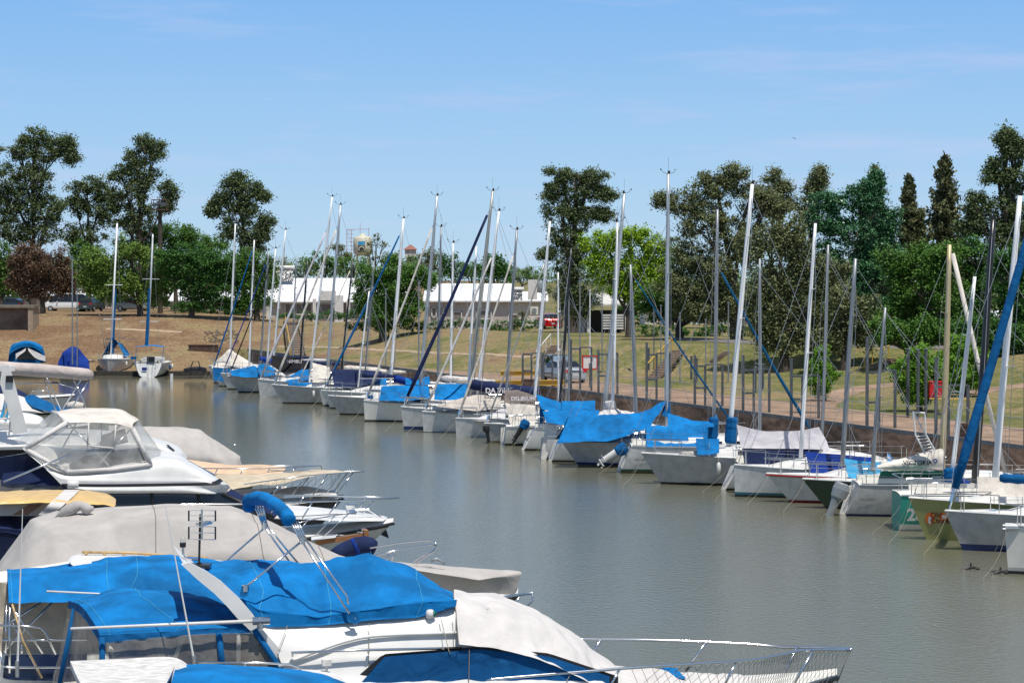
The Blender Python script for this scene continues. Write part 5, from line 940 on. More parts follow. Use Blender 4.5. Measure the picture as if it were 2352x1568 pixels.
p0 = f.p(2108, 1063, f.cs*.34); text('VICTORIA', .25, 'sail_cover_lettering', BLACK, f.rt, p0, rx=math.radians(84), rz=0, bold=.003); p1 = f.p(2148, 1058, f.cs*.34); b = MB(); b.tube([p1, p1+Vector((0, -.01, 0))], .085, 20); b.build('sail_cover_emblem', ROYAL, f.rt); b = MB(); b.tube([p1+Vector((0, -.012, 0)), p1+Vector((0, -.02, 0))], .05, 5); b.build('sail_cover_emblem', CREAM, f.rt)
outboard(f.rt, -.35, f.cs*.55, .62, OUTG, OUTG, .35, -1, 1.25); hulltext(f, 'REY 20001', 1992, 1147, .13, OUTG, .012); roll(f, BLUE2, (2040, 1139), (2136, 1143), .03, 'boom_tent_pole', y=f.cs*.6); b = MB(); p0 = f.p(2016, 1133, f.cs*.3); b.lathe(p0-Vector((0, 0, .15)), [(.05, 0), (.2, .05), (.23, .16), (.2, .27), (.05, .32)], 14); b.build('kettle_grill', STEEL, f.rt, True)
tent(f, BLACK, [(2100, 1100), (2122, 1103)], [(2096, 1132), (2116, 1136)], hw=.7, ry=.62, mirror=False, name='companionway')
f = S('teal and white sailboat with large white hull number', (2056, 1213), stern=True, ladder=False, L=8.5, B=2.8, fb=1.35, fs=1.28, tr=.05, hull=HTEAL, boot=WHITE2, stripe=WHITE2, low=.14, mast=(2281, 505, 2238, 1118), mm=ALUB, mr=.15, stay=(.9, 0, 0), vane=True); hulltext(f, '28', 2103, 1183, .62, WHITE, .03, 'hull_number', .02)
f = S('sailboat with slim white mast and blue mast wrap behind the lettered beige sail cover', (2100, 1205), L=8.6, stern=True, mast=(2239, 635, 2188, 1076), mm=ALUW, mr=.1, ropes=False, vane=False); roll(f, BLUE2, (2186, 1074), (2190, 1128), .33, 'mast_cover'); tent(f, ROYAL, [(2198, 1090), (2228, 1105)], [(2200, 1130), (2225, 1135)], hw=.6)
f = S('olive green sailboat with an orange lettered emblem on its bow', (2128, 1239), L=9.2, B=2.9, fb=1.45, fs=1.2, ov=.62, hull=HOLIVE, boot=HOLIVE, mast=(2343, 450, 2283, 1136), mm=ALUW, mr=.135, stay=(.95, 0, 0), spread=(.42, .75))
hulldisc(f, 2136, 1190, 11, 14, EM, .012); hulldisc(f, 2169, 1186, 13, 10, EM, .012); hulldisc(f, 2136, 1194, 4, 9, WHITE2, .02); hulldisc(f, 2168, 1186, 6, 4, WHITE2, .02)
hulltext(f, 'Old', 2150, 1183, .26, EMR, .028); hulltext(f, 'Charlie', 2162, 1196, .25, EMR, .03)
f = S('big pale grey sailboat with navy waterline and thick blue furled headsail', (2212, 1263), L=9.5, B=3.1, fb=1.3, fs=1.15, ov=.62, hull=HGREY, boot=BOOTN, low=.22, mast=(2470, 120, 2400, 1060), mm=ALUW, mr=.13, stay=(.95, .17, BLUE2)); tent(f, CREAM, [(2244, 1094), (2300, 1096), (2352, 1099), (2420, 1102)], [(2248, 1138), (2300, 1140), (2352, 1140), (2420, 1140)], hw=-.6, ry=-.9, mirror=False)
roll(f, BLUE2, (2297, 1097), (2430, 1100), .16, y=.2); tent(f, BLUE, [(2262, 1172), (2288, 1171)], [(2268, 1185), (2302, 1184)], hw=.35, ry=.1, mirror=False, wr=0, name='deck_hatch')
f = S('white bowed boat cut off by the right frame edge with a metal bow platform', (2316, 1317), L=8, B=2.8, fb=1.5, fs=1.3, ov=.12, hull=WHITE2, boot=BOOTK, stripe=HGREY, low=.1, mast=None, cabin=False); b = MB()
for v_ in (1206, 1214): b.tube([f.p(2303, v_, .2), f.p(2420, v_+3, .2)], .03, 6)
b.box(f.p(2360, 1210, 0), (1.4, .5, .05)); b.build('bow_platform', ALU, f.rt)
# slanting white furled sail crossing behind the black mast and the white gantry
A = pY(2188, 582, 84); B_ = pY(2309, 1086, 84); r = empty('furled_sail', B_); tag(r, 'thin cream furled headsail slanting from the gold mast top to the quay', 'sail'); b = MB(); b.tube([A, A.lerp(B_, .5)+Vector((0, 0, -.1)), B_], .085, 8); loc(b.build('rolled_cloth', CREAM, r, True), r)
r = empty('gantry_ladder', pY(2118, 1040, 86)); tag(r, 'white metal ladder gantry rising behind the lettered beige sail cover', 'ladder'); b = MB(); q_ = lambda u, v, y=86: pY(u, v, y)
for pts in ([(2097, 946), (2103, 1000), (2125, 1042)], [(2097, 946), (2124, 948)], [(2124, 948), (2126, 995)], [(2097, 946), (2146, 1032)]): b.tube([q_(*p) for p in pts], .035, 6)
for k in range(6): t = k/5; b.tube([q_(2104+t*19, 1002+t*36), q_(2128+t*17, 1000+t*32)], .025, 5)
loc(b.build('frame', WHITE, r), r)
p0 = pY(2038, 1043, 90); r = empty('flag', p0); tag(r, 'small pale blue and white flag near the pale blue tent', 'flag'); FL = mat('flag blue', (.12, .35, .75), rough=.8); 
G = surf([[Vector((0, 0, .05)), Vector((.12, .05, -.02)), Vector((.22, 0, -.2))], [Vector((-.02, 0, -.25)), Vector((.1, .05, -.3)), Vector((.24, 0, -.45))]], 9, 6, .01); b = MB(); b.grid(G, matf=lambda i, j: 1 if i in (2, 3) else 0); b.build('flag_cloth', [FL, WHITEC], r); b = MB(); b.tube([(-.02, 0, -.6), (0, 0, .1)], .012, 5); b.build('staff', STEEL, r)
for lb, u, v in (('dark mooring buoy chain end floating left of the white boat at the right edge', 2228, 1308), ('small dark floating anchor line end nearest the right edge', 2296, 1318)):
    p = pz(u, v); b = MB(); b.tube(crs([p+Vector((-.25, 0, -.02)), p+Vector((0, .1, .07)), p+Vector((.2, .05, .05)), p+Vector((.35, .2, -.05))], 8), .045, 5); b.tube([p+Vector((0, .05, -.1)), p+Vector((.05, .1, .2))], .03, 5); tag(b.build('mooring_buoy', BLACK), lb, 'buoy')
# ------------------------------------------------------------------ boats at the far bank
def endboat(label, u, v, ang, **k):
    return S(label, (u, v), deg=ang-(0 if k.get('stern') else 180), **k)
f = endboat('white sailboat moored bow toward the camera at the far bank with blue mast sleeve', 249, 862, -88, L=8.2, B=3.3, fb=1.55, fs=1.3, ov=.6, wf=.6, pw=.5, hull=HLG, boot=SCUM, mast=None, ropes=False)
def emast(f, ut, vt, ub, vb, xm, r, m, sp, sleeve=None):
    d = (f.O+f.e1*xm).y; T0, B0 = pY(ut, vt, d), pY(ub, vb, d); L_ = lambda w: Vector(((w-f.O).dot(f.e1), (w-f.O).dot(f.e2), w.z)); T1, B1 = L_(T0), L_(B0); b = MB(); b.tube([B1, T1], r, 8); ms = b.build('mast', m, f.rt, True); b = MB()
    for q_ in sp: c = B1.lerp(T1, q_); b.tube([c+Vector((0, -.95+.3*q_, 0)), c+Vector((0, .95-.3*q_, 0))], .025, 4)
    b.build('spreader', m, ms); b = MB()
    for s in (-1, 1): b.tube([(B1.x, B1.y+s*1.3, 1.3), B1.lerp(T1, sp[0])+Vector((0, s*.8, 0)), T1], .010, 3)
    b.tube([T1, (f.xo-.1+.3, 0, 1.6)], .01, 3); b.tube([T1, (f.xo-f.L, 0, 1.4)], .01, 3); b.build('rigging', WIRE, ms)
    if sleeve: b = MB(); b.tube([B1+Vector((-.25, .1, 0)), B1.lerp(T1, .52)+Vector((-.25, .1, 0))], [.17, .1], 7); b.build('sail_sleeve', sleeve, f.rt)
    return B1, T1
emast(f, 269, 513, 254, 827, -3.6, .085, ALUW, (.30, .55), BLUE2)
tb = lambda f, m, pts, nm='boat_cover': MB().grid(surf(pts, 20, 4, .04)).build(nm, m, f.rt, True)
tb(f, BLUE, [[Vector((-3.3, -1.1, 1.6)), Vector((-5, -1.1, 1.6)), Vector((-7.8, -1, 1.7))], [Vector((-3.4, 0, 3.4)), Vector((-5, 0, 3.0)), Vector((-7.8, 0, 2.8))], [Vector((-3.3, 1.1, 1.6)), Vector((-5, 1.1, 1.6)), Vector((-7.8, 1, 1.7))]])
tb(f, BLUE2, [[Vector((-6.6, -1.3, 3.2)), Vector((-6.7, 0, 3.35)), Vector((-6.6, 1.3, 3.2))], [Vector((-8, -1.3, 3.15)), Vector((-8, 0, 3.3)), Vector((-8, 1.3, 3.15))]], 'bimini')
f = endboat('white sailboat moored stern toward the camera at the far bank with flat blue bimini', 340, 866, 92, stern=True, L=8.4, B=3.3, fb=1.3, fs=1.25, tr=.5, wf=.42, pw=.42, hull=HLG, boot=SCUM, mast=None, ropes=False)
emast(f, 351, 538, 340, 795, 4.0, .085, ALU, (.22, .60), BLUE2)
tb(f, BLUE, [[Vector((.6, -1.3, 2.75)), Vector((.6, 0, 2.85)), Vector((.6, 1.3, 2.75))], [Vector((2.4, -1.3, 2.75)), Vector((2.4, 0, 2.9)), Vector((2.4, 1.3, 2.75))]], 'bimini'); [MB().tube([(x, y, 1.3), (1.5, y*1.05, 2.75)], .02, 4).build('bimini_leg', STEEL, f.rt) for x in (.5, 2.4) for y in (-1.2, 1.2)]
b = MB(); b.box((0.1, .35, .75), (.03, .45, .28)); b.build('stern_emblem', ROYAL, f.rt); b = MB(); b.box((.6, -.2, 1.6), (.5, .7, .5)); b.build('companionway', DARK, f.rt); b = MB(); b.box((.3, 1.35, 1.75), (.4, .5, .25)); b.build('outboard_cover', BLUE2, f.rt)
def pcloth(f, name, m, rows, n=24, k=5, wr=.04, lin=False):
    L_ = lambda w: Vector(((w-f.O).dot(f.e1), (w-f.O).dot(f.e2), w.z)); R = [[L_(pY(u, v, Y)) for u, v in pts] for Y, pts in rows]
    return MB().grid(surf(R, n, k, wr, 1.5, lin)).build(name, m, f.rt, True)
f = endboat('old olive hulled motorboat under a bright blue cover at the far bank', 62, 852, -90, L=7, B=3.4, fb=1.5, fs=1.3, ov=.3, hull=HOLD, boot=SCUM, mast=None, ropes=False, cabin=False, rail=True)
pcloth(f, 'boat_cover', BLUE, [(208.8, [(18, 838), (22, 815), (42, 800), (62, 796), (82, 800), (100, 815), (104, 832)]), (209.3, [(19, 836), (25, 796), (42, 787), (62, 783), (84, 788), (98, 799), (105, 832)]), (214, [(19, 836), (27, 798), (42, 790), (62, 786), (84, 790), (98, 802), (105, 832)])])
pcloth(f, 'cover_front', BLUE2, [(209.2, [(18, 838), (22, 815), (42, 800), (62, 796), (82, 800), (100, 815), (104, 832)]), (209.1, [(18, 838), (30, 836), (46, 834), (62, 834), (78, 834), (92, 834), (104, 832)])], wr=0); pcloth(f, 'cover_opening', BLACK, [(208.9, [(40, 812), (62, 799), (84, 812)]), (208.9, [(40, 826), (62, 826), (84, 826)])]); pcloth(f, 'white_cloth', WHITEC, [(208.6, [(36, 812), (48, 806), (60, 799)]), (208.5, [(36, 826), (42, 818), (58, 806)])]); pcloth(f, 'white_cloth', WHITEC, [(208.6, [(64, 799), (80, 806), (104, 818)]), (208.5, [(66, 806), (82, 822), (104, 830)])])
f = endboat('boat wrapped in a peaked royal blue cover at the far bank', 170, 857, -90, L=7, B=3.0, fb=1.2, fs=1.1, ov=.3, hull=HLG, boot=SCUM, mast=None, ropes=False, cabin=False, rail=False)
pcloth(f, 'boat_cover', ROYAL, [(208.3, [(133, 846), (150, 845), (172, 844), (190, 846), (206, 848)]), (208.6, [(134, 832), (152, 822), (172, 828), (190, 832), (205, 838)]), (209.2, [(142, 815), (158, 802), (173, 803), (180, 822), (202, 828)]), (213, [(142, 816), (158, 803), (178, 804), (192, 816), (203, 829)]), (214, [(136, 848), (158, 848), (206, 848)])], wr=.07)
for lb, u, v in (('dark dinghy pulled up on the far bank right of the stern-out sailboat', 447, 858), ('small white mooring float beside the far stern-out sailboat', 394, 866)):
    p = pz(u, v, .4); b = MB()
    if 'dinghy' in lb: b.tube(crs([p+Vector((-.8, 0, .3)), p+Vector((-.7, 1.5, .3)), p+Vector((0, 2.2, .35)), p+Vector((.7, 1.5, .3)), p+Vector((.8, 0, .3))], 14), .22, 8); b.box(p+Vector((0, .8, .2)), (1.3, 1.6, .08)); b.tube([p+Vector((-.5, .4, .3)), p+Vector((-.2, .4, 1.1)), p+Vector((.3, .4, 1.1)), p+Vector((.5, .4, .3))], .05, 5)
    else: b.tube([p+Vector((0, 0, -.5)), p+Vector((0, 0, .3))], [.14, .14], 8)
    tag(b.build('dinghy' if 'dinghy' in lb else 'mooring_float', BLACK if 'dinghy' in lb else WHITE), lb, 'dinghy' if 'dinghy' in lb else 'float')
# two gulls
for lb, u, v in (('tiny dark bird flying in the sky above the olive tree', 1825, 318), ('tiny dark bird flying near the top of the tall spruce', 2270, 381)):
    p = pY(u, v, 190); b = MB(); b.add([p+Vector((-.22, 0, .08)), p+Vector((-.05, .06, .0)), p+Vector((0, 0, .04)), p+Vector((.05, .06, -.02)), p+Vector((.2, 0, -.1))], [(0, 1, 2), (2, 3, 4)]); b.tube([p+Vector((0, -.1, 0)), p+Vector((0, .12, 0))], .03, 5); tag(b.build('bird', BLACK), lb, 'bird')
# ------------------------------------------------------------------ near motor cruisers on the left
def near(name, label, u0, d, deg=16, cat='motorboat'):
    X = (u0-1176)*d/F; f = Fr((X, d), deg); f.rt = f.root(name, label, cat); return f
def bar(f, name, m, pts, r, parent=None, n=0, k=6):
    P = [f.p(q[0], q[1], q[2]) for q in pts]
    if n: P = crs(P, n)
    b = MB(); b.tube(P, r, k); return b.build(name, m, parent or f.rt, True)
def bars(f, name, m, segs, r, parent=None, k=6):
    for pts in segs: o = MB().tube([f.p(*q) for q in pts], r, k).build(name, m, parent or f.rt, True)
    return o
def nhull(f, xs, xb, B, z0, z1, hull, boot=BOOTK, deck=DECK, flare=.9, ov=1.3, rub=BLACK):
    N_ = 30; rings = []; L_ = xb-xs
    for i in range(N_+1):
        s = (i/N_)**1.2; x = xb-s*L_; w = B/2*(1-max(0, 1-s/.55)**2.3); w2 = w*(.55+.3*min(1, s*1.5)); zd = z0+(z1-z0)*(1-s)**1.5; row = []
        for t in (-.12, 0, .1, .35, .7, .93, .96, 1.0):
            z = zd*t if t > 0 else t*2; y = w2+(w-w2)*max(0, t)**flare*(1 if t < .94 else 1.0); xx = x-ov*(1-max(0, t))*(1-s)**2.5; row.append(Vector((xx, y if t > -.1 else y*.6, z)))
        rings.append([Vector((p.x, -p.y, p.z)) for p in reversed(row)]+row)
    b = MB(); b.grid(rings, matf=lambda i, j: 1 if min(j, 14-j) in (5, 6) and min(j, 14-j) >= 5 else (2 if min(j, 14-j) in (1,) else 0)); b.v; e = rings[-1]; b.add(e, [tuple(range(16))]); b.build('hull', [hull, boot, rub], f.rt, True)
    R0 = [r_[-1] for r_ in rings]; f.R0 = R0
    MB().grid([[Vector((p.x-.02, p.y*q_*.99, p.z-.015+.12*(1-q_*q_))) for q_ in (-1, -.6, 0, .6, 1)] for p in R0]).build('deck', deck, f.rt, True)
    b = MB(); [b.tube([Vector((p.x, p.y*s, p.z-.06)) for p in R0], .035, 6) for s in (-1, 1)]; b.build('rub_rail', rub, f.rt, True)
# ---- cruiser with the blue flybridge cover
f = near('flybridge_cruiser', 'large white flybridge cruiser with bright blue covers and folded bimini nearest the camera', 1310, 36.8, 14); A2 = f
xb = f.p(1925, 1545, 0).x; nhull(f, f.p(110, 1600, 0).x, xb, 4.1, 1.75, 2.35, WHITE, ov=1.6)
cloth(f, 'superstructure', WHITE, [(-1.0, [(560, 1395), (800, 1402), (1000, 1385), (1050, 1372)]), (-1.32, [(590, 1428), (800, 1428), (970, 1412), (1075, 1392)]), (-1.5, [(620, 1470), (800, 1462), (960, 1450), (1110, 1440)]), (-1.62, [(642, 1512), (800, 1500), (1000, 1492), (1250, 1500)]), (-1.68, [(640, 1545), (800, 1532), (1000, 1520), (1330, 1530)]), (-1.74, [(560, 1650), (850, 1650), (1100, 1650), (1500, 1640)])], f.rt, mirror=True, wr=0, n=40, k=4)
# raised styling line and window recess
bar(f, 'styling_line', WHITE, [(640, 1530, -1.69), (720, 1497, -1.67), (800, 1470, -1.60), (880, 1458, -1.57), (1060, 1452, -1.57)], .030, n=20)
bars(f, 'hand_rail', STEEL, [[(669, 1498, -1.78), (820, 1492, -1.76), (1061, 1487, -1.76)]]+[[(u, v, -1.78), (u, v+7, -1.68)] for u, v in ((672, 1498), (846, 1491), (1018, 1488))], .022)
cloth(f, 'window_frame', BLACK, [(-1.74, [(792, 1578), (880, 1501), (1100, 1484), (1260, 1499), (1420, 1552)]), (-1.78, [(792, 1582), (880, 1588), (1100, 1588), (1260, 1588), (1420, 1588)])], f.rt, wr=0, lin=True)
cloth(f, 'window_curtain', fabric('canvas teal blue', (.004, .085, .25)), [(-1.80, [(822, 1574), (884, 1507), (1100, 1490), (1260, 1506), (1400, 1552)]), (-1.84, [(800, 1600), (884, 1596), (1100, 1596), (1260, 1596), (1400, 1596)])], f.rt, wr=.02, n=50, lin=True)
cloth(f, 'flybridge_cover', BLUE, [(1.15, [(455, 1288), (600, 1282), (720, 1292), (850, 1266), (950, 1310), (1038, 1360)]), (.3, [(462, 1296), (600, 1290), (720, 1295), (848, 1264), (955, 1312), (1042, 1366)]), (-.5, [(478, 1312), (610, 1318), (730, 1352), (860, 1312), (960, 1338), (1046, 1370)]), (-1.05, [(505, 1345), (630, 1358), (735, 1398), (880, 1372), (968, 1366), (1050, 1374)]), (-1.42, [(545, 1372), (610, 1402), (735, 1414), (880, 1392), (972, 1380), (1050, 1376)]), (-1.43, [(572, 1418), (618, 1440), (735, 1436), (850, 1424), (958, 1418), (1046, 1392)])], f.rt, n=100, k=9, wr=.055, frq=1.7, linr=True, lin=True, seams=(.17, .44, .80))
cloth(f, 'flybridge_cover_seam', LBLUE, [(-.2, [(850, 1266), (862, 1300), (880, 1345)]), (-.2, [(851.5, 1266), (863.5, 1300), (882, 1345)])], f.rt, wr=0)
# swept wing and the underside of the flybridge overhang
def plate(f, name, m, poly, y0, y1, parent=None):
    P = [f.p(u, v, y0) for u, v in poly]; b = MB(); b.prism(P, (0, y1-y0, 0)); return b.build(name, m, parent or f.rt)
plate(f, 'wing', WHITE, [(418, 1297), (434, 1291), (475, 1312), (509, 1335), (550, 1373), (579, 1407), (604, 1445), (652, 1500), (640, 1520), (596, 1470), (572, 1445), (547, 1421), (520, 1390), (492, 1362), (451, 1328)], -1.58, -1.44)
P = crs([f.p(425, 1302, -1.44), f.p(462, 1332, -1.44), (f.p(530, 1396, -1.44)), f.p(580, 1450, -1.44)], 10); MB().grid([P, [Vector((p.x+.1, 1.35, p.z)) for p in P]]).build('flybridge_underside', WHITE, f.rt, True)
bars(f, 'wing_brace', WHITE, [[(162, 1443, -1.75), (593, 1425, -1.7)]], [.022, .03]); bars(f, 'far_antenna', WHITE, [[(107, 1357, 1.5), (410, 1372, 1.5)]], .018)
b = MB(); p = f.p(598, 1425, -1.7); b.tube([p+Vector((-.12, 0, 0)), p+Vector((.14, 0, 0))], .06, 8); b.tube([p+Vector((0, 0, -.12)), p+Vector((0, 0, .06))], .05, 8); b.build('antenna_mount', STEEL, f.rt)
# aft canopy
can = cloth(f, 'aft_canopy', BLUE, [(1.5, [(156, 1378), (210, 1366), (275, 1349), (350, 1352), (420, 1358), (440, 1362)]), (0, [(188, 1392), (240, 1382), (290, 1372), (380, 1376), (470, 1385), (540, 1396)]), (-1.3, [(222, 1440), (290, 1434), (370, 1430), (450, 1428), (520, 1430), (575, 1432)]), (-1.5, [(229, 1459), (300, 1456), (370, 1450), (450, 1444), (520, 1441), (582, 1441)])], f.rt, n=60, k=7, wr=.035, seams=(.07, .5))
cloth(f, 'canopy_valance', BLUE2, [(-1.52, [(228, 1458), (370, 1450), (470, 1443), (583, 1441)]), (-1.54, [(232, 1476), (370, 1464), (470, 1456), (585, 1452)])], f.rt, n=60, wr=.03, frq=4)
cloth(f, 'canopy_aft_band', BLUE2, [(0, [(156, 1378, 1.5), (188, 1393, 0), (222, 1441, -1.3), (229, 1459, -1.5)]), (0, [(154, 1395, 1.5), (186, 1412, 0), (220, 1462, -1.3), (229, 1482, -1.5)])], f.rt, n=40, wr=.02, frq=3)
cw = cloth(f, 'side_window', CLEARD, [(-1.54, [(245, 1474), (370, 1462), (470, 1455), (578, 1452)]), (-1.62, [(243, 1550), (370, 1550), (500, 1550), (650, 1550)])], f.rt, n=40, wr=.02)
cloth(f, 'aft_window', CLEARD, [(0, [(154, 1394, 1.5), (186, 1412, 0), (229, 1480, -1.5)]), (0, [(118, 1585, 1.6), (160, 1590, 0), (225, 1600, -1.6)])], f.rt, n=30, wr=.03, frq=3)
bars(f, 'canopy_post', BLUE2, [[(234, 1462, -1.56), (236, 1560, -1.64)], [(503, 1452, -1.56), (513, 1550, -1.66)], [(584, 1444, -1.56), (660, 1560, -1.70)], [(172, 1398, .8), (132, 1600, .9)]], .05)
bars(f, 'canopy_frame', WHITE, [[(250, 1478, -1.4), (275, 1540, -1.4)], [(420, 1462, -1.0), (395, 1530, -1.0)], [(548, 1456, -1.5), (548, 1520, -1.5)]], .035)
cloth(f, 'cockpit_curtain', BLUE2, [(1.2, [(250, 1462), (400, 1450), (560, 1450)]), (1.2, [(250, 1560), (400, 1560), (620, 1560)])], f.rt, wr=.05)
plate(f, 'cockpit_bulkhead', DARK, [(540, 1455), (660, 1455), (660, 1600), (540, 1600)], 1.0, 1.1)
# folded bimini
bi = bar(f, 'folded_bimini', BLUE, [(575, 1172, 1.3), (572, 1150, 1.2), (600, 1143, .7), (634, 1160, -.3), (656, 1180, -1.0), (664, 1194, -1.25)], [.05]+[.104*(1+.09*math.sin(i*2.6)+.06*math.sin(i*1.15)) for i in range(40)]+[.08], n=42, k=12)
bars(f, 'bimini_frame', STEEL, [[(585+k*6, 1162, 1.15-.02*k), (605+k*3, 1208, 1.2)] for k in range(4)]+[[(604, 1205, 1.2), (667, 1292, 1.2)], [(612, 1205, 1.2), (684, 1292, 1.2)], [(613, 1207, 1.2), (500, 1304, 1.2)]]+[[(666+k*6, 1195, -1.2), (692+k*4, 1242, -1.3)] for k in range(4)]+[[(692, 1240, -1.3), (816, 1428, -1.5)], [(704, 1240, -1.3), (780, 1345, -1.45), (797, 1368, -1.5), (800, 1386, -1.5)], [(693, 1242, -1.3), (561, 1350, -1.5)]], .017, bi)
b = MB()
for q_ in ((607, 1207, 1.2), (694, 1241, -1.3), (563, 1350, -1.5), (815, 1424, -1.52)): p = f.p(*q_); b.tube([p+Vector((0, 0, -.05)), p+Vector((0, 0, .05))], .045, 8)
b.build('bimini_joint', STEEL, bi); cloth(f, 'mount_patch', BLUE2, [(-1.56, [(796, 1412), (812, 1404), (828, 1420)]), (-1.58, [(800, 1424), (814, 1432), (826, 1428)])], f.rt); cloth(f, 'mount_patch', BLUE2, [(-1.54, [(556, 1345), (568, 1342), (574, 1352)]), (-1.56, [(550, 1368), (560, 1372), (568, 1368)])], f.rt)
# TV aerial, light, deck light
ar = empty('tv_aerial', f.w(f.p(459, 1300, 0)) if hasattr(f, 'w') else f.O); 
def toworld(f, p): return f.O + f.e1*p.x + f.e2*p.y + Vector((0, 0, p.z))
ar.location = toworld(f, f.p(459, 1300, 0)); tag(ar, 'chrome TV aerial on a dark pole above the blue flybridge cover', 'antenna'); Y_ = ar.location.y; q = lambda u, v: pY(u, v, Y_)-ar.location
b = MB(); b.tube([q(457, 1298), q(460, 1180)], .018, 8); b.tube([q(445, 1299), q(458, 1290)], .012, 6); b.tube([q(470, 1299), q(458, 1290)], .012, 6); b.box(q(458, 1298), (.35, .3, .05)); b.build('pole', ALUB, ar)
b = MB(); off = Vector((0, -.06, 0)); b.tube([q(465, 1168)+off, q(465, 1238)+off], .018, 6)
for v in (1171, 1183, 1195, 1208, 1222, 1237): b.tube([q(435, v)+off, q(496, v)+off], .009, 5)
b.tube([q(465, 1203)+off, q(488, 1197)+off], .03, 5); b.tube([q(450, 1203), q(470, 1204)], .02, 5); b.build('element', STEEL, ar)
for v0, v1 in ((1171, 1195), (1208, 1237)):
    for u in (435, 496): MB().tube([q(u, v0)+off, q(u, v1)+off], .014, 5).build('end_bar', ALUB, ar)
lt = empty('mast_light', toworld(f, f.p(428, 1283, 0))); tag(lt, 'small clear anchor light on a bent steel tube left of the TV aerial', 'light'); q = lambda u, v: pY(u, v, lt.location.y)-lt.location
b = MB(); b.tube(crs([q(420, 1256), q(421, 1274), q(428, 1281), q(455, 1284)], 10), .02, 7); b.build('tube', STEEL, lt); b = MB(); b.lathe(q(420, 1256), [(.045, 0), (.05, .03), (.05, .07)], 10); b.build('base', BLACK, lt); b = MB(); b.lathe(q(420, 1253), [(.04, .02), (.045, .1), (.02, .15)], 10); b.build('lens', CLEAR, lt, True)
p = f.p(988, 1409, -1.42); b = MB(); b.lathe(p+Vector((0, 0, -.07)), [(.03, 0), (.065, .02), (.07, .09), (.05, .13), (.02, .14)], 14); nl = b.build('nav_light', WHITE, f.rt, True); b = MB(); b.lathe(p+Vector((.05, -.02, -.04)), [(.03, 0), (.04, .02), (.04, .07), (.02, .09)], 10); b.build('lens', mat('green lens', (.0, .12, .08), rough=.1), nl, True)
for lb, pts in (('long thin white whip antenna crossing the blue aft canopy', [(380, 1160), (447, 1523)]), ('thin whip antenna near the left frame edge above the steel rails', [(52, 1168), (40, 1535)])):
    B_ = pY(*pts[1], 33.2); T_ = pY(*pts[0], 33.2); r = empty('whip_antenna', B_); tag(r, lb, 'antenna'); b = MB(); b.tube([B_, B_.lerp(T_, .5), T_], [.018, .012, .006], 6); loc(b.build('rod', WHITE, r), r); b = MB(); b.tube([B_-Vector((0, 0, .12)), B_+Vector((0, 0, .12))], .03, 8); loc(b.build('base', STEEL, r), r)
# front tarp
tarp = cloth(f, 'windshield_tarp', WHITEC, [(1.25, [(1042, 1356), (1150, 1368), (1270, 1425), (1360, 1490), (1400, 1520)]), (0, [(1043, 1360), (1180, 1378), (1305, 1440), (1370, 1500), (1440, 1550)]), (-1.1, [(1044, 1374), (1180, 1410), (1310, 1470), (1370, 1530), (1450, 1575)]), (-1.5, [(1050, 1410), (1180, 1450), (1290, 1500), (1360, 1545), (1440, 1600)]), (-1.86, [(1056, 1478), (1160, 1492), (1280, 1528), (1360, 1570), (1430, 1610)])], f.rt, n=90, k=8, wr=.045, frq=1.7, seed=3)
cloth(f, 'foredeck_cover', WHITEC, [(1.3, [(1380, 1515), (1480, 1535), (1600, 1545), (1700, 1552)]), (0, [(1385, 1525), (1470, 1538), (1560, 1540), (1700, 1552), (1850, 1566)]), (-1.2, [(1400, 1560), (1500, 1585), (1650, 1590), (1800, 1590)])], f.rt, n=50, k=6, wr=.07, seed=9)
cloth(f, 'blue_bundle', BLUE, [(.5, [(1505, 1541), (1535, 1536), (1565, 1541)]), (0, [(1510, 1540), (1540, 1532), (1570, 1548)]), (-.5, [(1525, 1558), (1550, 1556), (1575, 1556)])], f.rt, n=20, wr=.05, frq=5); cloth(f, 'blue_bundle', BLUE2, [(1.2, [(1340, 1500), (1358, 1515)]), (1.0, [(1348, 1520), (1362, 1530)])], f.rt, wr=.02)
nr = [(880, 1592, -1.75), (1100, 1562, -1.8), (1450, 1533, -1.75), (1700, 1517, -1.5), (1790, 1504, -1.2), (1850, 1492, -.8), (1950, 1492, -.12)]
fr_ = [(1310, 1467, 1.8), (1500, 1469, 1.75), (1700, 1477, 1.45), (1800, 1485, 1.2), (1880, 1485, .8), (1950, 1489, .1), (1953, 1491, 0)]
pr = bar(f, 'bow_rail', STEEL, nr, .024, n=40, k=8); bar(f, 'bow_rail', STEEL, fr_, .024, n=40, k=8)
bars(f, 'rail_post', STEEL, [[(1424, 1534, -1.75), (1398, 1580, -1.85)], [(1692, 1517, -1.5), (1664, 1572, -1.6)], [(1868, 1492, -.75), (1815, 1585, -.8)], [(1830, 1486, 1.0), (1788, 1575, 1.0)], [(1622, 1473, 1.55), (1575, 1540, 1.6)], [(1380, 1468, 1.78), (1348, 1518, 1.8)], [(1100, 1562, -1.8), (1080, 1600, -1.85)]], .022)
b = MB(); TP = crs([f.p(*q_) for q_ in nr[2:]], 46); ext = TP[-1]
for i in range(0, 46, 1):
    for dr in (-3, 3):
        a = TP[i]; j = i+dr
        if 0 <= j < 46:
            e_ = TP[j]; bb = Vector((e_.x-.25, e_.y, max(2.1, e_.z-.62))); b.tube([a, a.lerp(bb, .5)+Vector((0, .01, 0)), bb], .0045, 3)
TP2 = crs([f.p(*q_) for q_ in fr_[2:]], 24)
for i in range(24):
    for dr in (-2, 2):
        j = i+dr
        if 0 <= j < 24: e_ = TP2[j]; b.tube([TP2[i], Vector((e_.x-.25, e_.y, max(2.1, e_.z-.55)))], .004, 3)
b.build('rail_netting', mat('netting cord', (.22, .22, .21), rough=.9), f.rt)
b = MB()
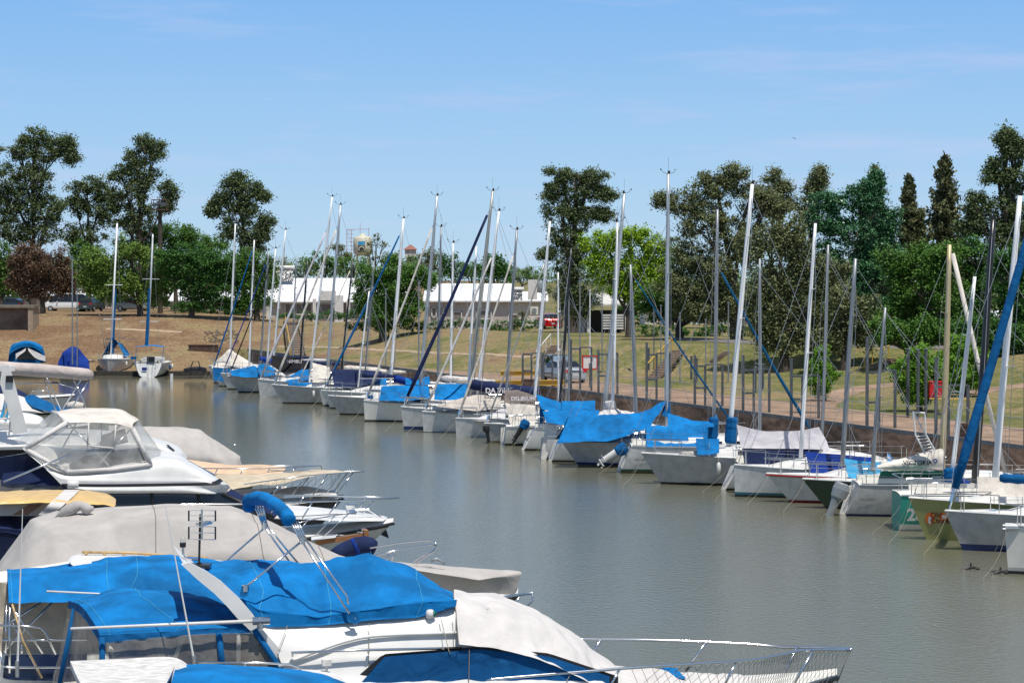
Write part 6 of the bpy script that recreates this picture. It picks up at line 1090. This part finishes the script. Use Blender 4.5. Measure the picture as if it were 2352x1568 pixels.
for pts in ([(660, 1436, -1.5), (636, 1500, -1.7)], [(848, 1430, -1.5), (846, 1590, -1.82)], [(1012, 1416, -1.5), (1030, 1490, -1.8), (1036, 1500, -1.8)], [(1122, 1396, -1.3), (1119, 1400, -1.3)], [(1078, 1490, -1.82), (1076, 1600, -1.86)], [(1314, 1540, -1.8), (1290, 1585, -1.9)], [(1046, 1392, -1.55), (1054, 1478, -1.88)]): b.tube(crs([f.p(*q_) for q_ in pts], 6), .006, 4)
b.build('tie_cord', ROPE, f.rt)
# ---- nearest boat with weathered hardtop, bottom left
f = near('hardtop_boat', 'nearest boat at the bottom left edge with weathered white hardtop and blue cover', 600, 31.0, 14)
nhull(f, f.p(-150, 1700, 0).x, f.p(1050, 1640, 0).x, 3.0, 1.4, 1.8, WHITE2, ov=.8)
r1 = f.row([(161, 1517), (280, 1512), (393, 1508), (440, 1530)], 1.2); r2 = f.row([(185, 1568), (300, 1575), (420, 1568), (470, 1565)], .2); r3 = [Vector((p.x+.1, -.2, p.z-.02)) for p in r2]; r4 = [Vector((p.x+.15, -1.2, p.z-.12)) for p in r2]
G = surf([r1, r2, r3, r4], 24, 4, 0); top = MB().grid(G); top.grid([[p-Vector((0, 0, .09)) for p in r_] for r_ in G]); ed = [G[0], [p-Vector((0, 0, .09)) for p in G[0]]]; top.grid(ed); top.grid([[r_[0] for r_ in G], [r_[0]-Vector((0, 0, .09)) for r_ in G]]); top.grid([[r_[-1] for r_ in G], [r_[-1]-Vector((0, 0, .09)) for r_ in G]]); top.build('hardtop', mat('flaking white paint', (.64, .62, .60), rough=.7, var=.35, vs=9, bump=.012, bs=14, stretch=(.6, 3, 1)), f.rt, True)
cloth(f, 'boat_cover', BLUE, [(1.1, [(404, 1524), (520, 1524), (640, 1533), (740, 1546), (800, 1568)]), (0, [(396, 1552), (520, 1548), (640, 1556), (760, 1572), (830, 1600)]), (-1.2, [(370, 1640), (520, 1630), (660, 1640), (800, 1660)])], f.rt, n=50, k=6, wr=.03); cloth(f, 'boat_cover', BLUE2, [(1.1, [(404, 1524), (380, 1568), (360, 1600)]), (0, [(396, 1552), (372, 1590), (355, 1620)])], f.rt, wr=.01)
cloth(f, 'cabin_roof', WHITE, [(1.35, [(556, 1529), (660, 1535), (756, 1541), (800, 1570)]), (1.0, [(560, 1540), (660, 1548), (756, 1556), (820, 1600)])], f.rt, wr=0); bars(f, 'hand_rail', STEEL, [[(454, 1521, 1.3), (600, 1521, 1.3), (668, 1525, 1.3), (692, 1536, 1.3)], [(565, 1521, 1.3), (560, 1532, 1.3)]], .016)
p = f.p(750, 1541, 1.3); b = MB(); b.tube([p, p+Vector((0, 0, .1))], .02, 6); b.box(p+Vector((0, 0, .13)), (.13, .1, .09)); b.build('deck_light', CREAM, f.rt)
# ---- trawler with long blue awning
f = near('motor_yacht', 'white motor yacht with long blue awning and teak handrail behind the nearest cruiser', 500, 42.5, 14)
nhull(f, f.p(-80, 1560, 0).x, f.p(1215, 1420, 0).x, 3.6, 1.6, 2.3, WHITE2, ov=1.4)
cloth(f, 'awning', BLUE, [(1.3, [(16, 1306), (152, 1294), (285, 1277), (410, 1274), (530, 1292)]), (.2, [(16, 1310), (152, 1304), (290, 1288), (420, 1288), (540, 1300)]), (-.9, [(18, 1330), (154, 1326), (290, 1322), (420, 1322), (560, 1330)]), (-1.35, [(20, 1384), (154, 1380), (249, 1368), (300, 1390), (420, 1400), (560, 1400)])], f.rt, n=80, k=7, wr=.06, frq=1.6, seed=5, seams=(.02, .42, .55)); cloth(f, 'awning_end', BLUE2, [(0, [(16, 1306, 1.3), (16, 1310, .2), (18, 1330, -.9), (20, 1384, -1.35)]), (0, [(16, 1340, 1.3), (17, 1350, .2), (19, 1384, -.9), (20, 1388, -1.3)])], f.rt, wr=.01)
cloth(f, 'deckhouse_roof', WHITE, [(2.0, [(165, 1276), (192, 1272), (300, 1274), (460, 1282), (540, 1290)]), (1.0, [(157, 1286), (180, 1296), (300, 1296), (460, 1296), (560, 1300)]), (.9, [(160, 1294), (190, 1306), (300, 1310), (460, 1310), (560, 1310)])], f.rt, wr=0, n=30); cloth(f, 'side_deck', WHITE2, [(1.9, [(-30, 1316), (60, 1304), (160, 1288)]), (1.5, [(-30, 1340), (60, 1330), (170, 1315)])], f.rt, wr=0)
hr = bars(f, 'teak_handrail', TEAK, [[(188, 1267, 1.9), (300, 1269, 1.9), (475, 1280, 1.9)]], .028); bars(f, 'handrail_foot', TEAK, [[(u, 1267.5+(u-190)*.042, 1.9), (u, 1273+(u-190)*.042, 1.9)] for u in (198, 240, 285, 335, 385, 430, 470)], .035, hr)
cloth(f, 'side_curtain', fabric('canvas sand', (.46, .39, .30)), [(-.6, [(-30, 1332), (60, 1345), (160, 1350), (260, 1350)]), (-.7, [(-30, 1420), (60, 1425), (160, 1425), (260, 1420)]), (-.8, [(-30, 1500), (60, 1502), (160, 1502), (260, 1500)])], f.rt, wr=.09, frq=2.4, n=40); cloth(f, 'cabin_side', WHITE2, [(-.9, [(-30, 1500), (260, 1500)]), (-1.0, [(-30, 1600), (260, 1600)])], f.rt, wr=0)
cloth(f, 'window_panel', HNAVY, [(-.95, [(12, 1508), (30, 1503), (200, 1500)]), (-1.05, [(10, 1540), (24, 1560), (200, 1562)])], f.rt, wr=0)
bars(f, 'awning_post', STEEL, [[(15, 1388, -1.2), (13, 1500, -1.3)], [(22, 1388, -1.3), (22, 1545, -1.4)], [(26, 1392, -1.3), (98, 1500, -1.3)], [(26, 1428, -1.3), (94, 1382, -1.0)], [(30, 1430, -1.3), (96, 1556, -1.4)], [(120, 1382, -1.0), (8, 1496, -1.2)]], .020)
bars(f, 'guard_rail', STEEL, [[(-20, 1434, -1.3), (60, 1437, -1.35), (92, 1441, -1.35), (103, 1450, -1.35), (128, 1502, -1.35)], [(5, 1470, -1.3), (200, 1468, -1.3)], [(0, 1495, -1.5), (6, 1528, -1.5), (22, 1532, -1.5), (200, 1531, -1.5)], [(50, 1480, -1.3), (50, 1500, -1.3)]], .022)
bars(f, 'boat_hook', TEAK, [[(28, 1386, -1.35), (52, 1470, -1.4), (97, 1556, -1.45)]], .02); bars(f, 'bow_rail', STEEL, [[(1090, 1384, -.8), (1150, 1372, -.5), (1224, 1362, 0)], [(1130, 1372, .7), (1180, 1366, .4), (1224, 1361, 0)], [(1165, 1371, -.4), (1140, 1412, -.4)], [(1195, 1366, .2), (1170, 1408, .2)], [(1224, 1362, 0), (1222, 1380, 0), (1190, 1410, 0)]], .02)
# ---- big grey beige tarp boat
f = near('covered_motorboat', 'motorboat wholly wrapped in a grey beige tarp in the middle of the near row', 500, 48.0, 14)
nhull(f, f.p(-60, 1420, 0).x, f.p(1192, 1350, 0).x, 3.7, 1.5, 2.1, WHITE2, ov=1.1)
cloth(f, 'boat_tarp', GREY, [(1.55, [(-8, 1296), (70, 1192), (130, 1172), (376, 1156), (530, 1160), (600, 1188), (790, 1278), (960, 1294, 1.2), (1110, 1304, .5), (1195, 1313, .05)]), (.3, [(-10, 1310), (82, 1196), (170, 1176), (376, 1162), (540, 1166), (604, 1188), (790, 1284), (960, 1298, .2), (1110, 1308, .1), (1195, 1314, 0)]), (-1.1, [(-6, 1340), (118, 1220), (210, 1212), (376, 1186), (545, 1184), (620, 1212), (790, 1290), (960, 1308, -1.3), (1100, 1330, -.75), (1197, 1316, -.03)]), (-1.6, [(-10, 1380), (130, 1300), (210, 1290), (376, 1280), (545, 1270), (640, 1280), (800, 1318), (960, 1340, -1.1), (1090, 1352, -.5), (1182, 1352, -.05)]), (-1.7, [(-20, 1420), (130, 1420), (240, 1420), (376, 1420), (560, 1420), (700, 1410), (820, 1400), (960, 1400, -.85), (1080, 1392, -.3), (1172, 1394, -.03)])], f.rt, n=110, k=8, wr=.035, frq=1.1, seed=2, linr=True, lin=True, seams=(.33, .52, .64), sm_=TAUPE)
cloth(f, 'tarp_end', GREY, [(0, [(-8, 1296, 1.55), (-10, 1330, -.2), (-20, 1420, -1.7)]), (0, [(-30, 1500, 1.5), (-30, 1500, -.2), (-30, 1500, -1.7)])], f.rt, wr=.02)
bar(f, 'tarp_fold', GREY, [(128, 1190, .4), (150, 1176, .3), (182, 1160, .2), (200, 1168, .1), (215, 1166, .1)], [.03, .07, .12, .14, .12, .09, .12, .13, .08, .04], n=10, k=8)
bars(f, 'bow_rail', STEEL, [[(860, 1276, -.9), (930, 1258, -.6), (990, 1250, -.2), (1002, 1252, 0), (1000, 1262, 0), (955, 1294, 0)], [(850, 1258, .9), (920, 1246, .7), (985, 1240, .2), (1000, 1246, 0), (1000, 1258, 0), (950, 1290, 0)], [(895, 1268, -.7), (883, 1296, -.7)], [(908, 1262, -.6), (898, 1292, -.6)]], .02)
bars(f, 'anchor_roller', ALUG, [[(990, 1288, 0), (1003, 1282, 0), (1015, 1290, 0), (1022, 1294, 0)]], .03)
# ---- yellow canopy boat with navy covers
f = near('canopy_boat', 'wooden boat with glossy yellow canopy and white stripe at the left edge', 300, 54.0, 14)
nhull(f, f.p(-120, 1300, 0).x, f.p(900, 1275, 0).x, 3.2, 1.4, 1.9, WHITE2, ov=1.0)
cloth(f, 'canopy', YEL, [(1.3, [(-30, 1133), (24, 1127), (140, 1124), (200, 1126), (245, 1133), (262, 1144)]), (0, [(-30, 1137), (24, 1132), (140, 1130), (210, 1132), (250, 1138), (266, 1148)]), (-1.1, [(-30, 1150), (24, 1147), (120, 1146), (190, 1150), (240, 1152), (266, 1156)]), (-1.3, [(-30, 1160), (24, 1156), (115, 1154), (160, 1157), (230, 1158), (262, 1163)])], f.rt, n=50, k=6, wr=.025, frq=3); cloth(f, 'white_stripe', WHITEC, [(0, [(146, 1124, 1.3), (144, 1129, 0), (118, 1152, -1.32), (88, 1182, -1.4)]), (0, [(182, 1124, 1.3), (178, 1130, 0), (150, 1156, -1.34), (120, 1182, -1.4)])], f.rt, wr=.005)
cloth(f, 'cover', NAVY, [(1.2, [(-30, 1176), (60, 1180), (130, 1183), (180, 1190)]), (-.2, [(-30, 1180), (60, 1184), (110, 1190), (160, 1200)]), (-1.5, [(-30, 1215), (50, 1226), (110, 1240), (160, 1240)])], f.rt, n=40, wr=.09, frq=2.2); cloth(f, 'hull_side', HNAVY, [(-1.45, [(-30, 1210), (200, 1230)]), (-1.5, [(-30, 1500), (200, 1500)])], f.rt, wr=0)
cloth(f, 'wood_panel', WOOD, [(-1.0, [(66, 1158), (98, 1157)]), (-1.05, [(28, 1182), (64, 1182)])], f.rt, wr=0); cloth(f, 'cabin_side', WHITE2, [(-.6, [(-30, 1156), (140, 1156)]), (-.7, [(-30, 1184), (140, 1184)])], f.rt, wr=0); bars(f, 'wheel', WOOD, [[(8, 1180, -.5), (14, 1174, -.5), (24, 1173, -.5), (34, 1178, -.5)]], .035)
sc_ = bar(f, 'rolled_cover', NAVY, [(760, 1276, .2), (800, 1262, .2), (838, 1252, .1), (862, 1258, 0)], [.12, .2, .23, .25, .24, .22, .17], n=7, k=10); bars(f, 'cover_band', ROYAL, [[(812, 1260, .16), (822, 1256, .16)]], .26, sc_, 10)
# ---- wooden bowsprit boat
f = near('wooden_sailboat', 'small classic boat with varnished wooden bowsprit below the white cruiser bow', 700, 60.0, 14, 'boat')
nhull(f, f.p(450, 1280, 0).x, f.p(800, 1238, 0).x, 2.4, 1.2, 1.7, HLG, ov=1.2, rub=WOOD)
b = MB(); A, B_ = f.p(725, 1246, 0), f.p(838, 1228, 0); d = B_-A; b.box((A+B_)/2, (d.length, .16, .12), rot=Matrix.Rotation(-math.atan2(d.z, d.x), 3, 'Y')); b.box(B_, (.12, .5, .3)); b.build('bowsprit', WOOD, f.rt); bars(f, 'sprit_roller', ALUG, [[(745, 1228, .3), (800, 1230, .1)], [(832, 1216, 0), (846, 1240, 0)], [(820, 1222, 0), (850, 1226, 0)]], .03); cloth(f, 'deck_panel', WHITE, [(.4, [(715, 1232), (775, 1226)]), (-.4, [(715, 1240), (770, 1234)])], f.rt, wr=0)
bars(f, 'bow_rail', STEEL, [[(640, 1188, .9), (740, 1182, .6), (820, 1176, 0)], [(650, 1212, -.9), (700, 1196, -.8), (760, 1184, -.4), (820, 1176, 0)], [(770, 1182, -.3), (722, 1232, -.3)], [(800, 1180, 0), (738, 1236, 0)], [(706, 1196, -.7), (680, 1226, -.7)]], .016)
# ---- white sports cruiser with clear enclosure
f = near('sports_cruiser', 'white cruiser with clear vinyl enclosure and beige roof in the left middle', 500, 63.0, 14)
nhull(f, f.p(-60, 1240, 0).x, f.p(905, 1192, 0).x, 4.0, 1.5, 2.1, HLG, ov=2.3, deck=WHITE)
cloth(f, 'flybridge', WHITE, [(1.4, [(60, 1016), (160, 1030), (376, 1036), (440, 1062), (500, 1098), (523, 1112, .3)]), (0, [(60, 1026), (160, 1040), (376, 1048), (450, 1070), (508, 1104), (526, 1116, 0)]), (-1.25, [(54, 1032), (160, 1084), (376, 1056), (440, 1074), (495, 1102), (520, 1120, -.5)]), (-1.5, [(100, 1072), (160, 1098), (376, 1098), (440, 1100), (490, 1108), (515, 1122, -.8)]), (-1.52, [(140, 1112), (200, 1112), (376, 1110), (440, 1110), (490, 1112), (515, 1122, -.8)])], f.rt, n=60, k=5, wr=0)
cloth(f, 'dark_stripe', BLACK, [(-1.56, [(140, 1110), (250, 1111), (400, 1109), (480, 1107), (505, 1098, -1.1)]), (-1.57, [(150, 1117), (250, 1118), (400, 1116), (490, 1114), (513, 1104, -1.1)])], f.rt, wr=0); cloth(f, 'fascia', WHITE, [(-1.57, [(152, 1117), (250, 1118), (400, 1116), (490, 1114), (522, 1112, -1.0)]), (-1.6, [(200, 1126), (250, 1128), (400, 1128), (480, 1132), (515, 1129, -1.0), (528, 1118, -.8)]), (-1.45, [(200, 1132), (250, 1133), (400, 1132), (480, 1134), (510, 1132, -1.0), (526, 1122, -.8)])], f.rt, wr=0)
cloth(f, 'saloon_window', DARK, [(-1.4, [(240, 1131), (400, 1131), (508, 1131)]), (-1.5, [(240, 1170), (400, 1172), (600, 1182)])], f.rt, wr=0); bars(f, 'window_pillar', BLACK, [[(510, 1133, -1.42), (628, 1188, -1.5)], [(348, 1132, -1.43), (352, 1165, -1.5)], [(455, 1132, -1.43), (460, 1168, -1.5)]], .05)
cloth(f, 'windscreen_cover', NAVY, [(1.2, [(526, 1120), (580, 1145), (660, 1162)]), (-.2, [(530, 1122), (580, 1150), (650, 1168)]), (-1.45, [(518, 1134), (570, 1160), (628, 1188)])], f.rt, wr=.015, n=30); cloth(f, 'foredeck', WHITE, [(1.2, [(560, 1152), (700, 1162), (800, 1172), (880, 1184, .3)]), (0, [(570, 1160), (700, 1172), (800, 1180), (890, 1188, .1)]), (-1.3, [(600, 1190), (700, 1192), (790, 1196), (880, 1196, -.3)])], f.rt, wr=0)
ro = cloth(f, 'enclosure_roof', CREAM, [(1.3, [(121, 946), (174, 937), (268, 939), (300, 952), (318, 962)]), (0, [(130, 950), (178, 944), (270, 946), (304, 956), (318, 964)]), (-1.0, [(146, 962), (190, 960), (275, 962), (306, 972)]), (-1.2, [(153, 970), (200, 969), (262, 972), (305, 983)])], f.rt, n=40, k=6, wr=.03)
cloth(f, 'side_window', CLEAR, [(-1.22, [(153, 970), (200, 970), (262, 973), (305, 984)]), (-1.38, [(60, 1030), (152, 1083), (260, 1077), (345, 1066)])], f.rt, wr=.02, n=30); cloth(f, 'front_window', CLEAR, [(0, [(305, 984, -1.2), (318, 965, 0), (318, 962, 1.3)]), (0, [(345, 1066, -1.4), (372, 1056, 0), (374, 1042, 1.3)])], f.rt, wr=.02); cloth(f, 'aft_window', CLEAR, [(0, [(153, 970, -1.2), (130, 951, 0), (121, 947, 1.3)]), (0, [(60, 1030, -1.4), (38, 1014, 0), (32, 1010, 1.3)])], f.rt, wr=.03)
cloth(f, 'far_window', CLEAR, [(1.25, [(121, 947), (200, 944), (318, 964)]), (1.35, [(40, 1012), (200, 1030), (374, 1044)])], f.rt, wr=.02)
bars(f, 'vinyl_border', WHITEC, [[(153, 970, -1.24), (60, 1030, -1.4)], [(60, 1032, -1.4), (152, 1084, -1.42)], [(152, 1084, -1.42), (260, 1078, -1.42), (345, 1066, -1.42)], [(305, 984, -1.24), (345, 1066, -1.42)], [(345, 1068, -1.42), (376, 1058, 0), (377, 1044, 1.3)], [(121, 947, 1.3), (136, 952, 0), (153, 970, -1.22)]], .07); bars(f, 'window_patch', WHITEC, [[(204, 970, -1.26), (201, 1023, -1.34)], [(266, 975, -1.26), (262, 1029, -1.34)], [(201, 1023, -1.34), (262, 1029, -1.34)]], .022)
bars(f, 'enclosure_frame', STEEL, [[(160, 975, -1.1), (250, 1068, -1.2)], [(300, 985, -1.1), (228, 1064, -1.2)], [(140, 955, 1.1), (235, 1050, 1.2)], [(290, 965, 1.1), (190, 1050, 1.2)], [(176, 970, 0), (126, 1060, -.5)], [(233, 968, .5), (233, 1010, .5)]], .02); plate(f, 'dashboard', BLACK, [(160, 1068), (200, 1052), (280, 1046), (340, 1040), (342, 1064), (165, 1078)], -1.1, 1.0)
bar(f, 'seat', CREAM, [(235, 1060, 0), (250, 1010, 0), (290, 1000, 0)], [.2, .22, .2], k=8)
bars(f, 'bow_rail', STEEL, [[(330, 1168, -1.6), (400, 1158, -1.6), (560, 1157, -1.6), (740, 1151, -1.2), (840, 1147, -.5), (917, 1143, 0)], [(560, 1135, 1.5), (700, 1137, 1.3), (800, 1139, .8), (917, 1143, 0)], [(640, 1155, -1.5), (620, 1180, -1.5)], [(718, 1152, -1.3), (694, 1190, -1.4)], [(778, 1149, -1.0), (755, 1182, -1.1)], [(860, 1145, -.3), (832, 1180, -.4)], [(842, 1141, .4), (820, 1175, .4)], [(700, 1137, 1.3), (680, 1165, 1.3)], [(610, 1136, 1.5), (590, 1160, 1.5)]], .022)
b = MB(); p = f.p(806, 1171, .1); b.lathe(p-Vector((0, 0, .15)), [(.12, 0), (.16, .05), (.13, .18), (.16, .3), (.1, .34)], 12); b.tube([p, p+Vector((.5, 0, 0)), p+Vector((.9, 0, -.25))], .03, 5); b.build('windlass', STEEL, f.rt); b = MB(); q = f.row([(881, 1196), (890, 1200), (886, 1212), (894, 1236), (850, 1217), (878, 1221), (880, 1208), (876, 1200)], 0); b.prism(q, (0, .08, 0)); b.build('anchor', BLACK, f.rt)
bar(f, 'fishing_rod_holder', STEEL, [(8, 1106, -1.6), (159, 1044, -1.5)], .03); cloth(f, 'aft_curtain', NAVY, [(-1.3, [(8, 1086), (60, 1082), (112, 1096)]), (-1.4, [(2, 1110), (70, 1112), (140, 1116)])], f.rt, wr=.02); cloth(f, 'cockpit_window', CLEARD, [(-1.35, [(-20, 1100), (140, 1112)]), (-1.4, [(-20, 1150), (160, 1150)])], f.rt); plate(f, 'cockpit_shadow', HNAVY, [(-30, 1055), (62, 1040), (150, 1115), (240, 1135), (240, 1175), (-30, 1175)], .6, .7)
bars(f, 'roof_antenna', WHITE, [[(155, 1112, -1.5), (180, 1112, -1.5)]], .12)
# ---- flybridge yacht with arch and rolled beige bimini
f = near('flybridge_yacht', 'flybridge yacht with white radar arch and rolled beige bimini at the left edge', 400, 72.0, 14)
nhull(f, f.p(-200, 1150, 0).x, f.p(790, 1152, 0).x, 4.2, 1.5, 1.9, HNAVY, ov=1.6, deck=WHITE)
cloth(f, 'flybridge', WHITE, [(1.5, [(-40, 995), (60, 985), (200, 985), (330, 1000), (400, 1020), (424, 1040, .8)]), (0, [(-40, 1005), (60, 996), (200, 996), (340, 1006), (408, 1030), (429, 1050, .2)]), (-1.4, [(-40, 1022), (60, 1018), (200, 1014), (340, 1015), (400, 1042), (424, 1058, -.6)]), (-1.5, [(-40, 1034), (60, 1032), (200, 1040), (340, 1050), (400, 1058), (418, 1062, -.6)])], f.rt, wr=0, n=40)
cloth(f, 'deck_hatch', BLACK, [(-1.2, [(382, 1022), (398, 1036)]), (-1.0, [(386, 1020), (402, 1034)])], f.rt, wr=0); cloth(f, 'windscreen', DARK, [(.5, [(424, 1052), (500, 1092)]), (-1.3, [(405, 1064), (480, 1105)])], f.rt, wr=0)
for y in (-1.5, 1.5): plate(f, 'arch_leg', WHITE, [(6, 838), (20, 838), (30, 865), (64, 992), (30, 998), (16, 930), (0, 880)], y-.12, y+.12)
b = MB(); b.box((f.p(14, 842, 0)), (.45, 3.1, .16)); b.build('arch_top', WHITE, f.rt); pl = f.p(22, 870, -1.65); b = MB(); b.box(pl, (.22, .12, .2)); b.build('spotlight', BLACK, f.rt)
bm = bar(f, 'rolled_bimini', fabric('canvas pinkish beige', (.50, .43, .40)), [(-60, 842, -1.2), (20, 846, -1.1), (100, 851, -1.0), (180, 858, -.9), (212, 861, -.8)], [.2, .21, .22, .21, .22, .21, .2, .2, .19, .12], n=10, k=10)
bars(f, 'bimini_frame', STEEL, [[(206, 870, -.9), (160, 945, -1.2)], [(190, 866, .8), (140, 945, 1.2)], [(96, 860, -.9), (130, 945, -1.2)], [(104, 860, .8), (142, 945, 1.0)], [(165, 862, -.8), (202, 942, -1.2)], [(34, 880, -1.0), (150, 880, -1.0), (118, 876, -1.0), (192, 896, -1.0)]], .022, bm); bars(f, 'guard_rail', WHITE, [[(-30, 962, -1.5), (45, 961, -1.5)], [(-30, 990, -1.5), (45, 990, -1.5)], [(45, 958, -1.5), (48, 995, -1.5)], [(20, 1003, -1.5), (24, 958, -1.5)]], .025)
cloth(f, 'foredeck_awning', TAN, [(1.1, [(470, 1088), (560, 1088), (640, 1086), (720, 1078), (836, 1081, .1)]), (0, [(480, 1092), (560, 1094), (640, 1096), (720, 1084), (837, 1082, .05)]), (-1.2, [(520, 1128), (570, 1116), (640, 1112), (720, 1092, -.9), (836, 1083, -.05)])], f.rt, wr=.05, n=50)
bars(f, 'bow_rail', STEEL, [[(560, 1112, -1.3), (700, 1092, -1.1), (780, 1086, -.6), (838, 1082, 0)], [(620, 1080, 1.2), (760, 1082, .8), (838, 1082, 0)], [(640, 1114, -1.2), (625, 1140, -1.2)], [(700, 1098, -1.0), (668, 1140, -1.0)], [(752, 1090, -.8), (712, 1146, -.9)], [(782, 1087, -.5), (740, 1146, -.6)], [(812, 1084, -.2), (768, 1140, -.3)], [(800, 1083, .3), (765, 1130, .3)], [(736, 1130, -.4), (770, 1125, 0)], [(720, 1082, .9), (690, 1120, .9)]], .02)
b = MB(); P0 = [(600+i*18, 1104-i*1.6, -1.2+i*.08) for i in range(13)]
for i in range(12):
    for dd in (-1, 1):
        if 0 <= i+dd < 13: A, B_ = f.p(*P0[i]), f.p(*P0[i+dd]); b.tube([A, Vector((B_.x-.3, B_.y, B_.z-.5))], .006, 3)
b.build('rail_netting', ROPE, f.rt); cloth(f, 'cabin_trunk', WHITE, [(.8, [(640, 1126), (700, 1120), (770, 1130)]), (0, [(640, 1122), (700, 1116), (770, 1128)]), (-.8, [(630, 1138), (700, 1136), (775, 1140)])], f.rt, wr=.01); b = MB(); p = f.p(772, 1128, 0); b.prism(f.row([(742, 1152), (752, 1147), (762, 1148), (772, 1142), (768, 1155), (758, 1158), (746, 1155)], 0), (0, .08, 0)); b.build('anchor', OUTG, f.rt)
cloth(f, 'aft_dark_curtain', BLACK, [(-1.2, [(-40, 1030), (60, 1030)]), (-1.2, [(-40, 1100), (60, 1100)])], f.rt)
# ---- peach covered boat and grey covered boat
f = near('covered_launch', 'launch with peach canvas cover and long steel rail beyond the tan awning', 500, 79.0, 14)
nhull(f, f.p(250, 1120, 0).x, f.p(660, 1088, 0).x, 3.0, 1.3, 1.6, HLG, ov=.8)
cloth(f, 'boat_cover', PEACH, [(1.2, [(420, 1052), (520, 1066), (600, 1066), (660, 1072)]), (0, [(430, 1060), (520, 1072), (600, 1072), (655, 1076)]), (-1.2, [(450, 1086), (530, 1092), (600, 1092), (645, 1090)]), (-1.3, [(450, 1096), (530, 1102), (600, 1102), (640, 1098)])], f.rt, wr=.03, n=40)
bars(f, 'bow_rail', STEEL, [[(455, 1075, -1.2), (600, 1076, -1.0), (690, 1072, -.2), (738, 1069, 0), (739, 1078, 0)], [(455, 1068, 1.2), (600, 1070, 1.0), (738, 1069, 0)], [(500, 1075, -1.1), (492, 1092, -1.1)], [(560, 1076, -1.0), (548, 1094, -1.0)], [(620, 1075, -.8), (608, 1094, -.8)], [(680, 1072, -.3), (665, 1092, -.4)]], .02); bars(f, 'boarding_plank', ALU, [[(580, 1090, -.4), (700, 1094, -.4)], [(588, 1096, -.6), (690, 1100, -.6)]]+[[(590+i*18, 1090, -.4), (592+i*18, 1100, -.6)] for i in range(6)], .02)
f = near('covered_speedboat', 'grey beige covered speedboat farthest out among the near left row', 450, 90.0, 14)
nhull(f, f.p(120, 1090, 0).x, f.p(600, 1078, 0).x, 3.0, 1.1, 1.3, HOLD, ov=.7)
cloth(f, 'boat_cover', GREY, [(1.3, [(250, 976), (330, 979), (440, 984), (490, 1008), (552, 1048, .6)]), (0, [(250, 980), (330, 983), (442, 987), (494, 1012), (553, 1049, .1)]), (-1.2, [(250, 1030), (340, 1034), (450, 1038), (500, 1044), (551, 1052, -.4)]), (-1.35, [(250, 1066), (360, 1068), (460, 1070), (520, 1072), (558, 1072, -.4)])], f.rt, wr=.03, n=50, k=6); bars(f, 'cleat_rail', STEEL, [[(520, 1021, 1.4), (560, 1021, 1.4)]], .015)
# ---- small boats further along the left bank
f = near('runabout', 'white runabout with pointed bow below the rolled beige bimini', 60, 150.0, 10)
nhull(f, f.p(-150, 930, 0).x, f.p(172, 912, 0).x, 2.6, 1.0, 1.25, OLDW, ov=1.2, deck=WHITE); cloth(f, 'boat_cover', NAVY, [(.8, [(-40, 888), (20, 892), (60, 903)]), (0, [(-40, 886), (20, 888), (62, 904)]), (-.9, [(-40, 912), (20, 914), (60, 912)])], f.rt); bars(f, 'bow_rail', STEEL, [[(70, 898, -.8), (110, 896, -.6), (150, 905, 0)], [(75, 898, -.7), (68, 912, -.7)], [(110, 897, -.5), (104, 912, -.5)]], .02)
f = near('runabout', 'white motorboat under a creased deep blue cover left of the enclosure roof', 100, 118.0, 10)
nhull(f, f.p(-150, 985, 0).x, f.p(205, 950, 0).x, 3.0, 1.0, 1.35, OLDW, ov=.8, deck=WHITE); cloth(f, 'white_canopy', WHITEC, [(1.0, [(-40, 912), (30, 912), (70, 925), (100, 945)]), (0, [(-40, 906), (30, 906), (70, 920), (102, 946)]), (-1.1, [(-40, 940), (30, 942), (70, 944), (100, 948)])], f.rt); cloth(f, 'boat_cover', BLUE2, [(1.1, [(52, 912), (75, 906), (110, 922), (160, 940)]), (0, [(52, 914), (80, 910), (115, 928), (165, 944)]), (-.9, [(75, 935), (95, 940), (130, 948), (160, 950)])], f.rt, wr=.06)
bar(f, 'rolled_dinghy', CREAM, [(155, 934, .3), (170, 930, .3), (190, 935, .3)], .22, k=8); bars(f, 'outboard_leg', STEEL, [[(186, 938, .3), (196, 948, .3)]], .08)
f = near('small_cruiser', 'small white cruiser with wire rails under the radar arch at the left edge', 60, 98.0, 10)
nhull(f, f.p(-180, 1040, 0).x, f.p(150, 1000, 0).x, 3.0, 1.1, 1.5, OLDW, ov=.8, deck=GREY); cloth(f, 'cabin', WHITE, [(1.1, [(-40, 950), (40, 950), (90, 958), (105, 975)]), (0, [(-40, 946), (40, 946), (92, 956), (108, 976)]), (-1.1, [(-40, 962), (40, 964), (90, 968), (102, 980)]), (-1.2, [(-40, 985), (40, 985), (90, 985), (104, 985)])], f.rt, wr=0)
p = pY(4, 925, 95); r = empty('flag', p); tag(r, 'pale blue and yellow flag hanging behind the arch at the left edge', 'flag'); b = MB().grid(surf([[Vector((.15, 0, .3)), Vector((0, .05, -.3)), Vector((-.1, 0, -.6))], [Vector((.3, 0, .1)), Vector((.2, .05, -.3)), Vector((.05, 0, -.7))], [Vector((.35, 0, -.1)), Vector((.3, .05, -.4)), Vector((.2, 0, -.8))]], 9, 5, .02), matf=lambda i, j: 1 if i in (4, 5) else 0); b.build('flag_cloth', [LBLUE, YEL], r); b = MB(); b.tube([(.12, 0, -1.4), (.15, 0, .5)], .02, 6); b.build('staff', WHITE, r)
